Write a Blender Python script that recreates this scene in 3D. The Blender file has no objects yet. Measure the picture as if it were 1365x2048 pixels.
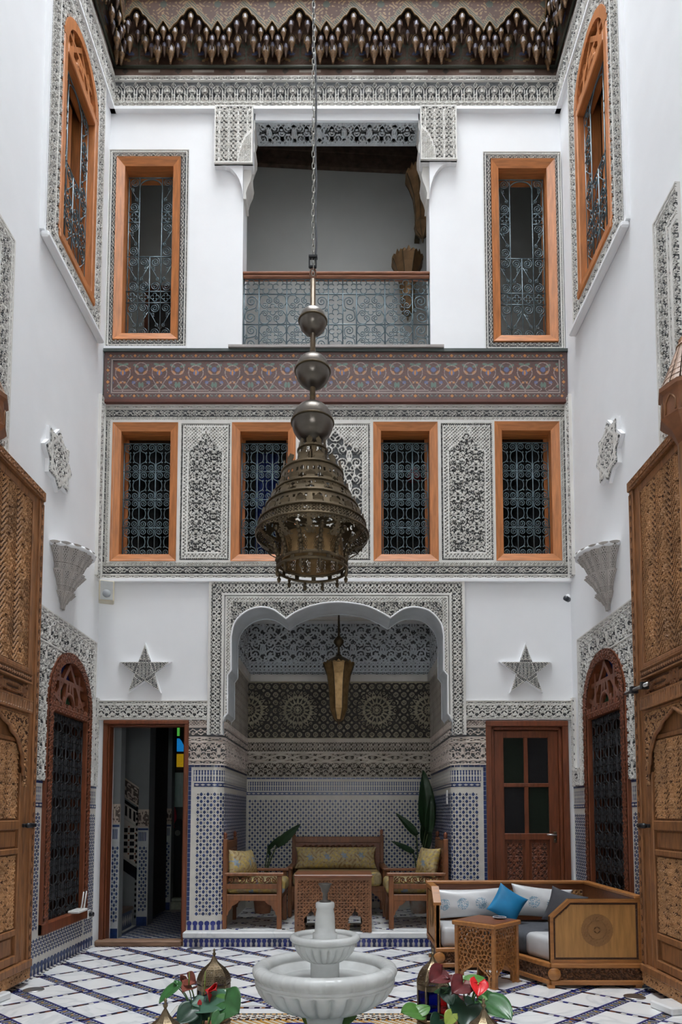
import bpy, math, random
import numpy as np
from mathutils import Vector, Matrix

# ------------------------------------------------------------------ camera, world, light, exposure
SC = bpy.context.scene
COL = SC.collection
FPX, PITCH, CX, CY, EYE = 1365.0, math.atan(.0669), 690.0, 1537.0, 1.228
cam = bpy.data.cameras.new('camera'); cam_o = bpy.data.objects.new('camera', cam); COL.objects.link(cam_o)
cam.sensor_width = 36.0; cam.sensor_fit = 'AUTO'; cam.lens = FPX * 36.0 / 2048.0
cam.shift_x = (682.5 - CX) / 2048.0; cam.shift_y = (CY - 1024.0) / 2048.0
cam.clip_start = .05
cam_o.location = (0, 0, EYE); cam_o.rotation_euler = (math.pi / 2 + PITCH, 0, 0)
SC.camera = cam_o

world = bpy.data.worlds.new('world'); SC.world = world; world.use_nodes = True
bg = world.node_tree.nodes['Background']
bg.inputs['Color'].default_value = (.93, .97, 1.0, 1); bg.inputs['Strength'].default_value = 33.0

pi_ = math.pi
def portal(name, loc, sx, sy, rot):
    l = bpy.data.lights.new(name, 'AREA'); l.shape = 'RECTANGLE'; l.size = sx; l.size_y = sy
    l.cycles.is_portal = True
    o = bpy.data.objects.new(name, l); COL.objects.link(o); o.location = loc; o.rotation_euler = rot
portal('added_window_portal', (-.05, -1.29, 2.1), .72, .66, (pi_ / 2, 0, pi_))  # unseen window added behind the viewpoint to light the lower court
portal('skylight_portal', (-.09, 3.5, 19.98), 4.3, 5.8, (0, 0, 0))

SC.view_settings.view_transform = 'Standard'
SC.view_settings.look = 'None'
SC.view_settings.exposure = 0.0
SC.view_settings.gamma = 1.0
SC.view_settings.use_curve_mapping = False
SC.cycles.max_bounces = 14; SC.cycles.diffuse_bounces = 12; SC.cycles.glossy_bounces = 4
SC.cycles.transmission_bounces = 6; SC.cycles.transparent_max_bounces = 8
SC.cycles.caustics_reflective = False; SC.cycles.caustics_refractive = False
SC.cycles.sample_clamp_indirect = 4.0

# ------------------------------------------------------------------ photograph pixel -> point on a known plane of the place
_c, _s = math.cos(PITCH), math.sin(PITCH)
def _ray(px, py):
    a, b = (px - CX) / FPX, (CY - py) / FPX
    return a, _c - b * _s, _s + b * _c
def onY(px, py, y):
    d = _ray(px, py); t = y / d[1]; return d[0] * t, EYE + d[2] * t
def onX(px, py, x):
    d = _ray(px, py); t = x / d[0]; return d[1] * t, EYE + d[2] * t
def onZ(px, py, z):
    d = _ray(px, py); t = (z - EYE) / d[2]; return d[0] * t, d[1] * t
WY, WL, WR = 6.5, -2.383, 2.195          # facade plane, left wall plane, right wall plane
def F(px, py): return onY(px, py, WY)
def fz(py): return onY(600, py, WY)[1]
def fxx(px, py=1200): return onY(px, py, WY)[0]
MIDX = (WL + WR) / 2
R = random.Random(7)
pi = math.pi

# ------------------------------------------------------------------ materials
MATS = {}
def mat(name, col, rough=.6, metal=0., var=.12, nscale=8., bump=0., bscale=60., stretch=None, spec=.5, emit=None, trans=0., col2=None, veins=False, wrinkle=0.):
    if name in MATS: return MATS[name]
    m = bpy.data.materials.new(name); m.use_nodes = True
    nt = m.node_tree; b = nt.nodes['Principled BSDF']
    b.inputs['Roughness'].default_value = rough; b.inputs['Metallic'].default_value = metal
    b.inputs['Specular IOR Level'].default_value = spec
    c = (*col, 1)
    tc = nt.nodes.new('ShaderNodeTexCoord'); mp = nt.nodes.new('ShaderNodeMapping')
    nt.links.new(tc.outputs['Object'], mp.inputs['Vector'])
    if stretch: mp.inputs['Scale'].default_value = stretch
    n = nt.nodes.new('ShaderNodeTexNoise'); n.inputs['Scale'].default_value = nscale; n.inputs['Detail'].default_value = 5
    nt.links.new(mp.outputs['Vector'], n.inputs['Vector'])
    r = nt.nodes.new('ShaderNodeValToRGB')
    lo = col2 if col2 else tuple(x * (1 - var) for x in col)
    hi = tuple(min(1, x * (1 + var)) for x in col)
    r.color_ramp.elements[0].position = .3; r.color_ramp.elements[1].position = .7
    r.color_ramp.elements[0].color = (*lo, 1); r.color_ramp.elements[1].color = (*hi, 1)
    nt.links.new(n.outputs['Fac'], r.inputs['Fac'])
    out = r.outputs['Color']
    if veins:
        n2 = nt.nodes.new('ShaderNodeTexNoise'); n2.inputs['Scale'].default_value = nscale * .6; n2.inputs['Detail'].default_value = 8
        n2.inputs['Distortion'].default_value = 1.6
        nt.links.new(mp.outputs['Vector'], n2.inputs['Vector'])
        r2 = nt.nodes.new('ShaderNodeValToRGB')
        r2.color_ramp.elements[0].position = .47; r2.color_ramp.elements[1].position = .50
        r2.color_ramp.elements[0].color = (1, 1, 1, 1); r2.color_ramp.elements[1].color = (.82, .84, .86, 1)
        e = r2.color_ramp.elements.new(.55); e.color = (1, 1, 1, 1)
        nt.links.new(n2.outputs['Fac'], r2.inputs['Fac'])
        mx = nt.nodes.new('ShaderNodeMixRGB'); mx.blend_type = 'MULTIPLY'; mx.inputs['Fac'].default_value = 1
        nt.links.new(out, mx.inputs['Color1']); nt.links.new(r2.outputs['Color'], mx.inputs['Color2']); out = mx.outputs['Color']
    nt.links.new(out, b.inputs['Base Color'])
    if bump:
        n3 = nt.nodes.new('ShaderNodeTexNoise'); n3.inputs['Scale'].default_value = bscale; n3.inputs['Detail'].default_value = 3
        nt.links.new(mp.outputs['Vector'], n3.inputs['Vector'])
        bp = nt.nodes.new('ShaderNodeBump'); bp.inputs['Strength'].default_value = bump; bp.inputs['Distance'].default_value = .004
        nt.links.new(n3.outputs['Fac'], bp.inputs['Height']); nt.links.new(bp.outputs['Normal'], b.inputs['Normal'])
    if emit:
        b.inputs['Emission Color'].default_value = (*col, 1); b.inputs['Emission Strength'].default_value = emit
    if trans: b.inputs['Transmission Weight'].default_value = trans
    MATS[name] = m
    return m
WHITE = mat('white_plaster', (.83, .84, .855), .75, var=.02, nscale=3, bump=.12, bscale=9)
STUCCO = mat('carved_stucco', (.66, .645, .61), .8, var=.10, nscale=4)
STUCCO_SHADE = mat('carved_stucco_ground_shade', (.105, .11, .115), .9, var=.2, nscale=6)  # recess ground darkened: depth shadow put into its colour
STUCCO_B = mat('stucco_beige', (.50, .41, .34), .8, var=.12, nscale=5)
STUCCO_B_SHADE = mat('stucco_beige_ground_shade', (.11, .085, .07), .9)  # beige recess ground, with the carving's shade in the colour
STUCCO_C = mat('stucco_cool', (.56, .60, .63), .8, var=.1, nscale=5)
WOOD_O = mat('orange_cedar', (.42, .150, .043), .5, var=.28, nscale=5, stretch=(9, 9, 1), bump=.1)
WOOD_OH = mat('orange_cedar_rail', (.42, .150, .043), .5, var=.28, nscale=5, stretch=(1, 9, 9), bump=.1)
WOOD_D = mat('red_brown_wood', (.155, .043, .016), .4, var=.3, nscale=5, stretch=(9, 9, 1))
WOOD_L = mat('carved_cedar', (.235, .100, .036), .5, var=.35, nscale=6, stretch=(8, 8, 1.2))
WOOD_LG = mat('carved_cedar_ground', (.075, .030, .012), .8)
WOOD_M = mat('light_carved_cedar', (.35, .175, .07), .6, var=.3, nscale=5)
WOOD_S = mat('honey_walnut', (.33, .135, .036), .38, var=.25, nscale=5, stretch=(1.5, 8, 8))
WOOD_SV = mat('honey_walnut_panel', (.40, .20, .062), .42, var=.18, nscale=6, stretch=(9, 9, 1))
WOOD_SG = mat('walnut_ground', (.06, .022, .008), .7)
WOOD_C = mat('chair_wood', (.19, .067, .021), .42, var=.3, nscale=5, stretch=(8, 8, 1.2))
WOOD_CP = mat('dark_table_wood', (.17, .055, .02), .35, var=.25, nscale=5, stretch=(2, 8, 8))
IRON = mat('blue_grey_iron', (.085, .125, .145), .42, metal=.35, var=.25, nscale=20)
IRON_B = mat('black_iron', (.022, .024, .028), .38, metal=.4, var=.25, nscale=20)
BLUE = mat('cobalt_glaze', (.014, .034, .125), .30, var=.35, nscale=30)
BLUE_R = mat('royal_glaze', (.02, .03, .19), .15, var=.3, nscale=14)
CREAM = mat('cream_glaze', (.60, .58, .525), .42, var=.06, nscale=14)
BLACKG = mat('black_glaze', (.012, .012, .016), .2)
BROWNG = mat('brown_glaze', (.20, .06, .02), .25)
OCHRE = mat('ochre_glaze', (.45, .22, .03), .3)
GREENG = mat('green_glaze', (.02, .22, .17), .25)
MARBLE = mat('white_marble', (.80, .81, .81), .25, var=.05, nscale=2.2, veins=True)
MARBLE_F = mat('fountain_marble', (.60, .615, .605), .26, var=.13, nscale=9)
MARBLE_S = mat('step_marble', (.66, .67, .67), .5, var=.08, nscale=4, veins=True)
BRASS = mat('dark_brass', (.105, .078, .046), .42, metal=.85, var=.35, nscale=14)
BRASS_G = mat('aged_gilt_brass', (.30, .19, .085), .42, metal=.8, var=.35, nscale=16)
BRASS_L = mat('lantern_brass', (.19, .145, .09), .38, metal=.9, var=.3, nscale=14)
BRONZE = mat('grey_bronze', (.12, .105, .09), .33, metal=.9, var=.2, nscale=6, stretch=(1, 1, 3))
STEEL = mat('brushed_steel', (.5, .5, .5), .35, metal=1.)
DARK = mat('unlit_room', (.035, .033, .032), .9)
DARKW = mat('dark_timber', (.05, .03, .02), .7)  # wood that is dark in itself
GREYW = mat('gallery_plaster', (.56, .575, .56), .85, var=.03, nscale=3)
def glass(name, col, alpha_rough=.06):
    if name in MATS: return MATS[name]
    m = bpy.data.materials.new(name); m.use_nodes = True; nt = m.node_tree
    for n in list(nt.nodes): nt.nodes.remove(n)
    o = nt.nodes.new('ShaderNodeOutputMaterial'); t = nt.nodes.new('ShaderNodeBsdfTransparent'); g = nt.nodes.new('ShaderNodeBsdfGlossy')
    t.inputs['Color'].default_value = (*col, 1); g.inputs['Roughness'].default_value = alpha_rough
    f = nt.nodes.new('ShaderNodeFresnel'); f.inputs['IOR'].default_value = 1.22
    mx = nt.nodes.new('ShaderNodeMixShader')
    nt.links.new(f.outputs[0], mx.inputs[0]); nt.links.new(t.outputs[0], mx.inputs[1]); nt.links.new(g.outputs[0], mx.inputs[2])
    nt.links.new(mx.outputs[0], o.inputs[0]); MATS[name] = m; return m
GLASS = glass('clear_pane', (.7, .73, .75))
PANE_B = mat('blue_pane', (.03, .05, .22), .25, var=.2, nscale=30); PANE_G = mat('green_pane', (.035, .13, .055), .25, var=.2, nscale=30)
GL_B = glass('blue_glass', (.03, .05, .45)); GL_G = glass('green_glass', (.03, .22, .06)); GL_R = glass('red_glass', (.65, .02, .02))

# ------------------------------------------------------------------ scene graph helpers
def props(o, label=None, cat=None, group=None, kind=None):
    if label: o['label'] = label
    if cat: o['category'] = cat
    if group: o['group'] = group
    if kind: o['kind'] = kind
    return o
def empty(name, loc=(0, 0, 0), rz=0., label=None, cat=None, group=None, kind=None):
    o = bpy.data.objects.new(name, None); COL.objects.link(o); o.location = loc; o.rotation_euler = (0, 0, rz)
    o.empty_display_size = .05
    return props(o, label, cat, group, kind)
def link(name, me, parent=None, loc=None, rot=None):
    o = bpy.data.objects.new(name, me); COL.objects.link(o)
    if parent is not None: o.parent = parent
    if loc is not None: o.location = loc
    if rot is not None: o.rotation_euler = rot
    return o
def bevel(o, w=.004, seg=1):
    m = o.modifiers.new('bevel', 'BEVEL'); m.width = w; m.segments = seg; m.limit_method = 'ANGLE'; m.angle_limit = .7; return o
def copy_tree(o, parent=None):
    c = o.copy(); COL.objects.link(c); c.parent = parent
    for ch in list(o.children): copy_tree(ch, c)
    return c

class MB:
    def __init__(s): s.v = []; s.f = []; s.m = []; s.sm = []
    def add(s, v, f, mi=0, sm=False):
        k = len(s.v); s.v += [tuple(p) for p in v]; s.f += [tuple(i + k for i in q) for q in f]
        s.m += [mi] * len(f); s.sm += [sm] * len(f); return s
    def box(s, a, b, mi=0):
        (x0, y0, z0), (x1, y1, z1) = a, b
        if x0 > x1: x0, x1 = x1, x0
        if y0 > y1: y0, y1 = y1, y0
        if z0 > z1: z0, z1 = z1, z0
        v = [(x0, y0, z0), (x1, y0, z0), (x1, y1, z0), (x0, y1, z0), (x0, y0, z1), (x1, y0, z1), (x1, y1, z1), (x0, y1, z1)]
        return s.add(v, [(3, 2, 1, 0), (4, 5, 6, 7), (0, 1, 5, 4), (1, 2, 6, 5), (2, 3, 7, 6), (3, 0, 4, 7)], mi)
    def prism(s, poly, mp, t0, t1, mi=0, sm=False):
        # poly: ccw 2d outline, mp(u, v, t) -> xyz
        n = len(poly)
        v = [mp(u, w, t0) for u, w in poly] + [mp(u, w, t1) for u, w in poly]
        f = [tuple(range(n - 1, -1, -1)), tuple(range(n, 2 * n))] + [(i, (i + 1) % n, n + (i + 1) % n, n + i) for i in range(n)]
        return s.add(v, f, mi, sm)
    def tube(s, path, r, n=6, mi=0, closed=False, sm=True, cap=True):
        P = [Vector(p) for p in path]; N = len(P); rr = r if hasattr(r, '__len__') else [r] * N
        k = len(s.v); V = []; up = None
        for i in range(N):
            if closed: t = P[(i + 1) % N] - P[i - 1]
            else: t = P[min(i + 1, N - 1)] - P[max(i - 1, 0)]
            if t.length < 1e-9: t = Vector((0, 0, 1))
            t.normalize()
            if up is None:
                up = Vector((0, 0, 1)) if abs(t.z) < .9 else Vector((1, 0, 0))
            a = up - t * up.dot(t)
            if a.length < 1e-6: a = t.orthogonal()
            a.normalize(); b = t.cross(a); up = a
            for j in range(n):
                q = 2 * pi * j / n; V.append(P[i] + (a * math.cos(q) + b * math.sin(q)) * rr[i])
        Fc = []
        M = N if closed else N - 1
        for i in range(M):
            for j in range(n):
                i2 = (i + 1) % N; Fc.append((i * n + j, i * n + (j + 1) % n, i2 * n + (j + 1) % n, i2 * n + j))
        if cap and not closed: Fc += [tuple(range(n - 1, -1, -1)), tuple(range((N - 1) * n, N * n))]
        return s.add(V, Fc, mi, sm)
    def lathe(s, prof, n=24, c=(0, 0), mod=None, mi=0, sm=True, a0=0., caps=True):
        V = []
        for (r, z) in prof:
            for j in range(n):
                t = a0 + 2 * pi * j / n; q = r * (mod(t, r, z) if mod else 1)
                V.append((c[0] + q * math.cos(t), c[1] + q * math.sin(t), z))
        L = len(prof); Fc = [(i * n + j, i * n + (j + 1) % n, (i + 1) * n + (j + 1) % n, (i + 1) * n + j) for i in range(L - 1) for j in range(n)]
        if caps:
            Fc += [tuple(range(n - 1, -1, -1)), tuple(range((L - 1) * n, L * n))]
        return s.add(V, Fc, mi, sm)
    def sphere(s, c, r, n=12, m=8, mi=0, sq=(1, 1, 1)):
        pr = [(max(1e-4, math.sin(pi * i / m)) * r, -math.cos(pi * i / m) * r) for i in range(m + 1)]
        k = len(s.v); s.lathe(pr, n, mi=mi, caps=False)
        for i in range(k, len(s.v)):
            x, y, z = s.v[i]; s.v[i] = (c[0] + x * sq[0], c[1] + y * sq[1], c[2] + z * sq[2])
        return s
    def xform(s, M, k=0):
        for i in range(k, len(s.v)): s.v[i] = tuple(M @ Vector(s.v[i]))
        return s
    def mesh(s, name, mats):
        me = bpy.data.meshes.new(name); me.from_pydata(s.v, [], s.f)
        for m in (mats if isinstance(mats, (list, tuple)) else [mats]): me.materials.append(m)
        me.polygons.foreach_set('material_index', s.m); me.polygons.foreach_set('use_smooth', s.sm); me.update(); return me
    def build(s, name, mats, parent=None, loc=None, rot=None, bv=0.):
        o = link(name, s.mesh(name, mats), parent, loc, rot)
        if bv: bevel(o, bv)
        return o
def np_mesh(name, V, Q, mi, mats, smooth=False):
    me = bpy.data.meshes.new(name); V = np.ascontiguousarray(V, dtype=np.float32); Q = np.ascontiguousarray(Q, dtype=np.int32)
    n, k = Q.shape
    me.vertices.add(len(V)); me.vertices.foreach_set('co', V.ravel())
    me.loops.add(n * k); me.loops.foreach_set('vertex_index', Q.ravel())
    me.polygons.add(n); me.polygons.foreach_set('loop_start', np.arange(0, n * k, k, dtype=np.int32))
    for m in mats: me.materials.append(m)
    if mi is not None: me.polygons.foreach_set('material_index', np.ascontiguousarray(mi, dtype=np.int32))
    me.polygons.foreach_set('use_smooth', np.full(n, smooth, dtype=bool))
    me.update(calc_edges=True); return me
def relief(name, parent, mats, w, h, cell, fn, mp, depth, mask=None, idx=None, skirt=True, thr=.5, loc=None):
    nu, nv = max(2, int(round(w / cell))), max(2, int(round(h / cell)))
    U, V = np.meshgrid(np.linspace(0, w, nu + 1), np.linspace(0, h, nv + 1))
    Hh = fn(U, V)
    P = np.stack(mp(U.ravel(), V.ravel(), (Hh * depth).ravel()), 1)
    a = np.arange((nu + 1) * (nv + 1)).reshape(nv + 1, nu + 1)
    Q = np.stack([a[:-1, :-1], a[:-1, 1:], a[1:, 1:], a[1:, :-1]], -1).reshape(-1, 4)
    hc = (Hh[:-1, :-1] + Hh[:-1, 1:] + Hh[1:, 1:] + Hh[1:, :-1]).ravel() / 4
    uc = ((U[:-1, :-1] + U[1:, 1:]) / 2); vc = ((V[:-1, :-1] + V[1:, 1:]) / 2)
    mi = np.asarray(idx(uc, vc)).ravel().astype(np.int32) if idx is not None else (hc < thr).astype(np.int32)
    if mask is not None:
        k = np.asarray(mask(uc, vc)).ravel(); Q = Q[k]; mi = mi[k]
    if skirt:
        e = np.concatenate([a[0, :], a[1:, -1], a[-1, -2::-1], a[-2:0:-1, 0]])
        B = np.stack(mp(U.ravel()[e], V.ravel()[e], np.full(len(e), -skirt_d)), 1)
        n0 = len(P); P = np.concatenate([P, B]); L = len(e); i = np.arange(L); j = (i + 1) % L
        S = np.stack([n0 + i, n0 + j, e[j], e[i]], 1)
        if mask is None:
            Q = np.concatenate([Q, S]); mi = np.concatenate([mi, np.zeros(L, np.int32)])
    return link(name, np_mesh(name, P, Q, mi, mats), parent, loc)
skirt_d = .02
def mapY(x0, z0, y):      # facing the camera
    return lambda u, v, t: (x0 + u, y - t, z0 + v)
def mapL(y0, z0, x=WL):   # on the left wall, u runs away from the camera
    return lambda u, v, t: (x + t, y0 + u, z0 + v)
def mapR(y1, z0, x=WR):   # on the right wall, u runs towards the camera
    return lambda u, v, t: (x - t, y1 - u, z0 + v)

# ------------------------------------------------------------------ carving patterns (heights 0..1 over metres)
def st(x): return np.clip(x, 0, 1)
SOFT = .003
def line(d, w): return st((w - np.abs(d)) / SOFT + .5)
def disc(d, r): return st((r - d) / SOFT + .5)
def cen(u, p): return ((u / p) % 1 - .5) * p
def tri(x): return 2 * np.abs((x % 1) - .5)
def spir(x, y, cx, cy, Rr, turns, w, a0=0., sg=1):
    dx, dy = x - cx, y - cy; r = np.hypot(dx, dy); t = (np.arctan2(dy, dx) * sg / (2 * pi) + a0) % 1
    k = r / Rr * turns - t; d = (k - np.round(k)) * Rr / turns
    return line(d, w) * disc(r, Rr)
def ell(x, y, cx, cy, a, b, ang=0.):
    c, s = math.cos(ang), math.sin(ang); dx, dy = x - cx, y - cy
    e = np.hypot((dx * c + dy * s) / a, (-dx * s + dy * c) / b); return (e - 1) * min(a, b)
def mx(*a):
    o = a[0]
    for b in a[1:]: o = np.maximum(o, b)
    return o
def p_cross(u, v, p):                      # white crosses between dark dots
    return 1 - st((np.cos(2 * pi * u / p) * np.cos(2 * pi * v / p) - .33) / .25 + .5)
def p_bead(u, v, p):
    return disc(np.hypot(cen(u, p), cen(v, p)), p * .34)
def p_chain(u, v, h, p=None):
    p = p or h * 2.6; y = v - h / 2
    a = h * .30 * np.sin(pi * u / p); k = mx(line(y - a, h * .11), line(y + a, h * .11), disc(np.hypot(cen(u, p) , y), h * .16))
    k = mx(k, disc(np.abs(cen(u + p / 2, p)) + np.abs(y), h * .22))
    return mx(k, line(y - h / 2, h * .10), line(y + h / 2, h * .10))
def p_arab(u, v, p, q):                    # mirrored leafy scrolls, period p by q
    x = np.abs(cen(u, p)); y = v % q; w = max(.0038, p * .024)
    s1 = spir(x, y, p * .27, q * .30, p * .19, 1.7, w, .1)
    s2 = spir(x, y, p * .24, q * .74, p * .17, 1.6, w, .4, -1)
    s3 = spir(x, y, p * .47, q * .52, p * .13, 1.4, w, .2)
    stem = line(x - p * (.10 + .09 * np.cos(2 * pi * y / q)), w * .9)
    l1 = ell(x, y, 0, q * .52, p * .085, q * .17); pal = mx(line(l1, w * .9), disc(np.hypot(x, y - q * .5), p * .035))
    l2 = ell(x, y, p * .14, q * .13, p * .11, q * .065, .6); l3 = ell(x, y, p * .40, q * .12, p * .12, q * .06, -.7)
    l4 = ell(x, y, p * .12, q * .90, p * .11, q * .06, -.6); l5 = ell(x, y, p * .40, q * .86, p * .10, q * .07, .7)
    lf = mx(*[line(l, w * .8) for l in (l2, l3, l4, l5)])
    return mx(s1, s2, s3, stem, pal, lf)
def p_vine(u, v, h, p=None):                # running stem with leaves for narrow bands
    p = p or h * 1.7; y = v - h / 2; s = np.sin(2 * pi * u / p); w = max(.0032, h * .06)
    o = line(y - h * .26 * s, w); x1, x2 = cen(u - p * .25 + p / 2, p), cen(u + p * .25 + p / 2, p)
    for x, sg in ((x1, 1), (x2, -1)):
        yy = y * sg + h * .16
        o = mx(o, line(np.hypot(x, yy) - h * .13, w * .8), disc(ell(x, yy, p * .20, h * .10, h * .14, h * .07, .7) , 0), disc(ell(x, yy, -p * .20, h * .10, h * .14, h * .07, -.7), 0))
    return o
def p_arcade(u, v, p, h):                  # row of lobed arches on little columns with rosettes
    x = np.abs(cen(u, p)); y = v / h
    w = .0045
    r = np.hypot(x, (v - h * .52)); arch = line(r - p * .40, w) * (v > h * .5) + line(x - p * .40, w) * (v <= h * .5)
    ros = mx(disc(r, p * .17) * (1 - .7 * line(np.abs(r - p * .11), .002)), line(r - p * .24, w * .8))
    st2 = mx(line(x - .12 * h * (1 - v / (h * .4)), w * .9) * (v < h * .36), line(x - p * .26 - .02 * np.sin(v * 80), w * .8) * (v < h * .5), line(np.abs(x - p * .5) + np.abs(v - h * .80) * .7 - .020, w), disc(np.abs(x - p * .5) + np.abs(v - h * .80), .008), line(np.abs(x - p * .5) + np.abs(v - h * .25) * .6 - .014, w))
    st3 = mx(line(v - h * .06, w * .7), line(np.hypot(x - p * .13, v - h * .16) - .012, w * .8))
    return mx(np.minimum(arch, 1), ros, st2, st3)
def p_knot(u, v, h, p):                    # braided straps with a rosette between
    y = v - h / 2; o = 0
    for k in range(4):
        ph = u / p + k / 4.; o = mx(o, line(y - h * .44 * (2 * tri(ph) - 1), h * .052)) if k else line(y - h * .44 * (2 * tri(ph) - 1), h * .052)
    x = cen(u, p / 2); r = np.hypot(x, y); ang = np.arctan2(y, x)
    o = mx(o, line(r - h * .18 * (1 + .22 * np.cos(4 * ang)), h * .045))
    return mx(o, line(y - h * .47, h * .05), line(y + h * .47, h * .05))
def p_lattice(u, v, p):                    # fine diagonal trellis
    a = cen(u + v, p); b = cen(u - v, p); return mx(line(a, p * .20), line(b, p * .20), disc(np.hypot(cen(u, p), cen(v, p)), p * .17))
def p_maze(u, v, p):                       # tight key-fret filling
    a = np.sin(2 * pi * u / p) + np.sin(2 * pi * v / p); b = np.sin(2 * pi * (u + v) / (p * 1.5)) * 1.1
    return st((np.sin(3.1 * a + 2.0 * b)) / .5 + .5)
def p_ogee(u, v, p, q):                    # interlaced ogee bands edged with beads
    A = p * .5; S = np.sin(2 * pi * v / q); S = np.sign(S) * np.abs(S) ** .75; o = None; ins = None
    for sg in (1, -1):
        d = cen(u - sg * A * .5 * S + (p / 2 if sg > 0 else 0), p)
        e = np.abs(d); k = mx(line(e - p * .052, .0035), line(e, .0038) * (tri(v / .022) > .42))
        o = k if o is None else mx(k, o)
    fill = p_arab(u - p / 4, v, p / 2, q / 2)
    band = mx(*[disc(np.abs(cen(u - sg * A * .5 * S + (p / 2 if sg > 0 else 0), p)), p * .075) for sg in (1, -1)])
    return mx(o, fill * (1 - band) * .9)
def p_rose(u, v, cx, cy, Rr, n=16):        # many-petalled rosette
    x, y = u - cx, v - cy; r = np.hypot(x, y); th = np.arctan2(y, x); sec = 2 * pi / n
    t = (th % sec) - sec / 2; X = r * np.cos(t); Yy = np.abs(r * np.sin(t)); w = .006
    hw = np.where(X < .62 * Rr, .045 * Rr + (X - .28 * Rr) * .30, .147 * Rr - (X - .62 * Rr) * .36)
    pet = st((hw - Yy) / SOFT + .5) * (X > .30 * Rr) * (X < .98 * Rr); inner = st((hw - .012 - Yy) / SOFT + .5) * (X > .36 * Rr) * (X < .9 * Rr)
    dots = disc(np.hypot(X - .66 * Rr, Yy), .020) * 1
    pet = pet * (1 - inner) + dots
    c = mx(disc(r, .10 * Rr), line(r - .16 * Rr, w), disc(np.abs(t) * r + np.abs(r - .235 * Rr), .035 * Rr))
    t2 = ((th + sec / 2) % sec) - sec / 2; tip = disc(np.hypot(r * np.cos(t2) - .93 * Rr, r * np.sin(t2)), .075 * Rr) - disc(np.hypot(r * np.cos(t2) - .93 * Rr, r * np.sin(t2)), .04 * Rr)
    return np.minimum(1, mx(pet, c, tip) * (r < 1.05 * Rr)), r
def p_herring(u, v, p):                    # carved wooden chevrons and knots
    x = np.abs(cen(u, p)); k = st((np.sin(2 * pi * (v + x * 1.2) / (p * .20)) + .25) / .5 + .5)
    col = (x < p * .16); kn = st((np.sin(2 * pi * x / (p * .10)) * np.sin(2 * pi * v / (p * .26)) + .2) / .4 + .5)
    rg = cen(v, p * .9); rr = np.hypot(x, rg); ro = st((np.cos(8 * np.arctan2(rg, x)) * .5 + .5 - np.abs(rr - p * .14) / (p * .12)) / .3 + .5)
    o = np.where(col, kn, k); o = np.where(rr < p * .26, mx(ro, line(rr - p * .24, p * .03)), o)
    return o
def ringband(u, v, w, h, bw, fn):          # a band running round a rectangle: fn(s along, t across)
    d = np.stack([u, w - u, v, h - v]); k = np.argmin(d, 0); t = np.take_along_axis(d, k[None], 0)[0]
    s = np.where(k < 2, v, u); return fn(s, np.minimum(t, bw))
def bands(v, spec):                        # spec: (v0, v1, fn(v local, height))
    o = np.zeros_like(v)
    for a, b, fn in spec:
        m = (v >= a) & (v <= b); o = np.where(m, fn(v - a, b - a), o)
    return o
# ------------------------------------------------------------------ room shell
def wall_grid(name, holes, a0, a1, z0, z1, mp, thick, mats, label):
    A = sorted({a0, a1, *[h[0] for h in holes], *[h[1] for h in holes]}); Zs = sorted({z0, z1, *[h[2] for h in holes], *[h[3] for h in holes]})
    na, nz = len(A) - 1, len(Zs) - 1
    def solid(i, j):
        if not (0 <= i < na and 0 <= j < nz): return False
        a, z = (A[i] + A[i + 1]) / 2, (Zs[j] + Zs[j + 1]) / 2
        return not any(h[0] < a < h[1] and h[2] < z < h[3] for h in holes)
    mb = MB()
    for i in range(na):
        for j in range(nz):
            if not solid(i, j): continue
            u0, u1, v0, v1 = A[i], A[i + 1], Zs[j], Zs[j + 1]
            mb.add([mp(u0, v0, 0), mp(u1, v0, 0), mp(u1, v1, 0), mp(u0, v1, 0)], [(0, 1, 2, 3)])
            mb.add([mp(u0, v0, -thick), mp(u1, v0, -thick), mp(u1, v1, -thick), mp(u0, v1, -thick)], [(3, 2, 1, 0)])
            for (di, dj, p, q) in ((-1, 0, (u0, v1), (u0, v0)), (1, 0, (u1, v0), (u1, v1)), (0, -1, (u0, v0), (u1, v0)), (0, 1, (u1, v1), (u0, v1))):
                if not solid(i + di, j + dj):
                    mb.add([mp(*p, 0), mp(*p, -thick), mp(*q, -thick), mp(*q, 0)], [(0, 1, 2, 3)])
    return props(mb.build(name, mats), label, 'wall', kind='structure')
TH = .26
ADDED_WELL = 20.0                                  # unseen walls raised to this height to even out the skylight
def rect(px0, px1, py0, py1):            # facade pixels -> x0, x1, z0, z1
    pm = (py0 + py1) / 2
    return (F(px0, pm)[0], F(px1, pm)[0], fz(py1), fz(py0))
UWL, UWR = rect(232, 360, 320, 683), rect(984, 1112, 324, 687)
MIDW = [rect(225, 356, 849, 1125), rect(464, 592, 849, 1125), rect(747, 876, 848, 1125), rect(990, 1120, 847, 1124)]
BALC = rect(485, 861, 235, 704); BALC = (F(485, 600)[0], F(861, 600)[0], fz(704), fz(235))
DOORL = (F(204, 1660)[0], F(376, 1660)[0], 0., fz(1441)); DOORR = (F(974, 1660)[0], F(1140, 1660)[0], 0., fz(1442))
XAL, XAR = F(446, 1660)[0], F(905, 1660)[0]          # alcove mouth
AZT = fz(1200)
sh = lambda r, k=.012: (r[0] + k, r[1] - k, r[2] + k, r[3] - k)
holes = [sh(UWL), sh(UWR), *[sh(m) for m in MIDW], BALC, (DOORL[0] + .01, DOORL[1] - .01, 0, DOORL[3] - .01), (DOORR[0] + .01, DOORR[1] - .01, 0, DOORR[3] - .01),
         (XAL - .06, XAR + .06, 0, AZT)]
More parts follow.
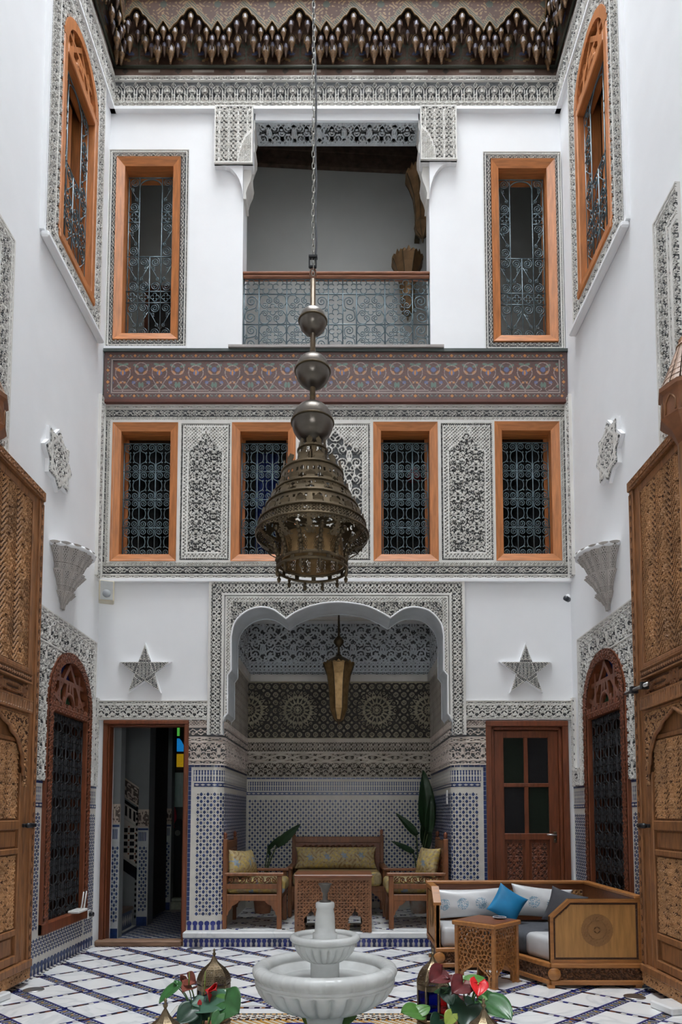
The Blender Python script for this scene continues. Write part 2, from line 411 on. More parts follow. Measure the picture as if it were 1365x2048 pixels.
wall_back = wall_grid('wall_back', holes, WL - .3, WR + .3, 0, ADDED_WELL, lambda u, v, t: (u, WY - t, v), TH, [WHITE],
                      'white plaster rear facade of the courtyard with balcony and windows')
# side walls: upper window, lower window
LU = (5.285, 6.065, 5.95, 7.76); RU = (5.195, 5.985, 5.95, 7.76)      # y0, y1, sill z, spring z
LW = (5.345, 6.255, .29, 2.15); RW = (5.19, 6.10, .29, 2.15)
def side_holes(U, W):
    r = (U[1] - U[0]) / 2; r2 = (W[1] - W[0]) / 2
    return [(U[0] + .02, U[1] - .02, U[2] + .02, U[3] + r - .02), (W[0] + .02, W[1] - .02, W[2] + .02, W[3] + r2 - .02)]
wall_left = wall_grid('wall_left', side_holes(LU, LW), .3, WY + TH, 0, ADDED_WELL, lambda u, v, t: (WL + t, u, v), .3, [WHITE],
                      'white plaster side wall left of the courtyard')
wall_right = wall_grid('wall_right', [(-b, -a, c, d) for a, b, c, d in side_holes(RU, RW)], -(WY + TH), -.3, 0, ADDED_WELL, lambda u, v, t: (WR - t, -u, v), .3, [WHITE],
                       'white plaster side wall right of the courtyard')
# the facade opposite, with the alcove the photographer stands in
wall_front = wall_grid('wall_front', [(-1.05, 1.15, 0, 3.3)], -WR - .3, -WL + .3, 0, ADDED_WELL, lambda u, v, t: (-u, .5 + t, v), .26, [mat('opposite_facade', (.55, .53, .51), .8)],
                       'white plaster facade opposite with an alcove mouth')
mb = MB(); mb.box((-1.4, -1.5, 0), (1.3, -1.3, 1.7)); mb.box((-1.4, -1.5, 2.5), (1.3, -1.3, 3.4)); mb.box((-1.4, -1.5, 1.7), (-.41, -1.3, 2.5)); mb.box((.31, -1.5, 1.7), (1.3, -1.3, 2.5)); mb.box((-.41, -1.5, 2.43), (.31, -1.3, 2.5)); mb.box((-.41, -1.5, 1.7), (.31, -1.3, 1.77)); mb.box((-1.4, -1.3, 0), (-1.16, .24, 3.4)); mb.box((1.06, -1.3, 0), (1.3, .24, 3.4)); mb.box((-1.4, -1.5, 3.4), (1.3, .24, 3.6))  # rear wall leaves an added window for frontal fill light
props(mb.build('wall_near_alcove', [mat('near_alcove_tiles', (.20, .20, .21), .6)]), 'plain alcove around the viewpoint with an added window', 'wall', kind='structure')
# roof curb round the open skylight
mb = MB()
for a, b in (((WL - .3, .2, ADDED_WELL), (WR + .3, .6, ADDED_WELL + .15)), ((WL - .3, 6.4, ADDED_WELL), (WR + .3, 6.8, ADDED_WELL + .15)), ((WL - .3, .6, ADDED_WELL), (WL + .1, 6.4, ADDED_WELL + .15)), ((WR - .1, .6, ADDED_WELL), (WR + .3, 6.4, ADDED_WELL + .15))): mb.box(a, b)
props(mb.build('ceiling', [DARKW]), 'dark timber curb round the open skylight', 'ceiling', kind='structure')

# rooms behind the openings
def room(name, x0, x1, y0, y1, z0, z1, m, label, cat='wall', skip=(), t=.06):
    mb = MB()
    if 'bottom' not in skip: mb.box((x0 - t, y0, z0 - t), (x1 + t, y1 + t, z0))
    if 'top' not in skip: mb.box((x0 - t, y0, z1), (x1 + t, y1 + t, z1 + t))
    if 'back' not in skip: mb.box((x0 - t, y1, z0), (x1 + t, y1 + t, z1))
    if 'left' not in skip: mb.box((x0 - t, y0, z0), (x0, y1, z1))
    if 'right' not in skip: mb.box((x1, y0, z0), (x1 + t, y1, z1))
    return props(mb.build(name, [m]), label, cat, kind='structure')
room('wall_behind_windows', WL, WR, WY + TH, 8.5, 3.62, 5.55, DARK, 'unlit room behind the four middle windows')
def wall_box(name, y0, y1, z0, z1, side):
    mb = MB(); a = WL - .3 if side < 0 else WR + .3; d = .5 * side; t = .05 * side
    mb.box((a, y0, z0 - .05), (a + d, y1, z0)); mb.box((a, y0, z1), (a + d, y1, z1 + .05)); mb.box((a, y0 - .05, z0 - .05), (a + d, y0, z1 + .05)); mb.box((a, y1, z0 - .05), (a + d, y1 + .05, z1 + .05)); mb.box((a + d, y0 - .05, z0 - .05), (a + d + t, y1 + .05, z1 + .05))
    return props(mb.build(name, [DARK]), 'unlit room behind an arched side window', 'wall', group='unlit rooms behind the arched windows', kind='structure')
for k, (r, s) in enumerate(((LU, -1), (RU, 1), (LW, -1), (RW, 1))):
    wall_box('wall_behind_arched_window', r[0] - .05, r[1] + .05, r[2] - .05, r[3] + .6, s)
# upper gallery
GY = 7.7
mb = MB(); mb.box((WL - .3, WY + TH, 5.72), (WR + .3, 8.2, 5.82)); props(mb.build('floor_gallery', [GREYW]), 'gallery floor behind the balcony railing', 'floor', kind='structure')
mb = MB(); th = .055
def gal(u): return GY + (u - MIDX) * th
for k in (0,):
    mb.add([(WL - .3, gal(WL), 5.8), (WR + .3, gal(WR), 5.8), (WR + .3, gal(WR), 9.9), (WL - .3, gal(WL), 9.9), (WL - .3, gal(WL) + .1, 5.8), (WR + .3, gal(WR) + .1, 5.8), (WR + .3, gal(WR) + .1, 9.9), (WL - .3, gal(WL) + .1, 9.9)],
           [(0, 1, 2, 3), (7, 6, 5, 4), (0, 4, 5, 1), (1, 5, 6, 2), (2, 6, 7, 3), (3, 7, 4, 0)])
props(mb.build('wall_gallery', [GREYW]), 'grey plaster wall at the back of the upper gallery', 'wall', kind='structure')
mb = MB(); mb.box((WL - .3, WY + TH, 9.6), (WR + .3, 8.2, 9.7)); mb.box((WL - .36, WY + TH, 5.7), (WL - .3, 8.2, 9.7)); mb.box((WR + .3, WY + TH, 5.7), (WR + .36, 8.2, 9.7))
props(mb.build('ceiling_gallery', [DARKW]), 'dark timber ceiling of the upper gallery', 'ceiling', kind='structure')
mb = MB()
zc = onY(670, 342, GY)[1]
for k, (dz, dy) in enumerate(((0, .05), (.09, .03), (.2, .045), (.26, .035))):
    hgt = (.07, .11, .05, .4)[k]
    mb.add([(WL, gal(WL) - dy, zc + dz), (WR, gal(WR) - dy, zc + dz), (WR, gal(WR) - dy, zc + dz + hgt), (WL, gal(WL) - dy, zc + dz + hgt), (WL, gal(WL), zc + dz), (WR, gal(WR), zc + dz), (WR, gal(WR), zc + dz + hgt), (WL, gal(WL), zc + dz + hgt)],
           [(0, 1, 2, 3), (0, 4, 5, 1), (2, 6, 7, 3)])
props(mb.build('trim_1', [mat('painted_dark_frieze', (.085, .055, .038), .7, var=.5, nscale=14)]), 'dark painted timber frieze high on the gallery wall', 'trim', kind='structure')

# ------------------------------------------------------------------ carved plaster on the facade
CE = .0062
ST = [STUCCO, STUCCO_SHADE]
def fpanel(name, r, fn, depth=.014, off=.016, mask=None, cell=CE, mats=ST, parent=None):
    return relief(name, parent or wall_back, mats, r[1] - r[0], r[3] - r[2], cell, fn, mapY(r[0], r[2], WY - off), depth, mask)
# top frieze under the cornice, on three sides
z0, z1 = fz(222), fz(161); hf = z1 - z0
def f_frieze(u, v):
    e = hf * .13
    return bands(v, [(0, .008, lambda y, h: np.ones_like(y)), (.008, e, lambda y, h: p_chain(u, y, h, .075)), (e, e + .012, lambda y, h: np.ones_like(y)), (e + .012, hf - e - .012, lambda y, h: p_arcade(u, y, .128, h)),
                     (hf - e - .012, hf - e, lambda y, h: np.ones_like(y)), (hf - e, hf - .008, lambda y, h: p_chain(u, y, h, .075)), (hf - .008, hf + 1, lambda y, h: np.ones_like(y))])
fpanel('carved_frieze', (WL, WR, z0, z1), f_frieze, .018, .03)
mb = MB(); mb.box((WL, WY - .05, z0 - .03), (WR, WY, z0)); mb.build('frieze_ledge', [WHITE], wall_back)
for sd, w in ((-1, wall_left), (1, wall_right)):
    y0 = 3.9
    mp = mapL(y0, z0, WL + .03) if sd < 0 else mapR(WY - .03, z0, WR - .03)
    relief('carved_frieze', w, ST, WY - .03 - y0, hf, .0068, f_frieze, mp, .018)
    mb = MB(); mb.box((WL, y0, z0 - .03), (WL + .05, WY, z0)) if sd < 0 else mb.box((WR - .05, y0, z0 - .03), (WR, WY, z0)); mb.build('frieze_ledge', [WHITE], w)
# balcony: carved capitals, brackets and lintel soffit
XCL, XCR = F(510, 290)[0], F(838, 290)[0]
for sd in (-1, 1):
    r = (F(432, 290)[0], XCL - .01, fz(340), fz(226)) if sd < 0 else (XCR + .01, F(912, 290)[0], fz(333), fz(226))
    w, h = r[1] - r[0], r[3] - r[2]
    mb = MB(); mb.box((r[0], WY - .06, r[2]), (r[1], WY + .05, r[3])); mb.build('capital_block', [WHITE], wall_back)
    def fc(u, v):
        x = u if sd < 0 else w - u
        q = np.hypot(x - (w + .06), v - .02) ; out = np.hypot((x - w - .02) / .17, (v + .05) / .40)
        base = mx(p_arab(u, v + .02, .095, .10), line(cen(u, .095), .004))
        lat = p_cross(u, v, .017)
        o = np.where(out < 1, lat, base); o = mx(o, line((out - 1) * .15, .006))
        o = np.where(v > h - .05, p_chain(u, v - h + .05, .05, .1), o)
        e = np.minimum(np.minimum(u, w - u), np.minimum(v, h - v)); return np.where(e < .014, 1, o)
    relief('carved_capital', wall_back, ST, w, h, .0055, fc, mapY(r[0], r[2], WY - .065), .015)
    # scalloped bracket carrying the lintel
    xo, xi = (BALC[0], XCL) if sd < 0 else (BALC[1], XCR)
    pts = []
    for k in range(13):
        t = k / 12.; z = fz(255) + (fz(398) - fz(255)) * t; px = xi + (xo - xi) * (t ** 1.6) * .75 - sd * .015 * math.sin(t * 5 * pi) * -1
        pts.append((px, z))
    poly = [(xo - sd * -.0, fz(398))] + [(xo, fz(226))] + [(xi, fz(226))] + pts
    if sd > 0: poly = poly[::-1]
    mb = MB(); mb.prism(poly[::-1], lambda u, v, t: (u, t, v), WY + .20, WY + .0)
    mb.build('scalloped_bracket', [STUCCO], wall_back)
    # soft quarter-round fillet below the capital
    xa = r[0] if sd < 0 else r[1]; xe = xo
    q = [(xe, r[2]), (xe, fz(402))] + [(xe + sd * .22 * (1 - math.cos(a * pi / 16)) , fz(402) + (r[2] - fz(402)) * math.sin(a * pi / 16)) for a in range(9)]
    if sd < 0: q = q[::-1]
    mb = MB(); mb.prism(q, lambda u, v, t: (u, t, v), WY, WY - .05); mb.build('capital_fillet', [WHITE], wall_back)
def f_soff(u, v):
    w, h = XCR - XCL, .25
    x = np.abs(u - w / 2); o = p_arab(u, v, .26, .25)
    e = np.minimum(np.minimum(u, w - u), np.minimum(v, h - v)); o = mx(o, line(ell(u, v, w / 2, h / 2, .14, .10), .006))
    return np.where(e < .012, 1, np.where(e < .03, p_cross(u, v, .02), o))
relief('carved_soffit', wall_back, [STUCCO_C, STUCCO_SHADE], XCR - XCL, .25, .008, f_soff, lambda u, v, t: (XCL + u, WY + TH - v, fz(235) - .03 - t), .012)
mb = MB(); mb.box((BALC[0], WY, fz(235) - .03), (BALC[1], WY + TH, fz(235))); mb.build('lintel', [WHITE], wall_back)
# carved surrounds of the two upper windows
for r, o in ((UWL, rect(216, 377, 304, 697)), (UWR, rect(968, 1125, 308, 703))):
    w, h = o[1] - o[0], o[3] - o[2]
    fn = lambda u, v, w=w, h=h: ringband(u, v, w, h, .09, lambda s, t: bands(t, [(0, .010, lambda y, k: np.ones_like(y)), (.010, .022, lambda y, k: p_bead(s, y, .02)), (.022, .03, lambda y, k: np.ones_like(y)), (.03, .1, lambda y, k: p_vine(s, y, .056, .085))]))
    mk = lambda u, v, r=r, o=o: ~((u + o[0] > r[0] + .015) & (u + o[0] < r[1] - .015) & (v + o[2] > r[2] + .015) & (v + o[2] < r[3] - .015))
    fpanel('carved_window_surround', o, fn, .013, .016, mk, .0055)
    mb = MB(); mb.box((o[0] - .015, WY - .04, o[2] - .035), (o[1] + .01, WY, o[2])); mb.build('window_ledge', [WHITE], wall_back)
# middle storey: one carved field with four windows and three panels
MO = rect(203, 1141, 812, 1160); MO = (WL, WR, MO[2], MO[3])
w, h = MO[1] - MO[0], MO[3] - MO[2]
PAN = [rect(360, 463, 849, 1125), rect(599, 743, 849, 1125), rect(880, 988, 848, 1125)]
def f_mid(u, v):
    X, Zz = u + MO[0], v + MO[2]
    bw = .165
    def bd(s, t):
        return bands(t, [(0, .012, lambda y, k: np.ones_like(y)), (.012, .042, lambda y, k: p_chain(s, y, k, .09)), (.042, .05, lambda y, k: np.ones_like(y)), (.05, .13, lambda y, k: mx(p_vine(s, y, k, .135), line(np.abs(cen(s, .135)) + np.abs(y - k / 2) - .028, .004))),
                         (.13, .137, lambda y, k: np.ones_like(y)), (.137, .158, lambda y, k: p_cross(s, y, .021)), (.158, 9, lambda y, k: np.ones_like(y))])
    vert = np.minimum(v, h - v); hor = np.minimum(u, w - u)
    o = np.where(vert < bw, bd(u, vert), np.where(hor < .085, bands(hor, [(0, .01, lambda y, k: np.ones_like(y)), (.01, .045, lambda y, k: p_vine(v, y, k, .07)), (.045, .052, lambda y, k: np.ones_like(y)), (.052, .075, lambda y, k: p_cross(v, y, .022)), (.075, 1, lambda y, k: np.ones_like(y))]), 1.))
    for i, p in enumerate(PAN):
        a, b, c, d = p; ins = (X > a) & (X < b) & (Zz > c + .0) & (Zz < d)
        x, y = X - a, Zz - c; pw, ph = b - a, d - c; e = np.minimum(np.minimum(x, pw - x), np.minimum(y, ph - y))
        xm = np.abs(x - pw / 2); cr = p_cross(x, y, .034)
        iw = pw / 2 - .085
        top = ph - .19 - .10 * (xm / iw) ** 2 + .11 * np.clip(1 - xm / (iw * .45), 0, 1)
        inside = (xm < iw) & (y > .085) & (y < top)
        core = p_ogee(x - pw / 2 + .0, y, iw * 2, .20) if i != 1 else mx(p_arab(x - pw / 2, y, iw * 1.02, .30), p_arab(x - pw / 2, y + .1, iw * .5, .15) * .0)
        edge = mx(line(xm - iw, .006) * (y < top) * (y > .08), line(y - top, .006) * (xm < iw), line(y - .085, .006) * (xm < iw), line(np.hypot(x - pw / 2, y - ph + .075) - .035, .005))
        bead = p_bead(x, y, .020)
        q = np.where(inside, core, cr); q = mx(q, edge)
        q = np.where(e < .012, 1, np.where(e < .032, bead, np.where(e < .04, 1, q)))
        o = np.where(ins, q, o)
    return o
def m_mid(u, v):
    X, Zz = u + MO[0], v + MO[2]; k = np.ones_like(u, dtype=bool)
    for r in MIDW: k &= ~((X > r[0] + .015) & (X < r[1] - .015) & (Zz > r[2] + .015) & (Zz < r[3] - .015))
    return k
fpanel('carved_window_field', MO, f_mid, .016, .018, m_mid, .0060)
mb = MB(); mb.box((WL, WY - .05, MO[2] - .03), (WR, WY, MO[2])); mb.build('window_field_ledge', [WHITE], wall_back)
for sd, wl in ((-1, wall_left), (1, wall_right)):      # the field turns the corner onto the side walls
    fn = lambda u, v: bands(u if sd < 0 else .13 - u, [(0, .01, lambda y, k: np.ones_like(y)), (.01, .10, lambda y, k: p_vine(v, y, k, .13)), (.10, 1, lambda y, k: np.ones_like(y))])
    mp = mapL(WY - .15, MO[2], WL + .018) if sd < 0 else mapR(WY - .02, MO[2], WR - .018)
    relief('carved_corner_strip', wl, ST, .13, h + .03, .008, fn, mp, .014)
# painted timber frieze between the storeys
PF = (F(213, 760)[0], F(1131, 760)[0], fz(807), fz(713))
pw, ph = PF[1] - PF[0], PF[3] - PF[2]
PFM = [mat('frieze_ground', (.085, .046, .042), .55, var=.2), mat('frieze_line', (.27, .21, .19), .6), mat('frieze_orange', (.42, .17, .045), .6), mat('frieze_blue', (.085, .11, .22), .6), mat('frieze_green', (.10, .15, .12), .6), mat('frieze_red', (.12, .05, .04), .6), mat('frieze_dark', (.06, .055, .055), .6)]
def i_frieze(u, v):
    o = np.zeros_like(u); e = np.minimum(np.minimum(u, pw - u), np.minimum(v, ph - v)); iy = (v - .085) / (ph - .17); p = .36
    x = np.abs(cen(u, p)); y = (v - .085); hh = ph - .17; w = .0040
    lineA = mx(line(np.hypot(x, (y - hh * .62)) - p * .20, w) * (y > hh * .45), line(x - (p * .20 - p * .5 * np.clip(.45 - y / hh, 0, .4) * 1.0), w) * (y <= hh * .45), line(np.hypot(x - p * .5, y - hh * .75) - p * .17, w) * (y > hh * .3),
               line(y - hh * .05, w) * (x < p * .36), line(y - hh * .22 + (x - p * .12) * .9, w) * (x < p * .3) * (y < hh * .45), line(x - p * .36 - .03 * np.sin(y * 60), w) * (y < hh * .4))
    blue = (np.hypot(x, y - hh * .62) < p * .075) | (np.hypot(x - p * .5, y - hh * .72) < p * .07) | (np.hypot(x - p * .30, y - hh * .30) < p * .05)
    org = (ell(x, y, p * .13, hh * .72, .034, .014, .5) < 0) | (ell(x, y, 0, hh * .62, .010, .028) < 0) | (ell(x, y, p * .39, hh * .62, .030, .012, -.8) < 0) | (ell(x, y, p * .24, hh * .45, .024, .010, .9) < 0) | (ell(x, y, p * .05, hh * .30, .012, .012) < 0) | (np.hypot(x - p * .42, y - hh * .40) < .013)
    grn = (ell(x, y, p * .09, hh * .16, .030, .014, .6) < 0) | (ell(x, y, p * .07, hh * .88, .032, .014, .3) < 0) | (ell(x, y, p * .36, hh * .84, .030, .014, -.5) < 0) | (ell(x, y, p * .46, hh * .22, .014, .030) < 0)
    fine = (np.sin(90 * u + 3 * np.sin(70 * v)) * np.sin(95 * v + 2 * np.sin(60 * u)) > .55)
    o = np.where(fine, 5, o); o = np.where(grn, 4, o); o = np.where(blue, 3, o); o = np.where(org, 2, o); o = np.where(lineA > .5, 1, o)
    bx = cen(np.where(np.minimum(v, ph - v) < .07, u, v), .12); bt = e - .037
    bor = np.where(np.abs(bx) + np.abs(bt) < .017, 2, np.where((np.abs(np.abs(bx) - .042) + np.abs(bt) * 1.5) < .012, 4, np.where(np.abs(np.abs(bx) - .03) + np.abs(bt - .012) < .007, 1, 0)))
    o = np.where(e < .066, bor, o); o = np.where((e >= .062) & (e < .070), 6, o); o = np.where((e >= .070) & (e < .077), 1, o); o = np.where((e >= .077) & (e < .083), 6, o)
    return o
def h_frieze(u, v):
    e = np.minimum(np.minimum(u, pw - u), np.minimum(v, ph - v)); return np.where(e < .064, 1., np.where(e < .082, .6, .0)) + .05 * (i_frieze(u, v) > 0)
tb = empty('painted_frieze', (0, 0, 0), 0, None, None)
tb.name = 'trim_2'; props(tb, 'long red-brown painted timber frieze with floral medallions above the middle windows', 'trim', kind='structure')
relief('painted_board', tb, PFM, pw, ph, .0053, h_frieze, mapY(PF[0], PF[2], WY - .055), .010, idx=i_frieze)
mb = MB(); mb.box((PF[0], WY - .050, PF[2]), (PF[1], WY - .002, PF[3]))
mb.box((PF[0], WY - .075, PF[2] - .03), (PF[1], WY - .002, PF[2])); mb.build('frieze_moulding', [mat('frieze_edge', (.10, .028, .018), .5)], tb)
mb = MB(); mb.box((PF[0] - .01, WY - .08, PF[3]), (PF[1] + .01, WY - .002, PF[3] + .03)); mb.build('green_moulding', [mat('frieze_top_edge', (.045, .06, .055), .5)], tb)
mb = MB(); mb.box((F(460, 706)[0], WY - .1, PF[3] + .03), (F(886, 706)[0], WY + .02, PF[3] + .055)); mb.build('balcony_ledge', [mat('ledge_grey', (.30, .27, .26), .6)], wall_back)

# ------------------------------------------------------------------ the arch, its frame and the pillars
ARCH = [(447, 1470), (447, 1444), (451, 1434), (457, 1428), (457, 1352), (464, 1342), (464, 1275), (469, 1252), (480, 1236), (496, 1224), (513, 1218), (530, 1217), (548, 1222), (560, 1230), (573, 1240),
        (590, 1228), (615, 1217), (645, 1209.5), (675, 1207), (705, 1209), (735, 1215), (762, 1227), (781, 1238), (793, 1229), (806, 1221), (822, 1217), (840, 1218), (858, 1224), (873, 1237), (883, 1253), (887, 1275),
        (887, 1342), (895, 1352), (895, 1428), (900, 1434), (905, 1444), (905, 1470)]
AO = (F(418, 1320)[0], F(930, 1320)[0], fz(1470), fz(1163))
def _sm(pts, n=4):
    out = []; P = [pts[0]] + list(pts) + [pts[-1]]
    for i in range(1, len(P) - 2):
        for k in range(n):
            t = k / n; a, b, c, d = P[i - 1], P[i], P[i + 1], P[i + 2]
            out.append(tuple(.5 * ((2 * b[j]) + (c[j] - a[j]) * t + (2 * a[j] - 5 * b[j] + 4 * c[j] - d[j]) * t * t + (-a[j] + 3 * b[j] - 3 * c[j] + d[j]) * t ** 3) for j in (0, 1)))
    return out
ARCH = ARCH[:6] + _sm(ARCH[6:15]) + _sm(ARCH[14:23]) + _sm(ARCH[22:31]) + ARCH[30:]
arch_in = [F(x, y) for x, y in ARCH]
arch_in[0] = (arch_in[0][0], AO[2]); arch_in[-1] = (arch_in[-1][0], AO[2])
def pip(X, Y, poly):
    ins = np.zeros(X.shape, bool); n = len(poly)
    for i in range(n):
        x0, y0 = poly[i]; x1, y1 = poly[(i + 1) % n]
        c = ((y0 > Y) != (y1 > Y)); xi = (x1 - x0) * (Y - y0) / ((y1 - y0) if y1 != y0 else 1e-9) + x0
        ins ^= c & (X < xi)
    return ins
mb = MB()
outer = [(AO[0], AO[2]), (AO[0], AO[3]), (AO[1], AO[3]), (AO[1], AO[2])]
# front and back as a strip of quads between the lobes and the frame, so that the concave outline stays clean
n = len(arch_in)
def proj(i):
    x, z = arch_in[i]
    if i <= 6: return (AO[0], z)
    if i >= n - 7: return (AO[1], z)
    t = (i - 6) / (n - 13.); return (AO[0] + (AO[1] - AO[0]) * t, AO[3])
op = [proj(i) for i in range(n)]; op[6] = (AO[0], AO[3]); op[n - 7] = (AO[1], AO[3])
YA, YB = WY - .03, WY + .36
for y, fl in ((YA, 0), (YB, 1)):
    V = [(x, y, z) for x, z in arch_in] + [(x, y, z) for x, z in op]
    mb.add(V, [((i, i + 1, n + i + 1, n + i) if fl else (n + i, n + i + 1, i + 1, i)) for i in range(n - 1)])
V = [(x, YA, z) for x, z in arch_in] + [(x, YB, z) for x, z in arch_in]
mb.add(V, [(i, i + 1, n + i + 1, n + i) for i in range(n - 1)], 1)
mb.box((AO[0], YA, AO[2] - .0), (arch_in[0][0], YA + .03, AO[2] + .004)); mb.box((arch_in[-1][0], YA, AO[2]), (AO[1], YA + .03, AO[2] + .004))
for xa in (AO[0], AO[1]): mb.box((xa - .004, YA, AO[2]), (xa + .004, WY, AO[3]))
mb.box((AO[0], YA, AO[3]), (AO[1], WY, AO[3] + .012))
arch_o = props(mb.build('trim_3', [WHITE, STUCCO_C]), 'lobed stucco arch framing the seating alcove', 'arch', kind='structure')
aw, ah = AO[1] - AO[0], AO[3] - AO[2]
ipoly = [(x - AO[0], z - AO[2]) for x, z in arch_in]; ipoly[0] = (ipoly[0][0], -.1); ipoly[-1] = (ipoly[-1][0], -.1)
def f_arch(u, v):
    t = np.minimum(np.minimum(u, aw - u), ah - v); top = (ah - v <= np.minimum(u, aw - u)); s = np.where(top, u, v)
    mz = p_maze(u, v, .042)
    return bands(t, [(0, .014, lambda y, k: np.ones_like(y)), (.014, .138, lambda y, k: p_knot(s, y, k, .13)), (.138, .150, lambda y, k: np.ones_like(y)), (.150, .158, lambda y, k: np.ones_like(y) * .3), (.158, .178, lambda y, k: np.ones_like(y)),
                     (.178, .206, lambda y, k: p_cross(s, y, .030)), (.206, .212, lambda y, k: np.ones_like(y)), (.212, 9, lambda y, k: mz)])
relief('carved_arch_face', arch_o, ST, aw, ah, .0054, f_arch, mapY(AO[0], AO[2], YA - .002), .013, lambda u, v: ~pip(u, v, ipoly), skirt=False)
mb = MB(); mb.tube([(x, YA - .012, z) for x, z in arch_in[1:-1]], .009, 6); mb.build('arch_edge', [WHITE], arch_o)
mb = MB(); mb.tube([(x, YB, z) for x, z in arch_in[1:-1]], .008, 5); mb.build('arch_inner_edge', [STUCCO_C], arch_o)

ABY = 8.05; RC = .10; FLA = .14              # alcove back plane, pillar corner radius, raised floor height
def ppath(outer_x, inner_x):
    sg = 1 if inner_x > outer_x else -1
    a = abs(inner_x - outer_x) - RC; b = RC * pi / 2; L = a + b + (ABY - WY - RC)
    def P(s, t):
        s = np.asarray(s, float); q = np.clip((s - a) / RC, 0, pi / 2)
        x = np.where(s < a, s, np.where(s < a + b, a + RC * np.sin(q), a + RC)); y = np.where(s < a, 0, np.where(s < a + b, RC - RC * np.cos(q), RC + s - a - b))
        nx = np.where(s < a, 0, np.where(s < a + b, np.sin(q), 1.)); ny = np.where(s < a, -1., np.where(s < a + b, -np.cos(q), 0))
        return outer_x + sg * (x + nx * t), WY - .012 + y + ny * t
    return P, L, a + b
def pmap(P, L, z0, sg):
    def mp(u, v, t):
        u = np.asarray(u, float); s = u if sg > 0 else L - u
        x, y = P(s, t); return x, y, z0 + np.asarray(v, float)
    return mp
ZT = fz(1530)                                # top of the pillar tiles
PIL = []
for sg, ox, ix in ((1, DOORL[1], XAL), (-1, DOORR[0], XAR)):
    P, L, front = ppath(ox, ix); PIL.append((sg, P, L, front))
# carved stucco above the tiles, wrapping each pillar into the alcove
for sg, P, L, front in PIL:
    hz = fz(1445) + .0 - ZT
    H2 = 2.12 - ZT
    fn = lambda u, v: bands(v, [(0, .01, lambda y, k: np.ones_like(y)), (.01, .04, lambda y, k: p_chain(u, y, k, .09)), (.04, .05, lambda y, k: np.ones_like(y)), (.05, .21, lambda y, k: p_arab(u, y, .19, k)),
                                 (.21, .222, lambda y, k: np.ones_like(y)), (.222, .26, lambda y, k: p_chain(u, y, k, .1)), (.26, .27, lambda y, k: np.ones_like(y)), (.27, .36, lambda y, k: p_vine(u, y, k, .15)), (.36, .37, lambda y, k: np.ones_like(y)), (.37, .6, lambda y, k: p_cross(u, y, .03))])
    relief('carved_pillar_band', wall_back, [mat('stucco_warm', (.56, .49, .44), .8, var=.12, nscale=5), STUCCO_SHADE], L, H2, .007, fn, pmap(P, L, ZT, sg), .012)
    H3 = 2.80 - 2.12; lo = front - .05
    # upper part exists only behind the arch frame, inside the alcove
    mp0 = pmap(P, L, 2.12, sg)
    mp3 = (lambda u, v, t, m=mp0, f=front: m(u + f, v, t)) if sg > 0 else mp0
    relief('carved_alcove_side', wall_back, [mat('stucco_dim', (.36, .33, .29), .8, var=.15, nscale=5), mat('stucco_dim_ground_shade', (.10, .085, .07), .9)], L - front, H3, .010, lambda u, v: p_lattice(u, v, .09), mp3, .01)  # second material puts the shade of the recesses into colour
    mp4 = pmap(P, L, 2.88, sg); mp4 = (lambda u, v, t, m=mp4, f=front: m(u + f, v, t)) if sg > 0 else mp4
    relief('carved_alcove_upper_side', wall_back, [STUCCO_C, STUCCO_SHADE], L - front, .62, .010, lambda u, v: p_arab(u, v, .3, .3), mp4, .01)
    mb = MB(); xs = ix = (XAL if sg > 0 else XAR)
    mb.box((xs, WY + .36, 2.80), (xs + sg * .04, ABY, 2.88)); mb.build('alcove_cornice', [STUCCO], wall_back)
# facade carving above the two doorways
DZ0, DZ1 = fz(1440), fz(1402)
def f_band(h):
    return lambda u, v: bands(v, [(0, .008, lambda y, k: np.ones_like(y)), (.008, .024, lambda y, k: p_cross(u, y, .02)), (.024, h - .04, lambda y, k: p_arab(u, y, .21, k)), (h - .04, h - .034, lambda y, k: np.ones_like(y)), (h - .034, h - .008, lambda y, k: p_chain(u, y, k, .09)), (h - .008, 9, lambda y, k: np.ones_like(y))])
for x0, x1 in ((WL, AO[0]), (AO[1], WR)):
    fpanel('carved_door_band', (x0, x1, DZ0, DZ1), f_band(DZ1 - DZ0), .014, .02, None, .0056)
for x0, x1 in ((DOORL[1] + .004, AO[0] + .0), (AO[1], DOORR[0] - .004)):
    hh = DZ0 - 2.12
    ww = x1 - x0
    fpanel('carved_door_side', (x0, x1, 2.12, DZ0), lambda u, v: p_arab(v, u, .21, ww), .012, .012, None, .0056)
    mb = MB(); mb.box((x0, WY - .012, 2.12), (x1, WY + .02, DZ0)); mb.build('door_side_block', [STUCCO], wall_back)
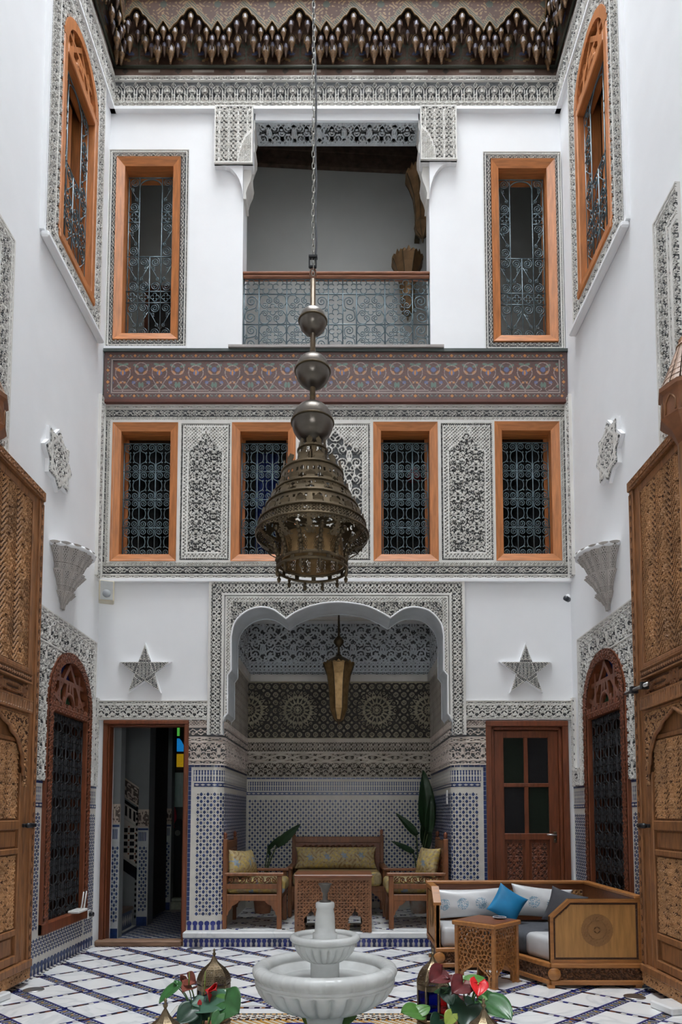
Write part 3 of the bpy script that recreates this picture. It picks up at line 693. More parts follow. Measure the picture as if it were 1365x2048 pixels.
# five-pointed stars
def star5(cx, cz, Rr, label):
    st0 = empty('plaster_star', (cx, WY, cz), 0, label, 'wall star', 'five-pointed plaster stars')
    pts = [(Rr * (1 if k % 2 == 0 else .40) * math.sin(k * pi / 5), Rr * (1 if k % 2 == 0 else .40) * math.cos(k * pi / 5)) for k in range(10)]
    mb = MB(); mb.prism(pts[::-1], lambda u, v, t: (u, -t, v), 0, .035); mb.build('star_body', [WHITE], st0)
    inner = [(x * .93, y * .93) for x, y in pts]
    tips = [(Rr * .93 * math.sin(2 * k * pi / 5), Rr * .93 * math.cos(2 * k * pi / 5)) for k in range(5)]
    def fn(u, v):
        x, y = u - Rr, v - Rr; o = p_chev(x, y)
        for k in range(5):
            a, b = tips[k], tips[(k + 2) % 5]; dx, dy = b[0] - a[0], b[1] - a[1]; L = math.hypot(dx, dy)
            d = ((x - a[0]) * dy - (y - a[1]) * dx) / L; s = ((x - a[0]) * dx + (y - a[1]) * dy) / L
            d = d + (-.012 if (0 * dy - 0 * dx - (a[0] * dy - a[1] * dx)) > 0 else .012) * -1
            o = np.where(np.abs(d) < .017, mx(line(np.abs(d) - .014, .003), disc(np.hypot(d, cen(s, .017)), .0055)), o)
        return o
    def p_chev(x, y): return st((np.sin(2 * pi * (y + np.abs(x) * .6) / .016) + .25) / .5 + .5) * (np.sin(2 * pi * x / .012) > -.75)
    relief('star_carving', st0, ST, 2 * Rr, 2 * Rr, .0045, fn, lambda u, v, t: (u - Rr, -.036 - t, v - Rr), .010, lambda u, v: pip(u - Rr, v - Rr, inner), skirt=False)
star5(*F(291.5, 1342), .27, 'white carved plaster five-pointed star above the open doorway')
star5(*F(1051, 1342), .27, 'white carved plaster five-pointed star above the brown panelled door')
# alcove back wall
mb = MB(); mb.box((XAL - .15, ABY, 0), (XAR + .15, ABY + .15, 3.75)); mb.box((XAL - .15, WY + .36, 3.5), (XAR + .15, ABY, 3.62))
for sg, P, L, front in PIL:
    xs = XAL if sg > 0 else XAR
    mb.box((xs - sg * .02, WY + TH, 0), (xs - sg * .12, ABY + .1, 3.6))
wall_alc = props(mb.build('wall_alcove', [WHITE]), 'walls of the seating alcove behind the lobed arch', 'wall', kind='structure')
mb = MB(); mb.box((XAL, ABY - .05, 2.80), (XAR, ABY, 2.86)); mb.box((XAL, ABY - .035, 2.86), (XAR, ABY, 2.885)); mb.build('alcove_cornice', [STUCCO], wall_alc)
mb = MB(); mb.box((XAL + .3, WY + .5, 3.47), (XAR - .3, WY + .56, 3.5)); mb.box((XAL + .3, ABY - .3, 3.47), (XAR - .3, ABY - .24, 3.5)); mb.build('ceiling_moulding', [STUCCO], wall_alc)
STD = [mat('stucco_alcove', (.50, .46, .40), .8, var=.12, nscale=5), mat('stucco_alcove_ground_shade', (.085, .075, .062), .9)]  # second tone carries the painted shade of the carved recesses
bw = XAR - XAL
def apan(name, z0, z1, fn, mats=STD, cell=.0068, d=.014):
    return relief(name, wall_alc, mats, bw, z1 - z0, cell, fn, mapY(XAL, z0, ABY - .004), d, skirt=False)
apan('carved_alcove_bands', 1.66, 2.12, lambda u, v: bands(v, [(0, .012, lambda y, k: np.ones_like(y)), (.012, .17, lambda y, k: p_arab(u, y, .22, k)), (.17, .18, lambda y, k: np.ones_like(y)), (.18, .29, lambda y, k: mx(p_chain(u, y, k, .27), p_arab(u, y, .135, k) * .9)), (.29, .30, lambda y, k: np.ones_like(y)),
                                                                   (.30, .425, lambda y, k: p_knot(u, y, k, .13)), (.425, 9, lambda y, k: np.ones_like(y))]))
def f_rosepan(u, v):
    h = .68; cy = h * .50; o = None
    d1, d2 = cen(u + v, .135), cen(u - v, .135)
    base = mx(line(np.hypot(cen(u, .0955), cen(v, .0955)) - .024, .007), disc(np.hypot(cen(u, .0955), cen(v, .0955)), .010), disc(np.hypot(cen(u + .048, .0955), cen(v + .048, .0955)), .016))
    for cx in (0.02, .60, 1.54, bw - .02):
        q, r = p_rose(u, v, cx, cy, .235, 16); base = np.where(r < .25, q, base)
    return np.where(np.minimum(v, h - v) < .012, 1, base)
apan('carved_star_panel', 2.12, 2.80, f_rosepan, [mat('stucco_olive', (.36, .33, .24), .8, var=.25, nscale=6), mat('stucco_olive_ground_shade', (.055, .05, .045), .9)])  # olive ground darkened to paint the shade between raised straps
apan('carved_alcove_frieze', 2.885, 3.5, lambda u, v: bands(v, [(0, .04, lambda y, k: p_chain(u, y, k, .07)), (.04, .05, lambda y, k: np.ones_like(y)), (.05, .15, lambda y, k: p_lattice(u, y, .05)), (.15, .16, lambda y, k: np.ones_like(y)), (.16, 9, lambda y, k: mx(p_arab(u, y, .36, .29), p_maze(u, y, .07) * .6))]), [STUCCO_C, STUCCO_SHADE])
# ------------------------------------------------------------------ zellij tiling
def tile_mesh(name, parent, polys, mp, mats, t0=0., t1=.0025, kind='stuff'):
    mb = MB()
    for pts, mi in polys:
        n = len(pts); u = np.array([p[0] for p in pts]); v = np.array([p[1] for p in pts])
        a = np.stack([np.broadcast_to(q, u.shape) for q in mp(u, v, np.full(n, t0))], 1); b = np.stack([np.broadcast_to(q, u.shape) for q in mp(u, v, np.full(n, t1))], 1)
        mb.add(list(map(tuple, a)) + list(map(tuple, b)), [tuple(range(n, 2 * n))] + [(i, (i + 1) % n, n + (i + 1) % n, n + i) for i in range(n)], mi)
    o = mb.build(name, mats, parent)
    if kind: o['kind'] = kind
    return o
def loz(cx, cy, a, b): return [(cx - a, cy), (cx, cy - b), (cx + a, cy), (cx, cy + b)]
def rcs(x0, x1, y0, y1, m, step=.03):
    n = max(1, int((x1 - x0) / step)); s = (x1 - x0) / n
    return [(rc(x0 + i * s, x0 + (i + 1) * s, y0, y1), m) for i in range(n)]
def rc(x0, x1, y0, y1): return [(x0, y0), (x1, y0), (x1, y1), (x0, y1)]
ZM = [BLUE, BLACKG, CREAM, BLUE_R]
def field(x0, x1, y0, y1, p=.063, q=.068, sx=.45, sy=.46):
    out = []; ny = int((y1 - y0) / (q / 2)); nx = int((x1 - x0) / p) + 2
    for j in range(1, ny):
        y = y0 + j * q / 2
        for i in range(-1, nx):
            x = x0 + (i + (.5 if j % 2 else 0.)) * p
            if x0 + .012 < x < x1 - .012: out.append((loz(x, y, p * sx * .5 * 1.15, q * sy * .62), 0))
            xt = x + p / 2
            if x0 + .015 < xt < x1 - .015: out.append((loz(xt, y, p * .13, q * .08), 1))
    return out
def spindles(x0, x1, y0, y1, p=.0275):
    out = rcs(x0, x1, y0, y1, 0); h = y1 - y0; n = int((x1 - x0) / p); p = (x1 - x0) / n
    return out, [([(c - p * .12, y0 + .1 * h * 0), (c + p * .12, y0), (c + p * .30, y0 + h * .18), (c + p * .17, y0 + h * .36), (c + p * .42, y0 + h * .46), (c + p * .42, y0 + h * .54), (c + p * .17, y0 + h * .64), (c + p * .30, y0 + h * .82), (c + p * .12, y1), (c - p * .12, y1), (c - p * .30, y0 + h * .82), (c - p * .17, y0 + h * .64), (c - p * .42, y0 + h * .54), (c - p * .42, y0 + h * .46), (c - p * .17, y0 + h * .36), (c - p * .30, y0 + h * .18)], 2) for c in (x0 + p * (k + .5) for k in range(n))]
def keyhole(p, h, n=10):                     # domed blue tile, base centre at the origin
    r = p * .43; c = h - r
    return [(-p * .30, 0), (p * .30, 0), (p * .24, c - r * .75)] + [(r * math.sin(a), c - r * math.cos(a)) for a in [pi * .30 + k * (1.4 * pi) / n for k in range(n + 1)]] + [(-p * .24, c - r * .75)]
def zellij(parent, W, H, mp, x0=0., x1=None, key=.09, top=True, p=.063, border=(0, 0), seg=None):
    x1 = W if x1 is None else x1
    relief('tile_bed', parent, [CREAM], W, H, .03 if seg is None else seg, lambda u, v: np.zeros_like(u), mp, .001, skirt=False)
    pol = []; late = []
    yT = H
    if top:
        k = max(2, int((x1 - x0) / .055)); s = (x1 - x0) / k
        pol += [(rc(x0 + i * s + .002, x0 + (i + 1) * s - .002, H - .020, H - .002), 0) for i in range(k)]
        a, b = spindles(x0 + .03 * (border[0] > 0) + .02, x1 - .02 - .03 * (border[1] > 0), H - .155, H - .05); pol += a; late += b
        y = H - .205; k = max(2, int((x1 - x0) / .055)); s = (x1 - x0) / k
        pol += rcs(x0 + border[0], x1 - border[1], y - .003, y + .033, 0)
        late += [([(x0 + i * s + .004, y + .015), (x0 + (i + .5) * s, y + .006), (x0 + (i + 1) * s - .004, y + .015), (x0 + (i + .5) * s, y + .024)], 2) for i in range(k) if border[0] - .01 < i * s and (i + 1) * s < x1 - x0 - border[1] + .01]
        yT = H - .225
    for e, xx in ((border[0], x0), (border[1], x1 - .03)):
        if e: k = int(H / .045); pol += [(rc(xx + .002, xx + .028, (H - .02) * i / k + .002, (H - .02) * (i + 1) / k - .002), 0) for i in range(2, k)]
    pol += field(x0 + border[0] + .008, x1 - border[1] - .008, key + .02, yT, p, p * 1.08)
    tile_mesh('zellij_mosaic', parent, pol, mp, ZM)
    if late: tile_mesh('zellij_spindles', parent, late, mp, ZM, .0026, .004)
for sg, P, L, front in PIL:
    mp = pmap(P, L, FLA, sg); H = ZT - FLA
    b = (.055, 0.) if sg > 0 else (0., .055)
    zellij(wall_back, L, H, mp, 0, L, .10, True, .063, b)
    k = 7; s = front / k                      # domed tiles round the foot of the pillar
    kh = keyhole(s, .085)
    for i in range(k):
        c = (i + .5) * s; c = c if sg > 0 else L - c
        tile_mesh('domed_tile', wall_back, [([(c + a, .004 + bb) for a, bb in kh], 0)], mp, [BLUE_R], .001, .004, None)
mp = mapY(XAL, FLA, ABY - .003); zellij(wall_alc, XAR - XAL, 1.66 - FLA, mp, key=.03)

# ------------------------------------------------------------------ floor
FLX0, FLX1, FLY0, FLY1 = WL, WR, .5, 6.4
mb = MB(); mb.box((WL - .1, -1.3, -.08), (WR + .1, WY + TH, 0)); floor = props(mb.build('floor', [CREAM]), 'white marble courtyard floor with blue and white mosaic strips', 'floor', kind='structure')
SL, PD = .90, .435
MX = -.09
def clip(poly, a, b, c):                      # keep a x + b y <= c
    out = []; n = len(poly)
    for i in range(n):
        p, q = poly[i], poly[(i + 1) % n]; dp, dq = a * p[0] + b * p[1] - c, a * q[0] + b * q[1] - c
        if dp <= 0: out.append(p)
        if dp * dq < 0: t = dp / (dp - dq); out.append((p[0] + t * (q[0] - p[0]), p[1] + t * (q[1] - p[1])))
    return out
SQ = (-1.045, 2.56, .865, 4.44)              # mosaic square round the fountain
A0, B0 = 4.81 + SL * (-1.79), 4.792 - SL * (-1.818)      # one thick line (y + SL x) and one thin line (y - SL x) on the left half
hwA, hwB = .040, .020
regions = []
def area(p): return abs(sum(p[i][0] * p[(i + 1) % len(p)][1] - p[(i + 1) % len(p)][0] * p[i][1] for i in range(len(p)))) / 2 if len(p) > 2 else 0
kA = math.sqrt(1 + SL * SL)
def in_floor(x, y): return WL + .06 < x < WR - .06 and 2.3 < y < 6.37 and not (SQ[0] < x < SQ[2] and SQ[1] < y < SQ[3])
nt = 0
slab_me = {}
for mir in (0, 1):
    for i in range(-12, 16):
        for j in range(-12, 16):
            a0, a1 = A0 + PD * i + hwA * kA / 1, A0 + PD * (i + 1) - hwA * kA / 1
            b0, b1 = B0 + PD * j + hwB * kA, B0 + PD * (j + 1) - hwB * kA
            q = [((a - b) / (2 * SL), (a + b) / 2) for a, b in ((a0, b0), (a0, b1), (a1, b1), (a1, b0))]
            xlim = MX - .022
            q = clip(q, 1, 0, xlim); q = clip(q, -1, 0, -(WL + .06)) if len(q) > 2 else q
            if len(q) < 3: continue
            if mir: q = [(2 * MX - x, y) for x, y in q]; q = clip(q, 1, 0, WR - .06)
            q = clip(q, 0, 1, 6.37) if len(q) > 2 else q; q = clip(q, 0, -1, -2.3) if len(q) > 2 else q
            if len(q) < 3: continue
            parts = [clip(q, 0, -1, -SQ[3] - .03), [], [], clip(q, 0, 1, SQ[3] + .03)]
            side = clip(parts[3], 1, 0, SQ[0] - .03) if not mir else clip(parts[3], -1, 0, -(SQ[2] + .03))
            mb = MB()
            for pq in (parts[0], side):
                if area(pq) > .002:
                    s = sum(pq[k][0] * pq[(k + 1) % len(pq)][1] - pq[(k + 1) % len(pq)][0] * pq[k][1] for k in range(len(pq)))
                    if s < 0: pq = pq[::-1]
                    mb.prism(pq, lambda u, v, t: (u, v, t), .0, .006)
            if mb.v: mb.build('marble_tile', [MARBLE], floor); nt += 1
FM = [BLUE_R, CREAM, BLACKG, OCHRE, BROWNG]
pol = []
def strip(mir, thick, c):
    sgn = -1 if thick else 1
    L = .034; n = int(9 / L); hw = hwA if thick else hwB
    dx, dy = 1 / kA, sgn * SL / kA; nx, ny = -dy, dx
    for k in range(-n, n):
        x = MX - 2.5 + k * L * dx; x0 = x; y0 = (c - SL * x0) if thick else (c + SL * x0)
        if x0 > MX - .01 or x0 < WL: continue
        def at(s, t): return (x0 + dx * s + nx * t, y0 + dy * s + ny * t)
        def put(pts, m):
            cx, cy = sum(p[0] for p in pts) / len(pts), sum(p[1] for p in pts) / len(pts)
            if mir: pts = [(2 * MX - p[0], p[1]) for p in pts][::-1]; cx = 2 * MX - cx
            if in_floor(cx, cy): pol.append((pts, m))
        for sg in (-1, 1):
            e0, e1 = sorted((sg * hw, sg * (hw - (.0105 if thick else .006)))); put([at(0, e0), at(L, e0), at(L, e1), at(0, e1)], 0)
        g = hw - (.016 if thick else .009)
        if thick:
            put([at(.10 * L, -g), at(.28 * L, -g), at(.66 * L, g), at(.48 * L, g)], 2 if k % 2 else 0)
            if k % 3 == 0: put(loz(*at(.4 * L, 0), .010, .010), 3)
        else:
            put([at(0, -g), at(L * .9, -g), at(L * .9, g), at(0, g)], [2, 1, 0, 1, 2, 4][k % 6])
for mir in (0, 1):
    for i in range(-12, 16): strip(mir, True, A0 + PD * i); strip(mir, False, B0 + PD * i)
for k in range(-60, 200):                     # centre seam and edge checks
    y = 2.3 + k * .034
    for sx in (-1, 1):
        x = WL + .03 if sx < 0 else WR - .03
        if .6 < y < 6.37: pol.append((rc(x - .028, x, y, y + .034), 0 if k % 2 else 1)); pol.append((rc(x, x + .028, y, y + .034), 1 if k % 2 else 2))
for k in range(134):
    x = WL + .034 * k
    if x + .034 < WR: pol.append((rc(x, x + .034, 6.372, 6.386), 0 if k % 2 else 1)); pol.append((rc(x, x + .034, 6.386, 6.4), 1 if k % 2 else 0))
tile_mesh('mosaic_strips', floor, pol, lambda u, v, t: (u, v, t + 0 * u), FM, .001, .005)
# mosaic square with an octagon round the fountain
sw, shh = SQ[2] - SQ[0], SQ[3] - SQ[1]
def i_sq(u, v):
    e = np.minimum(np.minimum(u, sw - u), np.minimum(v, shh - v)); s = np.where(np.minimum(u, sw - u) < np.minimum(v, shh - v), v, u)
    x, y = u - sw / 2, v - shh / 2; oc = np.maximum(np.maximum(np.abs(x), np.abs(y)), (np.abs(x) + np.abs(y)) / 1.414)
    o = np.ones_like(u)
    o = np.where(e < .010, 0, np.where(e < .036, np.where(tri(s / .07) > .55, 2, np.where(tri(s / .14 + .2) > .85, 3, 1)), np.where(e < .046, 0, o)))
    o = np.where((e > .046) & (e < .135), 5, o)
    o = np.where((e > .135) & (e < .143), 2, o); o = np.where((e > .150) & (e < .172), np.where(tri(s / .034) > .5, 3, 2), o)
    o = np.where((e > .180) & (e < .262), np.where((np.sin(2 * pi * s / .06) * np.sin(2 * pi * (e - .18) / .041) > .25), 2, np.where(np.sin(2 * pi * s / .03 + 1) * np.cos(2 * pi * (e - .18) / .041) > .6, 4, 1)), o)
    o = np.where((e > .268) & (e < .29), np.where(tri(s / .034) > .5, 3, 2), o)
    ring = (e > .29); an = np.arctan2(y, x)
    o = np.where(ring, np.where(oc > .60, np.where(tri((x + y) / .05) > .5, 1, 3), np.where(oc > .575, 0, np.where(tri(an * 12 / (2 * pi) + oc * 3) > .6, 6, np.where(tri(an * 12 / (2 * pi) + oc * 3) > .3, 0, 1)))), o)
    return o
relief('mosaic_square', floor, FM + [MARBLE, GREENG], sw, shh, .0115, lambda u, v: np.zeros_like(u), lambda u, v, t: (SQ[0] + u, SQ[1] + v, .004 + t), .0, idx=i_sq)
# raised alcove floor: marble nosing over a row of domed blue tiles
SX0, SX1 = DOORL[1] - .01, DOORR[0] - .03
mb = MB(); mb.box((SX0, 6.415, 0), (SX1, WY + .03, .085)); mb.box((XAL - .04, WY + .03, 0), (XAR + .04, ABY, .085)); step = props(mb.build('floor_alcove', [CREAM]), 'raised alcove floor with a tiled riser', 'floor', kind='structure')
mb = MB(); mb.box((SX0, 6.385, .085), (SX1, WY + .03, FLA)); mb.box((XAL - .03, WY + .03, .085), (XAR + .03, ABY, FLA)); mb.build('marble_nosing', [MARBLE_S], step, bv=.01)
k = 58; s = (SX1 - SX0) / k; kh = keyhole(s, .072)
mb = MB(); mb.prism([(a, .004 + b) for a, b in kh], lambda u, v, t: (u, -t, v), .0, .004); me = mb.mesh('domed_tile', [BLUE_R])
mb = MB(); mb.prism([(a, .004 + b) for a, b in kh], lambda u, v, t: (u, -t, v), .0, .004); me2 = mb.mesh('domed_tile', [mat('deep_navy_glaze', (.012, .02, .10), .15, var=.3)])
for i in range(k): link('domed_tile', me if R.random() < .55 else me2, step, (SX0 + (i + .5) * s, 6.415, .0))
mb = MB(); mb.box((SX0, 6.412, .074), (SX1, 6.416, .085)); mb.build('riser_line', [BLUE], step)
pol = []
for i in range(-4, 12):                       # strips on the alcove floor
    for sgn in (1, -1):
        for kk in range(70):
            x = XAL + .02 + kk * .034; y = 6.55 + i * .36 + sgn * (x - MX) * .75
            if 6.52 < y < ABY - .03 and x < XAR - .05: pol.append(([(x, y - .012), (x + .03, y - .012 + sgn * .0225), (x + .03, y + .012 + sgn * .0225), (x, y + .012)], 0 if kk % 3 == 0 else (2 if kk % 3 == 1 else 1)))
tile_mesh('alcove_mosaic_strips', step, pol, lambda u, v, t: (u, v, FLA + t + 0 * u), FM, .0, .003)
# floor spotlights
for px, py, lab in ((67, 1982, 'round steel floor spotlight in the marble near the left carved door leaf'), (390, 1899, 'round steel floor spotlight beside the alcove step'), (1270, 1996, 'round steel floor spotlight in front of the carved corner sofa')):
    x, y = onZ(px, py, 0); t = empty('floor_spotlight', (x, y, .006), 0, lab, 'floor light', 'steel floor spotlights')
    mb = MB(); mb.lathe([(.070, 0), (.070, .004), (.062, .007), (.050, .006)], 24); mb.build('steel_ring', [STEEL], t)
    mb = MB(); mb.lathe([(.050, .0), (.050, .005), (.001, .0055)], 24); mb.build('lens', [mat('spot_lens', (.12, .12, .12), .2)], t)

# ------------------------------------------------------------------ carved and tiled side walls
SWC = .0056
def side(name, wl, sd, y0, y1, z0, z1, fn, depth=.014, off=.016, mask=None, cell=SWC, mats=ST):
    w = y1 - y0; mp = mapL(y0, z0, WL + off) if sd < 0 else mapR(y1, z0, WR - off)
    f2 = fn if sd < 0 else (lambda u, v: fn(w - u, v)); m2 = mask if (mask is None or sd < 0) else (lambda u, v: mask(w - u, v))
    return relief(name, wl, mats, w, z1 - z0, cell, f2, mp, depth, m2)
for sd, wl, U, Wd, ut, yc in ((-1, wall_left, LU, LW, (5.07, 6.25), WY), (1, wall_right, RU, RW, (4.985, 6.155), WY)):
    # upper window surround
    y0, y1 = ut; za, zb = 5.79, z0 if False else fz(222) - .03; r = (U[1] - U[0]) / 2; c = (U[0] + U[1]) / 2
    def fn(u, v, y0=y0, y1=y1, za=za, zb=zb):
        w, h = y1 - y0, zb - za
        return ringband(u, v, w, h, 9, lambda s, t: bands(t, [(0, .014, lambda y, k: np.ones_like(y)), (.014, .15, lambda y, k: p_arab(s, y, .15, k)), (.15, .165, lambda y, k: np.ones_like(y)), (.165, 9, lambda y, k: p_arab(u, v, .16, .16))]))
    def mk(u, v, y0=y0, za=za, U=U, c=c, r=r):
        y, z = u + y0, v + za; return ~(((np.abs(y - c) < r - .015) & (z > U[2] + .01) & (z < U[3])) | (np.hypot(y - c, z - U[3]) < r - .015))
    side('carved_window_surround', wl, sd, y0, y1, za, zb, fn, .016, .022, mk)
    mb = MB(); a, b = (WL, WL + .07) if sd < 0 else (WR - .07, WR)
    mb.box((a, y0 - .03, za - .05), (b, y1 + .03, za)); mb.build('window_ledge', [WHITE], wl, bv=.012)
    mb = MB(); a, b = (WL, WL + .035) if sd < 0 else (WR - .035, WR); mb.box((a, y0 - .04, za), (b, y0, zb)); mb.build('surround_edge', [WHITE], wl)
    # lower window surround
    y0, y1, za, zb = 4.85, (6.38 if sd < 0 else 6.26), 1.49, 2.85; r = (Wd[1] - Wd[0]) / 2; c = (Wd[0] + Wd[1]) / 2
    def fn(u, v, w=y1 - y0, h=zb - za):
        t = np.minimum(w - u, h - v); s = np.where(w - u < h - v, v, u)
        return bands(t, [(0, .012, lambda y, k: np.ones_like(y)), (.012, .05, lambda y, k: p_chain(s, y, k, .1)), (.05, .06, lambda y, k: np.ones_like(y)), (.06, .26, lambda y, k: p_arab(s, y, .2, k)), (.26, .275, lambda y, k: np.ones_like(y)), (.275, 9, lambda y, k: p_arab(u, v, .18, .18))])
    def mk(u, v, y0=y0, za=za, W=Wd, c=c, r=r):
        y, z = u + y0, v + za; return ~(((np.abs(y - c) < r - .015) & (z < W[3])) | (np.hypot(y - c, z - W[3]) < r - .015))
    side('carved_window_surround', wl, sd, y0, y1, za, zb, fn, .016, .02, mk)
    yk = WY - .075
    side('carved_corner_strip', wl, sd, yk, WY - .01, za, fz(1402) + .02, lambda u, v: p_arab(v, u, .14, .075), .012, .02)
    side('carved_corner_foot', wl, sd, y1, yk, za, 1.66, lambda u, v: p_arab(u, v, .12, .17), .012, .02)
    # tiles
    off = .012
    for (ya, yb, zt, tp, key) in ((Wd[1], WY, 1.49, True, .10), (4.4, Wd[1], .29, False, .10), (4.75, Wd[0], 1.49, True, .30)):
        zb0 = 0. if key < .2 else .29
        mp = mapL(ya, zb0, WL + off) if sd < 0 else mapR(yb, zb0, WR - off)
        zellij(wl, yb - ya, zt - zb0, mp, key=(.10 if zb0 == 0 else .02), top=tp, p=.052, seg=.2)
        if zb0 == 0:
            n = int((yb - ya) / .06); s = (yb - ya) / n; kh = keyhole(s, .085)
            tile_mesh('domed_tiles', wl, [([(s * (i + .5) + a, .006 + b) for a, b in kh], 0) for i in range(n)], mp, [BLUE], .001, .004)
    # carved wall round the great door, at the near edge of the photograph
    yn, zn = (4.61, 5.31) if sd < 0 else (4.53, 5.36)
    def fn(u, v, w=yn - 4.2, h=zn - 3.3):
        t = np.minimum(w - u, h - v); s = np.where(w - u < h - v, v, u)
        return bands(t, [(0, .012, lambda y, k: np.ones_like(y)), (.012, .04, lambda y, k: p_chain(s, y, k, .08)), (.04, .05, lambda y, k: np.ones_like(y)), (.05, .19, lambda y, k: p_arab(s, y, .15, k)), (.19, .2, lambda y, k: np.ones_like(y)), (.2, .23, lambda y, k: p_chain(s, y, k, .08)), (.23, .26, lambda y, k: np.ones_like(y)), (.26, 9, lambda y, k: p_arab(u, v, .15, .15))])
    side('carved_door_surround', wl, sd, 4.2, yn, 3.3, zn, fn, .014, .02, None, .0056)

# eight-pointed stars
def star8(sd, yc, zc, Rr, label):
    o = empty('carved_star_plaque', (WL if sd < 0 else WR, yc, zc), pi / 2 if sd < 0 else -pi / 2, label, 'wall star', 'eight-pointed plaster plaques')
    pts = [(Rr * (1 if k % 2 == 0 else .76) * math.sin(k * pi / 8), Rr * (1 if k % 2 == 0 else .76) * math.cos(k * pi / 8)) for k in range(16)]
    mb = MB(); mb.prism(pts[::-1], lambda u, v, t: (u, -t, v), 0, .030); mb.build('plaque_body', [WHITE], o)
    ins = [(x * .93, y * .93) for x, y in pts]
    def fn(u, v):
        x, y = u - Rr, v - Rr; a = p_arab(x, y, .13, .13); q = np.minimum(np.maximum(np.abs(x), np.abs(y)), (np.abs(x) + np.abs(y)) / 1.414)
        return mx(a, line(np.maximum(np.abs(x), np.abs(y)) - Rr * .55, .012), line((np.abs(x) + np.abs(y)) / 1.414 - Rr * .55, .012))
    relief('plaque_carving', o, ST, 2 * Rr, 2 * Rr, .006, fn, lambda u, v, t: (u - Rr, -.031 - t, v - Rr), .010, lambda u, v: pip(u - Rr, v - Rr, ins), skirt=False)
star8(-1, 5.435, 4.13, .27, 'white carved eight-pointed plaster plaque on the left side wall')
star8(1, 5.42, 4.20, .27, 'white carved eight-pointed plaster plaque on the right side wall')
# muqarnas wall corbels
def corbel(sd, yc, zt, label):
    o = empty('muqarnas_corbel', (WL if sd < 0 else WR, yc, zt), pi / 2 if sd < 0 else -pi / 2, label, 'corbel', 'carved plaster corbels')
    CM = [mat('corbel_plaster', (.47, .44, .41), .8, var=.1), mat('corbel_hole_shade', (.12, .11, .10), .9)]  # second tone paints the shade of carved holes on flat tiers
    tiers = [(0., -.21, .245, .155, 9), (-.20, -.365, .165, .085, 7), (-.355, -.48, .085, .025, 5)]
    mb = MB(); mb.lathe([(.262, 0.0), (.262, -.022), (.25, -.03)][::-1], 28, caps=True); mb.v = [(x, -max(0., -y) if y < 0 else 0., z) for x, y, z in mb.v]; mb.build('corbel_slab', [WHITE], o)
    for (a, b, r0, r1, n) in tiers:
        def fn(u, v, n=n, a=a, b=b):
            x = cen(u, 1. / n); h = (v / (a - b))
            return np.clip(1.15 - np.abs(x * n) * 2 * .9, 0, 1) ** .5
        nn = n
        def mp(u, v, t, r0=r0, r1=r1, a=a, b=b, n=n):
            k = v / (a - b); th = pi * u; f = np.abs(((u * n) % 1) - .5) * 2
            r = r1 + (r0 - r1) * (k ** 2.0) + .020 * (1 - f ** 2) * (.3 + .7 * k) + .008 * np.floor(k * 2.99)
            return r * np.cos(pi - th), -r * np.sin(th) * .95, b + v - .015 * f * (k < .15)
        def ix(u, v, n=n, a=a, b=b):
            f = (u * n) % 1; k = v / (a - b); return ((np.abs(f - .5) < .24) & (np.sin(k * 44) * np.cos((f - .5) * 26) > .3) & (k > .10) & (k < .92)).astype(int)
        nu = n * 10
        U, V = np.meshgrid(np.linspace(0, 1, nu * 2 + 1), np.linspace(0, a - b, 41)); Pt = np.stack(mp(U.ravel(), V.ravel(), 0), 1)
        g = np.arange(U.size).reshape(U.shape); Q = np.stack([g[:-1, :-1], g[:-1, 1:], g[1:, 1:], g[1:, :-1]], -1).reshape(-1, 4)
        mi = ix((U[:-1, :-1] + U[1:, 1:]) / 2, (V[:-1, :-1] + V[1:, 1:]) / 2).ravel()
        link('muqarnas_tier', np_mesh('muqarnas_tier', Pt, Q, mi, CM), o)
        mb = MB(); mb.lathe([(.001, b), (r1 * 1.0, b), (r1 * .98, b + .01)], 20); mb.v = [(x, min(y, 0), z) for x, y, z in mb.v]; mb.build('tier_underside', [CM[0]], o)
corbel(-1, 5.63, 3.43, 'small white muqarnas plaster corbel on the left side wall')
corbel(1, 5.56, 3.40, 'small white muqarnas plaster corbel on the right side wall')

# ------------------------------------------------------------------ painted cedar cornice with muqarnas
CP = [mat('cornice_ground', (.045, .022, .012), .7, spec=.25, var=.3, nscale=10), mat('cornice_gold', (.125, .072, .026), .6, spec=.25, var=.25), mat('cornice_green', (.030, .036, .024), .7, spec=.25), mat('cornice_blue', (.045, .055, .11), .7, spec=.25), mat('cornice_rust', (.050, .020, .010), .7, spec=.25), mat('cornice_dark', (.03, .02, .014), .7), mat('cornice_pale', (.26, .23, .20), .7)]
CPZ = lambda py, y=6.36: onY(600, py, y)[1]
PER = .545
def zig(x):                                    # lower edge of the front board (height) as a function of the distance along it
    d = np.abs(cen(x, PER)); pk, mn, vl = CPZ(27), CPZ(52), CPZ(74); a, b = PER * .385, PER * .5
    t1 = np.clip(d / a, 0, 1); t2 = np.clip((d - a) / (b - a), 0, 1)
    return np.where(d < a, pk + (vl - pk) * t1 ** 1.1 + .022 * np.abs(np.sin(3 * pi * t1)), vl + (mn - vl) * t2 ** .7)
zb0, zb1 = CPZ(137, 6.47), 9.62
zf0, zf1 = CPZ(80), CPZ(2)
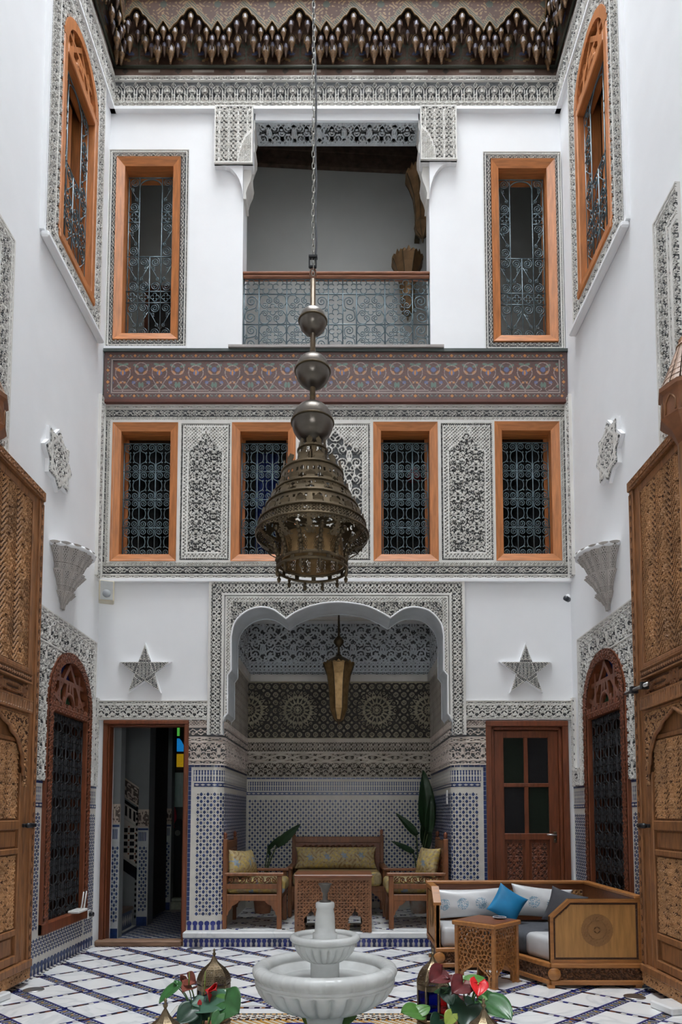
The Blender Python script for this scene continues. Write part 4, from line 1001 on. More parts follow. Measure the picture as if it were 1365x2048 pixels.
def i_back(u, v):
    x = np.abs(cen(u, PER)); y = v
    o = np.zeros_like(u); fine = np.sin(80 * u + 2 * np.sin(55 * v)) * np.sin(85 * v + 2 * np.sin(50 * u))
    o = np.where(fine > .5, 4, o)
    for (cx, cy, a, b, g, m) in ((.0, .16, .012, .10, 0, 2), (.05, .20, .045, .014, .5, 2), (.10, .13, .05, .016, .2, 3), (.06, .08, .05, .014, -.2, 2), (.13, .07, .04, .012, .3, 1), (.03, .28, .03, .012, .9, 1), (.16, .12, .03, .014, .9, 4)):
        o = np.where(ell(x, y, cx, cy, a, b, g) < 0, m, o)
    return np.where(y < .02, 1, o)
def i_front(u, v):
    z = zf0 + v; e = z - zig(u); x = np.abs(cen(u, PER)); q = np.hypot(x, (z - CPZ(60)) * 1.0)
    o = np.where(np.sin(75 * u + 2 * np.sin(60 * v)) * np.sin(80 * v + 2 * np.sin(55 * u)) > .45, 1, 4)
    o = np.where(np.hypot(cen(u + PER / 2, PER), z - CPZ(19)) < .035, 2, o)
    o = np.where(np.abs(e - .045) < .035, np.where(tri((u + z) / .03) > .6, 1, 2), o); o = np.where((e > .08) & (e < .088), 1, o)
    o = np.where(e < .012, 1, o); return np.where(v > (zf1 - zf0) - .022, 2, o)
def cornice(nm, length, mpz, parent):
    relief('painted_back_board', parent, CP, length, zb1 - zb0, .010 if nm == 'b' else .016, lambda u, v: (i_back(u, v) > 0) * .3, lambda u, v, t: mpz(u, zb0 + v, .04 + .10 * np.clip(v / .6, 0, 1) + t), .006, idx=i_back)
    relief('painted_front_board', parent, CP, length, zf1 - zf0, .008 if nm == 'b' else .014, lambda u, v: np.zeros_like(u), lambda u, v, t: mpz(u, zf0 + v, .185 + t), .0, mask=lambda u, v: zf0 + v > zig(u), idx=i_front, skirt=False)
    us = np.linspace(0, length, int(length / .02)); ze = zig(us)
    mb = MB(); mb.tube([mpz(float(a), float(b), .187) for a, b in zip(us, ze)], .009, 5); mb.build('scalloped_edge', [CP[1]], parent)
    # soffit strip between the boards
    P = np.array([mpz(float(a), float(b), .185) for a, b in zip(us, ze)] + [mpz(float(a), float(b) + .03, .06) for a, b in zip(us, ze)]); n = len(us); i = np.arange(n - 1)
    link('scalloped_soffit', np_mesh('scalloped_soffit', P, np.stack([i, n + i, n + i + 1, i + 1], 1), None, [CP[5]]), parent)
    mb = MB(); a, b = mpz(0, zb0 - .005, .05), mpz(length, zb0 - .005, .05)
    mb.tube([a, b], .014, 8); mb.build('rope_moulding', [mat('rope_dark', (.045, .05, .035), .6)], parent)
    mb = MB(); mb.tube([mpz(0, zf1 + .0, .2), mpz(length, zf1 + .0, .2)], .016, 6); mb.build('green_moulding', [CP[2]], parent)
    P = np.array([mpz(0, zf1, .19), mpz(length, zf1, .19), mpz(length, 10.3, .27), mpz(0, 10.3, .27)]); link('upper_board', np_mesh('upper_board', P, np.array([[0, 1, 2, 3]]), None, [CP[4]]), parent)
# one hanging niche of the muqarnas
mb = MB()
mb.lathe([(.003, -.105), (.010, -.10), (.011, -.080), (.020, -.040), (.031, -.016), (.032, -.004), (.024, -.002)], 8, mi=0)
mb.lathe([(.026, -.006), (.026, .032), (.021, .052), (.009, .070), (.002, .074)], 8, mi=1, caps=False)
mb.tube([(-.031, -.006, -.01), (-.031, -.004, .04), (-.018, -.002, .075), (0, 0, .092), (.018, -.002, .075), (.031, -.004, .04), (.031, -.006, -.01)], .006, 5, mi=2)
drop_me = mb.mesh('muqarnas_drop', [mat('drop_wood', (.125, .066, .027), .6, spec=.3, var=.5, nscale=60), mat('drop_niche', (.24, .22, .22), .6, var=.3, nscale=30, col2=(.13, .11, .12)), CP[1]])
mb = MB(); mb.lathe([(.003, -.105), (.010, -.10), (.011, -.080), (.020, -.040), (.031, -.016), (.032, -.004), (.024, -.002)], 8, mi=0)
mb.lathe([(.026, -.006), (.026, .032), (.021, .052), (.009, .070), (.002, .074)], 8, mi=1, caps=False)
mb.tube([(-.031, -.006, -.01), (-.031, -.004, .04), (-.018, -.002, .075), (0, 0, .092), (.018, -.002, .075), (.031, -.004, .04), (.031, -.006, -.01)], .006, 5, mi=2)
drop_me2 = mb.mesh('muqarnas_drop', [mat('drop_wood_dark', (.05, .024, .012), .6, spec=.3, var=.5, nscale=60), mat('drop_niche_dark', (.07, .065, .10), .6, var=.4, nscale=30), CP[4]])
DR = [(0, 45, .17, 0, .8), (18, 58, .165, 1, .85), (-18, 58, .165, 1, .85), (34, 72, .165, 0, .8), (-34, 72, .165, 0, .8), (17, 82, .12, 0, 1.), (-17, 82, .12, 0, 1.), (0, 66, .12, 1, .8), (46, 88, .165, 1, .8), (-46, 88, .165, 1, .8), (58, 70, .165, 0, .85), (30, 92, .11, 1, .9), (-30, 92, .11, 1, .9), (44, 103, .13, 0, 1.15), (-44, 103, .13, 0, 1.15), (58, 92, .12, 1, .9)]
def drops(parent, length, mpz, rz, u0=0.):
    n = int(length / PER) + 2
    for k in range(-1, n):
        for dx, py, t, dk, sc in DR:
            u = (k + .5) * PER + dx / 116. * PER
            if not (.06 < u < length - .06): continue
            o = link('muqarnas_drop', drop_me2 if dk else drop_me, parent, mpz(u, CPZ(py), t), (0, 0, rz)); o.scale = (sc, sc, sc)
cor = empty('trim_4'); props(cor, 'painted cedar cornice with hanging muqarnas along the top of the rear facade', 'cornice', kind='structure')
mpb = lambda u, z, t: (WL + .02 + u, WY - t, z + 0 * u)
PERB = PER; cornice('b', WR - WL - .04, mpb, cor); drops(cor, WR - WL - .04, mpb, 0)
zs0, zs1 = fz(161), zb0
CART = [CP[0], CP[6], CP[5]]
i_st = lambda u, v: np.where((np.abs(v - .065) < .014) & (np.abs(cen(u - .12, PER)) < .11), 1, np.where((np.abs(v - .065) + np.abs(cen(u + .13, PER / 1) ) < .035), 2, np.where((v > .12) | (v < .012), 2, 0)))
stripm = [mat('strip_wood', (.105, .066, .050), .7, spec=.25, var=.2, nscale=12), CP[6], CP[5]]
relief('painted_strip', cor, stripm, WR - WL, zs1 - zs0, .010, lambda u, v: np.zeros_like(u), mapY(WL, zs0, WY - .035), .0, idx=i_st)
for sd, nm in ((-1, 'trim_5'), (1, 'trim_6')):
    c2 = empty(nm); props(c2, 'painted cedar muqarnas cornice along the top of the %s side wall' % ('left' if sd < 0 else 'right'), 'cornice', kind='structure')
    LEN = 4.0
    mps = (lambda u, z, t: (WL + t, WY - LEN + u, z + 0 * u)) if sd < 0 else (lambda u, z, t: (WR - t, WY - u, z + 0 * u))
    cornice('s', LEN, mps, c2); drops(c2, LEN, mps, pi / 2 if sd < 0 else -pi / 2)
    relief('painted_strip', c2, stripm, LEN, zs1 - zs0, .014, lambda u, v: np.zeros_like(u), (mapL(WY - LEN, zs0, WL + .035) if sd < 0 else mapR(WY, zs0, WR - .035)), .0, idx=i_st)
# ------------------------------------------------------------------ windows
def spiral(cx, cz, Rr, turns, a_end, sg=1, n=22, r0=.12):
    # from the centre outwards, finishing at angle a_end
    return [(cx + Rr * (r0 + (1 - r0) * k / n) * math.cos(a_end - sg * 2 * pi * turns * (1 - k / n)), cz + Rr * (r0 + (1 - r0) * k / n) * math.sin(a_end - sg * 2 * pi * turns * (1 - k / n))) for k in range(n + 1)]
def smooth(pts, n=5):
    out = []; P = [pts[0]] + list(pts) + [pts[-1]]
    for i in range(1, len(P) - 2):
        for k in range(n):
            t = k / n; a, b, c, d = P[i - 1], P[i], P[i + 1], P[i + 2]
            out.append(tuple(.5 * ((2 * b[j]) + (-a[j] + c[j]) * t + (2 * a[j] - 5 * b[j] + 4 * c[j] - d[j]) * t * t + (-a[j] + 3 * b[j] - 3 * c[j] + d[j]) * t ** 3) for j in range(len(b))))
    return out + [tuple(pts[-1])]
def wire(mb, pts, r=.0045, n=5): mb.tube([(x, 0, z) for x, z in pts], r, n)
UNITS = {}
def unit_mid(w, h, iron, r=.0045):
    key = ('mid', round(w, 3), round(h, 3), iron.name)
    if key in UNITS: return UNITS[key]
    mb = MB(); Rr = min(.225 * w, .17 * h)
    for s in (-1, 1):
        top = spiral(s * .235 * w, .86 * h, Rr, 1.75, pi - .35 if s < 0 else .35, -1 if s > 0 else 1)
        bot = [(x, h - z) for x, z in top][::-1]
        mid = [(s * .42 * w, .74 * h), (s * .26 * w, .685 * h), (s * .15 * w, .64 * h), (s * .085 * w, .5 * h), (s * .15 * w, .36 * h), (s * .26 * w, .315 * h), (s * .42 * w, .26 * h)]
        wire(mb, top + smooth([top[-1]] + mid + [bot[0]], 4)[2:-2] + bot, r)
        for zz in (.67, .33): wire(mb, spiral(s * .09 * w, zz * h, .05 * w, 1.0, pi / 2, s, 8), r * .8)
    UNITS[key] = mb.mesh('scroll', [iron]); return UNITS[key]
def unit_spiral(Rr, iron, r=.0045, sg=1):
    key = ('sp', round(Rr, 3), iron.name, sg)
    if key not in UNITS:
        mb = MB(); wire(mb, spiral(0, 0, Rr, 2.2, pi / 2 * sg, sg, 30), r); UNITS[key] = mb.mesh('scroll', [iron])
    return UNITS[key]
def unit_quatre(a, iron, r=.0045):
    key = ('q', round(a, 3), iron.name)
    if key not in UNITS:
        mb = MB()
        for k in range(4):
            t = k * pi / 2; cx, cz = a * .55 * math.cos(t), a * .55 * math.sin(t)
            wire(mb, [(cx + a * .40 * math.cos(t + q), cz + a * .40 * math.sin(t + q)) for q in [(-.82 + 1.64 * j / 12) * pi for j in range(13)]], r)
        UNITS[key] = mb.mesh('quatrefoil', [iron])
    return UNITS[key]
def unit_diag(w, h, iron, r=.004):
    key = ('d', round(w, 3), round(h, 3), iron.name)
    if key not in UNITS:
        mb = MB(); sr = .028
        wire(mb, [(-w / 2, h / 2), (w / 2, -h / 2)], r)
        wire(mb, spiral(-.16 * w, .36 * h, sr * .8, 1.3, -.9, 1, 14), r); wire(mb, spiral(.20 * w, -.30 * h, sr * .8, 1.3, 2.2, 1, 14), r)
        UNITS[key] = mb.mesh('diagonal_scroll', [iron])
    return UNITS[key]
def bar(parent, a, b, r, iron, n=6):
    mb = MB(); mb.tube([(a[0], 0, a[1]), (b[0], 0, b[1])], r, n, sm=True); return mb.build('bar', [iron], parent)
def grille_root(win, y): 
    return link('grille', None, win, (0, y, 0))
def grille_mid(win, w, h, y, cols, rows, iron, r=.0045):
    g = grille_root(win, y); cw, rh = w / cols, h / rows
    for i in range(cols + 1): bar(g, (-w / 2 + i * cw, 0), (-w / 2 + i * cw, h), .0055, iron)
    for j in range(rows + 1): bar(g, (-w / 2 - .015, j * rh), (w / 2 + .015, j * rh), .0055, iron)
    me = unit_mid(cw, rh, iron, r)
    for i in range(cols):
        for j in range(rows): link('scroll', me, g, (-w / 2 + (i + .5) * cw, 0, j * rh))
    return g
def grille_tall(win, w, h, y, iron):
    g = grille_root(win, y); xs = [-w / 2 + .01, -w * .245, 0, w * .245, w / 2 - .01]; L = lambda f: f * h
    cs = [(xs[i] + xs[i + 1]) / 2 for i in range(4)]
    for i in (0, 1, 3, 4): bar(g, (xs[i], 0), (xs[i], L(.995)), .006, iron)
    bar(g, (0, 0), (0, L(.5)), .006, iron)
    for f in (.0, .215, .285, .50): bar(g, (-w / 2, L(f)), (w / 2, L(f)), .006, iron)
    for f in (.715, .78):
        for a, b in ((xs[0], xs[1]), (xs[3], xs[4])): bar(g, (a, L(f)), (b, L(f)), .006, iron)
    bar(g, (-w / 2, L(.995)), (w / 2, L(.995)), .006, iron)
    mb = MB(); rr = w * .245; wire(mb, [(rr * math.cos(t), L(.985) - rr * .75 + rr * .75 * math.sin(t)) for t in [pi * k / 14 for k in range(15)]], .006); mb.build('arch_bar', [iron], g)
    Rr = w * .105
    for j, f in enumerate((.032, .183, .317, .468)):
        for i, c in enumerate(cs): link('scroll', unit_spiral(Rr, iron, sg=1 if (i + j) % 2 else -1), g, (c, 0, L(f)))
    for j, f in enumerate((.535, .682, .81, .965)):
        for i, c in enumerate((cs[0], cs[3])): link('scroll', unit_spiral(Rr, iron, sg=1 if (i + j) % 2 else -1), g, (c, 0, L(f)))
    for c in cs: link('quatrefoil', unit_quatre(w * .10, iron), g, (c, 0, L(.25)))
    for c in (cs[0], cs[3]): link('quatrefoil', unit_quatre(w * .10, iron), g, (c, 0, L(.748)))
    for f in (.108, .392):
        for i, c in enumerate(cs): o = link('diagonal_scroll', unit_diag(w * .2, L(.10), iron), g, (c, 0, L(f))); o.scale.x = -1 if i % 2 else 1
    for f in (.61, .888):
        for i, c in enumerate((cs[0], cs[3])): o = link('diagonal_scroll', unit_diag(w * .2, L(.10), iron), g, (c, 0, L(f))); o.scale.x = -1 if i else 1
    return g
def mitre_frame(win, w, h, fw, yo, yi, yb, mv, mh, name=('stile', 'rail')):
    x0, x1 = -w / 2, w / 2
    def mem(nm, o, i, m):
        mb = MB(); v = [(o[0][0], yo, o[0][1]), (o[1][0], yo, o[1][1]), (i[1][0], yi, i[1][1]), (i[0][0], yi, i[0][1]), (o[0][0], yb, o[0][1]), (o[1][0], yb, o[1][1]), (i[1][0], yb, i[1][1]), (i[0][0], yb, i[0][1])]
        mb.add(v, [(0, 1, 2, 3), (7, 6, 5, 4), (0, 4, 5, 1), (2, 6, 7, 3), (1, 5, 6, 2), (3, 7, 4, 0)]); mb.build(nm, [m], win)
    A, B, C, D = (x0, 0), (x1, 0), (x1, h), (x0, h); a, b, c, d = (x0 + fw, fw), (x1 - fw, fw), (x1 - fw, h - fw), (x0 + fw, h - fw)
    mem(name[1], (A, B), (a, b), mh); mem(name[0], (B, C), (b, c), mv); mem(name[1], (C, D), (c, d), mh); mem(name[0], (D, A), (d, a), mv)
WN = [0]
def window_root(loc, rz, label, cat='window'):
    WN[0] += 1; o = empty('window_%d' % WN[0], loc, rz, label, cat, kind='structure'); return o
def rect_window(r, kind, label):
    w, h = r[1] - r[0], r[3] - r[2]
    o = window_root(((r[0] + r[1]) / 2, WY, r[2]), 0, label); fw = .078
    mitre_frame(o, w, h, fw, -.040, -.012, .05, WOOD_O, WOOD_OH)
    iw, ih = w - 2 * fw, h - 2 * fw
    for s in (-1, 1):
        mb = MB(); mb.box((s * iw / 2, .05, fw), (s * (iw / 2 + .022), .20, h - fw)); mb.build('reveal_board', [WOOD_O], o)
    for zz in (fw - .022, h - fw):
        mb = MB(); mb.box((-iw / 2, .05, zz), (iw / 2, .20, zz + .022)); mb.build('reveal_board', [WOOD_OH], o)
    if kind == 'mid': grille_mid(o, iw * .97, ih - .09, .07, 3, 4, IRON).location.z = fw + .01
    else: grille_tall(o, iw * .96, ih - .05, .07, IRON).location.z = fw + .01
    if kind == 'mid':
        mb = MB(); mb.box((-iw / 2, .150, fw), (iw / 2, .154, h - fw)); mb.build('pane', [GLASS], o)
        for s in (-1, 1): mb = MB(); mb.box((s * iw / 2, .14, fw), (s * (iw / 2 - .03), .17, h - fw)); mb.build('casement_stile', [WOOD_O], o)
    return o
rect_window(UWL, 'tall', 'tall cedar-framed window with scrolled grille left of the balcony')
rect_window(UWR, 'tall', 'tall cedar-framed window with scrolled grille right of the balcony')
for r, l in zip(MIDW, ('cedar-framed grilled window, leftmost of the four in the middle storey', 'cedar-framed grilled window partly hidden behind the chandelier', 'cedar-framed grilled window just right of the chandelier with a red thing inside', 'cedar-framed grilled window, rightmost of the four in the middle storey')):
    rect_window(r, 'mid', l)
# glimpses behind the panes
def drape(name, x0, x1, z0, z1, y, m, label, cat, n=40, amp=.025, waves=5):
    U, V = np.meshgrid(np.linspace(0, 1, n + 1), np.linspace(0, 1, 9)); 
    X = x0 + (x1 - x0) * U; Yy = y + amp * np.sin(U * waves * 2 * pi) * (1.1 - .5 * V); Z = z0 + (z1 - z0) * V
    a = np.arange(U.size).reshape(U.shape); Q = np.stack([a[:-1, :-1], a[:-1, 1:], a[1:, 1:], a[1:, :-1]], -1).reshape(-1, 4)
    o = link(name, np_mesh(name, np.stack([X.ravel(), Yy.ravel(), Z.ravel()], 1), Q, None, [m], True)); s = o.modifiers.new('s', 'SOLIDIFY'); s.thickness = .004
    return props(o, label, cat)
xb = F(525, 960)[0]
drape('curtain', xb - .11, xb + .12, MIDW[1][2] + .2, MIDW[1][3] - .1, 6.86, mat('blue_cloth', (.03, .08, .42), .7), 'bright blue curtain behind the window left of the chandelier', 'curtain')
t = empty('lampshade', (F(838, 905)[0], 6.95, fz(915)), 0, 'small red lampshade behind the window right of the chandelier', 'lamp')
mb = MB(); mb.lathe([(.075, 0), (.072, .05), (.05, .10), (.03, .13)], 16); mb.build('shade', [mat('red_shade', (.75, .02, .03), .5)], t)
mb = MB(); mb.tube([(0, 0, .12), (0, 0, .6), (.0, .0, 5.55 - fz(915))], .005, 6); mb.build('cord', [BLACKG], t)

# arched windows of the side walls
def arch_pts(r, spring, n=20, a0=0., a1=pi): return [(r * math.cos(a0 + (a1 - a0) * k / n), spring + r * math.sin(a0 + (a1 - a0) * k / n)) for k in range(n + 1)]
def arched_window(sd, W, upper, label):
    w = W[1] - W[0]; c = (W[0] + W[1]) / 2; r = w / 2; sp = W[3] - W[2]; fw = .075 if upper else .09
    WV, WH = (WOOD_O, WOOD_OH) if upper else (WOOD_D, WOOD_D)
    o = window_root((WL if sd < 0 else WR, c, W[2]), pi / 2 if sd < 0 else -pi / 2, label)
    yo, yb = -.045, .18
    for s in (-1, 1):
        mb = MB(); mb.box((s * r, yo, 0), (s * (r - fw), yb, sp)); mb.build('jamb', [WV], o, bv=.008)
        mb = MB(); mb.box((s * (r - fw), .02, fw), (s * (r - fw - .03), yb, sp)); mb.build('inner_stile', [WV], o)
    mb = MB(); mb.box((-r, yo - .01, 0), (r, yb, fw)); mb.build('sill', [WH], o, bv=.008)
    mb = MB(); mb.box((-r + fw, yo, sp - .09), (r - fw, .10, sp)); mb.build('transom', [WH], o, bv=.008)
    P1, P0 = arch_pts(r, sp), arch_pts(r - fw, sp); n = len(P1)
    mb = MB()
    V = [(x, yo, z) for x, z in P1] + [(x, yo, z) for x, z in P0] + [(x, yb, z) for x, z in P1] + [(x, yb, z) for x, z in P0]
    for i in range(n - 1): mb.add([V[i], V[i + 1], V[n + i + 1], V[n + i], V[2 * n + i], V[2 * n + i + 1], V[3 * n + i + 1], V[3 * n + i]], [(0, 3, 2, 1), (4, 5, 6, 7), (0, 1, 5, 4), (3, 7, 6, 2)])
    mb.build('arch_frame', [WV], o)
    # lattice of the fanlight
    ri = r - fw; B = [(-ri * .84, 0, ri * .04, ri * .98), (ri * .84, 0, -ri * .04, ri * .98), (-ri * .82, .54 * ri, ri * .82, .54 * ri), (-ri * .56, 0, -ri * .56, ri * .80), (ri * .56, 0, ri * .56, ri * .80), (-ri * .97, ri * .22, -ri * .42, 0), (ri * .97, ri * .22, ri * .42, 0), (-ri * .22, ri * .16, -ri * .12, ri * .54), (ri * .22, ri * .16, ri * .12, ri * .54), (0, 0.30 * ri, 0, .54 * ri)]
    for (xa, za, xb, zb) in B:
        mb = MB(); d = Vector((xb - xa, zb - za)); d.normalize(); q = Vector((-d.y, d.x)) * .018
        mb.prism([(xa - q.x, sp + za - q.y), (xb - q.x, sp + zb - q.y), (xb + q.x, sp + zb + q.y), (xa + q.x, sp + za + q.y)], lambda u, v, t: (u, -t, v), -.012, .022 + R.random() * .004); mb.build('lattice_bar', [WV], o)
    mb = MB(); ar = arch_pts(.10, sp); wire2 = [(x, -.008, z) for x, z in ar]; mb.tube(wire2, .022, 6); mb.build('lattice_arch', [WV], o)
    gl = [PANE_B, PANE_G, PANE_B, PANE_G, PANE_B, PANE_G]; 
    for k in range(6):                         # coloured panes
        a0, a1 = pi * k / 6, pi * (k + 1) / 6; pts = [(0, sp)] + arch_pts(ri, sp, 5, a0, a1)
        mb = MB(); mb.prism([(x, z) for x, z in pts], lambda u, v, t: (u, t, v), .022, .019); mb.build('glass_pane', [(PANE_B if k in (2, 3) else PANE_G) if not upper else gl[k]], o)
    iw, ih = w - 2 * fw - .02, sp - .09 - fw
    if upper:
        grille_tall(o, iw, ih - .02, .02, IRON).location.z = fw + .01
        for xx in (-.12, .14): mb = MB(); mb.box((xx - .03, .12, fw), (xx + .03, .16, sp - .09)); mb.build('casement_stile', [WOOD_O], o)
        mb = MB(); mb.box((-r + fw, .14, sp * .60), (r - fw, .16, sp * .64)); mb.build('casement_rail', [WOOD_OH], o)
        mb = MB(); mb.box((-r + fw, .165, fw), (r - fw, .17, sp - .09)); mb.build('pane', [glass('blue_dim_pane', (.25, .28, .55))], o)
    else:
        grille_mid(o, iw, ih - .01, .0, 4, 8, IRON_B, .0075).location.z = fw + .005
        mb = MB(); mb.box((-r + fw, .12, fw), (r - fw, .14, sp - .09)); mb.build('shutter_board', [mat('dark_shutter', (.035, .014, .009), .6)], o)
    return o
arched_window(-1, LU, True, 'tall arched cedar window high on the left side wall')
arched_window(1, RU, True, 'tall arched cedar window high on the right side wall')
arched_window(-1, LW, False, 'dark arched grilled window low on the left side wall')
arched_window(1, RW, False, 'dark arched grilled window low on the right side wall behind the sofa')
for sd, W in ((-1, LW), (1, RW)):             # carved band on the dark arches
    w = W[1] - W[0]; c = (W[0] + W[1]) / 2; r = w / 2; x = WL + .046 if sd < 0 else WR - .046
    def mp(u, v, t, c=c, r=r, sd=sd, W=W, x=x):
        a = pi * u / (pi * r); return x - sd * t, c + (-1 if sd < 0 else 1) * (r - .085 + v) * np.cos(a) * -1 * (1), W[3] + (r - .085 + v) * np.sin(a)
    wn = bpy.data.objects['window_%d' % (9 if sd < 0 else 10)]
    fn = lambda u, v: p_arab(u, v, .12, .085)
    lp = (lambda u, v, t, r=r, W=W: (-(r - .085 + v) * np.cos(u / r), -.046 - t, (W[3] - W[2]) + (r - .085 + v) * np.sin(u / r)))
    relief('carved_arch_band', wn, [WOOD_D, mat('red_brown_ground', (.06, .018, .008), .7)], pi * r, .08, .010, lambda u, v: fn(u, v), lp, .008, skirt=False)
    for s in (-1, 1):
        relief('carved_jamb_band', wn, [WOOD_D, MATS['red_brown_ground']], .08, W[3] - W[2], .010, lambda u, v: p_arab(v, u, .12, .085), (lambda u, v, t, s=s, r=r: ((-r + .003 if s < 0 else r - .085) + u, -.046 - t, v)), .008, skirt=False)
    relief('carved_transom_band', wn, [WOOD_D, MATS['red_brown_ground']], w - .18, .085, .010, lambda u, v: p_arab(u, v, .12, .085), (lambda u, v, t, r=r, W=W: (-r + .09 + u, -.046 - t, W[3] - W[2] - .088 + v)), .008, skirt=False)

# ------------------------------------------------------------------ balcony railing
bz0, bz1 = fz(703) + .0, fz(547); bx0, bx1 = BALC[0], BALC[1]; by = WY + .05
rail = empty('balcony_railing', ((bx0 + bx1) / 2, by, bz0), 0, 'blue-grey scrolled iron balcony railing with a wooden handrail', 'railing')
RWd = bx1 - bx0; RH = bz1 - bz0
mb = MB(); mb.box((-RWd / 2, -.05, RH + .004), (RWd / 2, .05, RH + .030)); mb.box((-RWd / 2, -.035, RH - .022), (RWd / 2, .035, RH + .004)); mb.build('handrail', [mat('handrail_wood', (.26, .10, .05), .35, var=.25, stretch=(1, 8, 8))], rail, bv=.008)
cols = [485, 517, 573, 628, 657, 686, 713.6, 771, 827, 861]; cx = [F(p, 620)[0] - (bx0 + bx1) / 2 for p in cols]
rows = [fz(p) - bz0 for p in (703, 693, 642, 581, 551)]
for x in cx[1:-1]: bar(rail, (x, 0), (x, RH - .02), .0065, IRON)
for x in (cx[0] + .008, cx[-1] - .008): bar(rail, (x, 0), (x, RH - .02), .0065, IRON)
for z in rows[1:]: bar(rail, (-RWd / 2, z), (RWd / 2, z), .006, IRON)
def unit_c(w, h):
    key = ('c', round(w, 3), round(h, 3))
    if key not in UNITS:
        mb = MB(); sr = min(w, h) * .13
        for sx in (-1, 1):
            for sz in (-1, 1):
                q = smooth([(sx * .13 * w, sz * .30 * h + sz * .06 * h), (sx * .20 * w, sz * .47 * h), (sx * .42 * w, sz * .44 * h), (sx * .48 * w, sz * .22 * h), (sx * .38 * w, sz * .10 * h)], 5); wire(mb, q, .005)
                wire(mb, spiral(sx * .15 * w, sz * .29 * h, sr, 1.6, pi / 2 * sz, -sx * sz, 16), .0048); wire(mb, spiral(sx * .29 * w, sz * .14 * h, sr, 1.6, 0 if sx > 0 else pi, sx * sz, 16), .0048)
        for k in range(4):
            t = k * pi / 2; a = min(w, h) * .12; wire(mb, [(a * math.cos(t) + a * .75 * math.cos(t + q), a * math.sin(t) + a * .75 * math.sin(t + q)) for q in [(-.75 + 1.5 * j / 10) * pi for j in range(11)]], .0045)
        UNITS[key] = mb.mesh('scroll_medallion', [IRON])
    return UNITS[key]
def unit_s(w, h):
    key = ('s', round(w, 3), round(h, 3))
    if key not in UNITS:
        mb = MB(); Rr = min(w * .36, h * .2)
        a = spiral(.03 * w, .26 * h, Rr, 1.7, 0, -1, 26); b = [(-x, -z) for x, z in a][::-1]; wire(mb, a + smooth([a[-1], (.30 * w, .06 * h), (0, 0), (-.30 * w, -.06 * h), b[0]], 4)[1:-1] + b, .005)
        for s in (-1, 1): wire(mb, spiral(-s * .33 * w, s * .03 * h, .12 * w, 1.2, pi / 2, 1, 12), .0045)
        UNITS[key] = mb.mesh('s_scroll', [IRON])
    return UNITS[key]
for (za, zb) in ((rows[1], rows[2]), (rows[2], rows[3])):
    for i in range(9):
        xa, xb = cx[i], cx[i + 1]; c, zc = (xa + xb) / 2, (za + zb) / 2
        if i in (1, 2, 6, 7): link('scroll_medallion', unit_c(xb - xa, zb - za), rail, (c, 0, zc))
        elif i == 4:
            for q in (.27, .73): link('quatrefoil', unit_quatre((zb - za) * .25, IRON), rail, (c, 0, za + (zb - za) * q))
        else: o = link('s_scroll', unit_s(xb - xa, zb - za), rail, (c, 0, zc)); o.scale.x = -1 if i > 4 else 1
zc = (rows[3] + rows[4]) / 2
for i in range(9):
    xa, xb = cx[i], cx[i + 1]; k = 2 if i in (1, 2, 6, 7) else 1
    for j in range(k): link('quatrefoil', unit_quatre((rows[4] - rows[3]) * .49, IRON), rail, (xa + (xb - xa) * (j + .5) / k, 0, zc)); 
    for j in range(k):
        mb = MB(); q = (xb - xa) / k
        for s in (-1, 0, 1): wire(mb, [(s * q * .36 + .024 * math.cos(t), .004 + .026 * math.sin(t) + (.008 if s == 0 else 0)) for t in [pi * kk / 8 for kk in range(9)]], .0045)
        mb.build('half_quatrefoil', [IRON], rail, (xa + (xb - xa) * (j + .5) / k, 0, .002))

# ------------------------------------------------------------------ doors
dw, dh = DOORR[1] - DOORR[0], DOORR[3]
d1 = empty('door_1', ((DOORR[0] + DOORR[1]) / 2, WY, 0), 0, 'red-brown panelled door with four dark glass panes behind the sofa', 'door', kind='structure')
for s in (-1, 1): mb = MB(); mb.box((s * dw / 2, -.03, 0), (s * (dw / 2 - .055), .12, dh)); mb.box((s * (dw / 2 - .055), .0, 0), (s * (dw / 2 - .085), .12, dh - .05)); mb.build('door_jamb', [WOOD_D], d1, bv=.006)
mb = MB(); mb.box((-dw / 2, -.035, dh - .055), (dw / 2, .12, dh)); mb.box((-dw / 2 + .055, .0, dh - .085), (dw / 2 - .055, .12, dh - .055)); mb.build('door_head', [WOOD_D], d1, bv=.006)
lw, lh = dw / 2 - .085, dh - .09; ly = .03
zp = [fz(p) for p in (1462, 1475, 1566, 1574, 1668, 1679, 1760, 1790)]
leaf = MB()
for s in (-1, 1): mb = MB(); mb.box((s * lw, ly, .02), (s * (lw - .095), ly + .04, lh)); mb.build('leaf_stile', [WOOD_D], d1, bv=.004)
mb = MB(); mb.box((-.02, ly + .003, .02), (.02, ly + .037, lh)); mb.build('leaf_muntin', [WOOD_D], d1, bv=.004)
for (a, b) in ((fz(1475), lh), (fz(1574), fz(1566)), (fz(1680), fz(1667)), (.02, .22)): mb = MB(); mb.box((-lw + .09, ly + .001, a), (lw - .09, ly + .039, b)); mb.build('leaf_rail', [WOOD_D], d1, bv=.004)
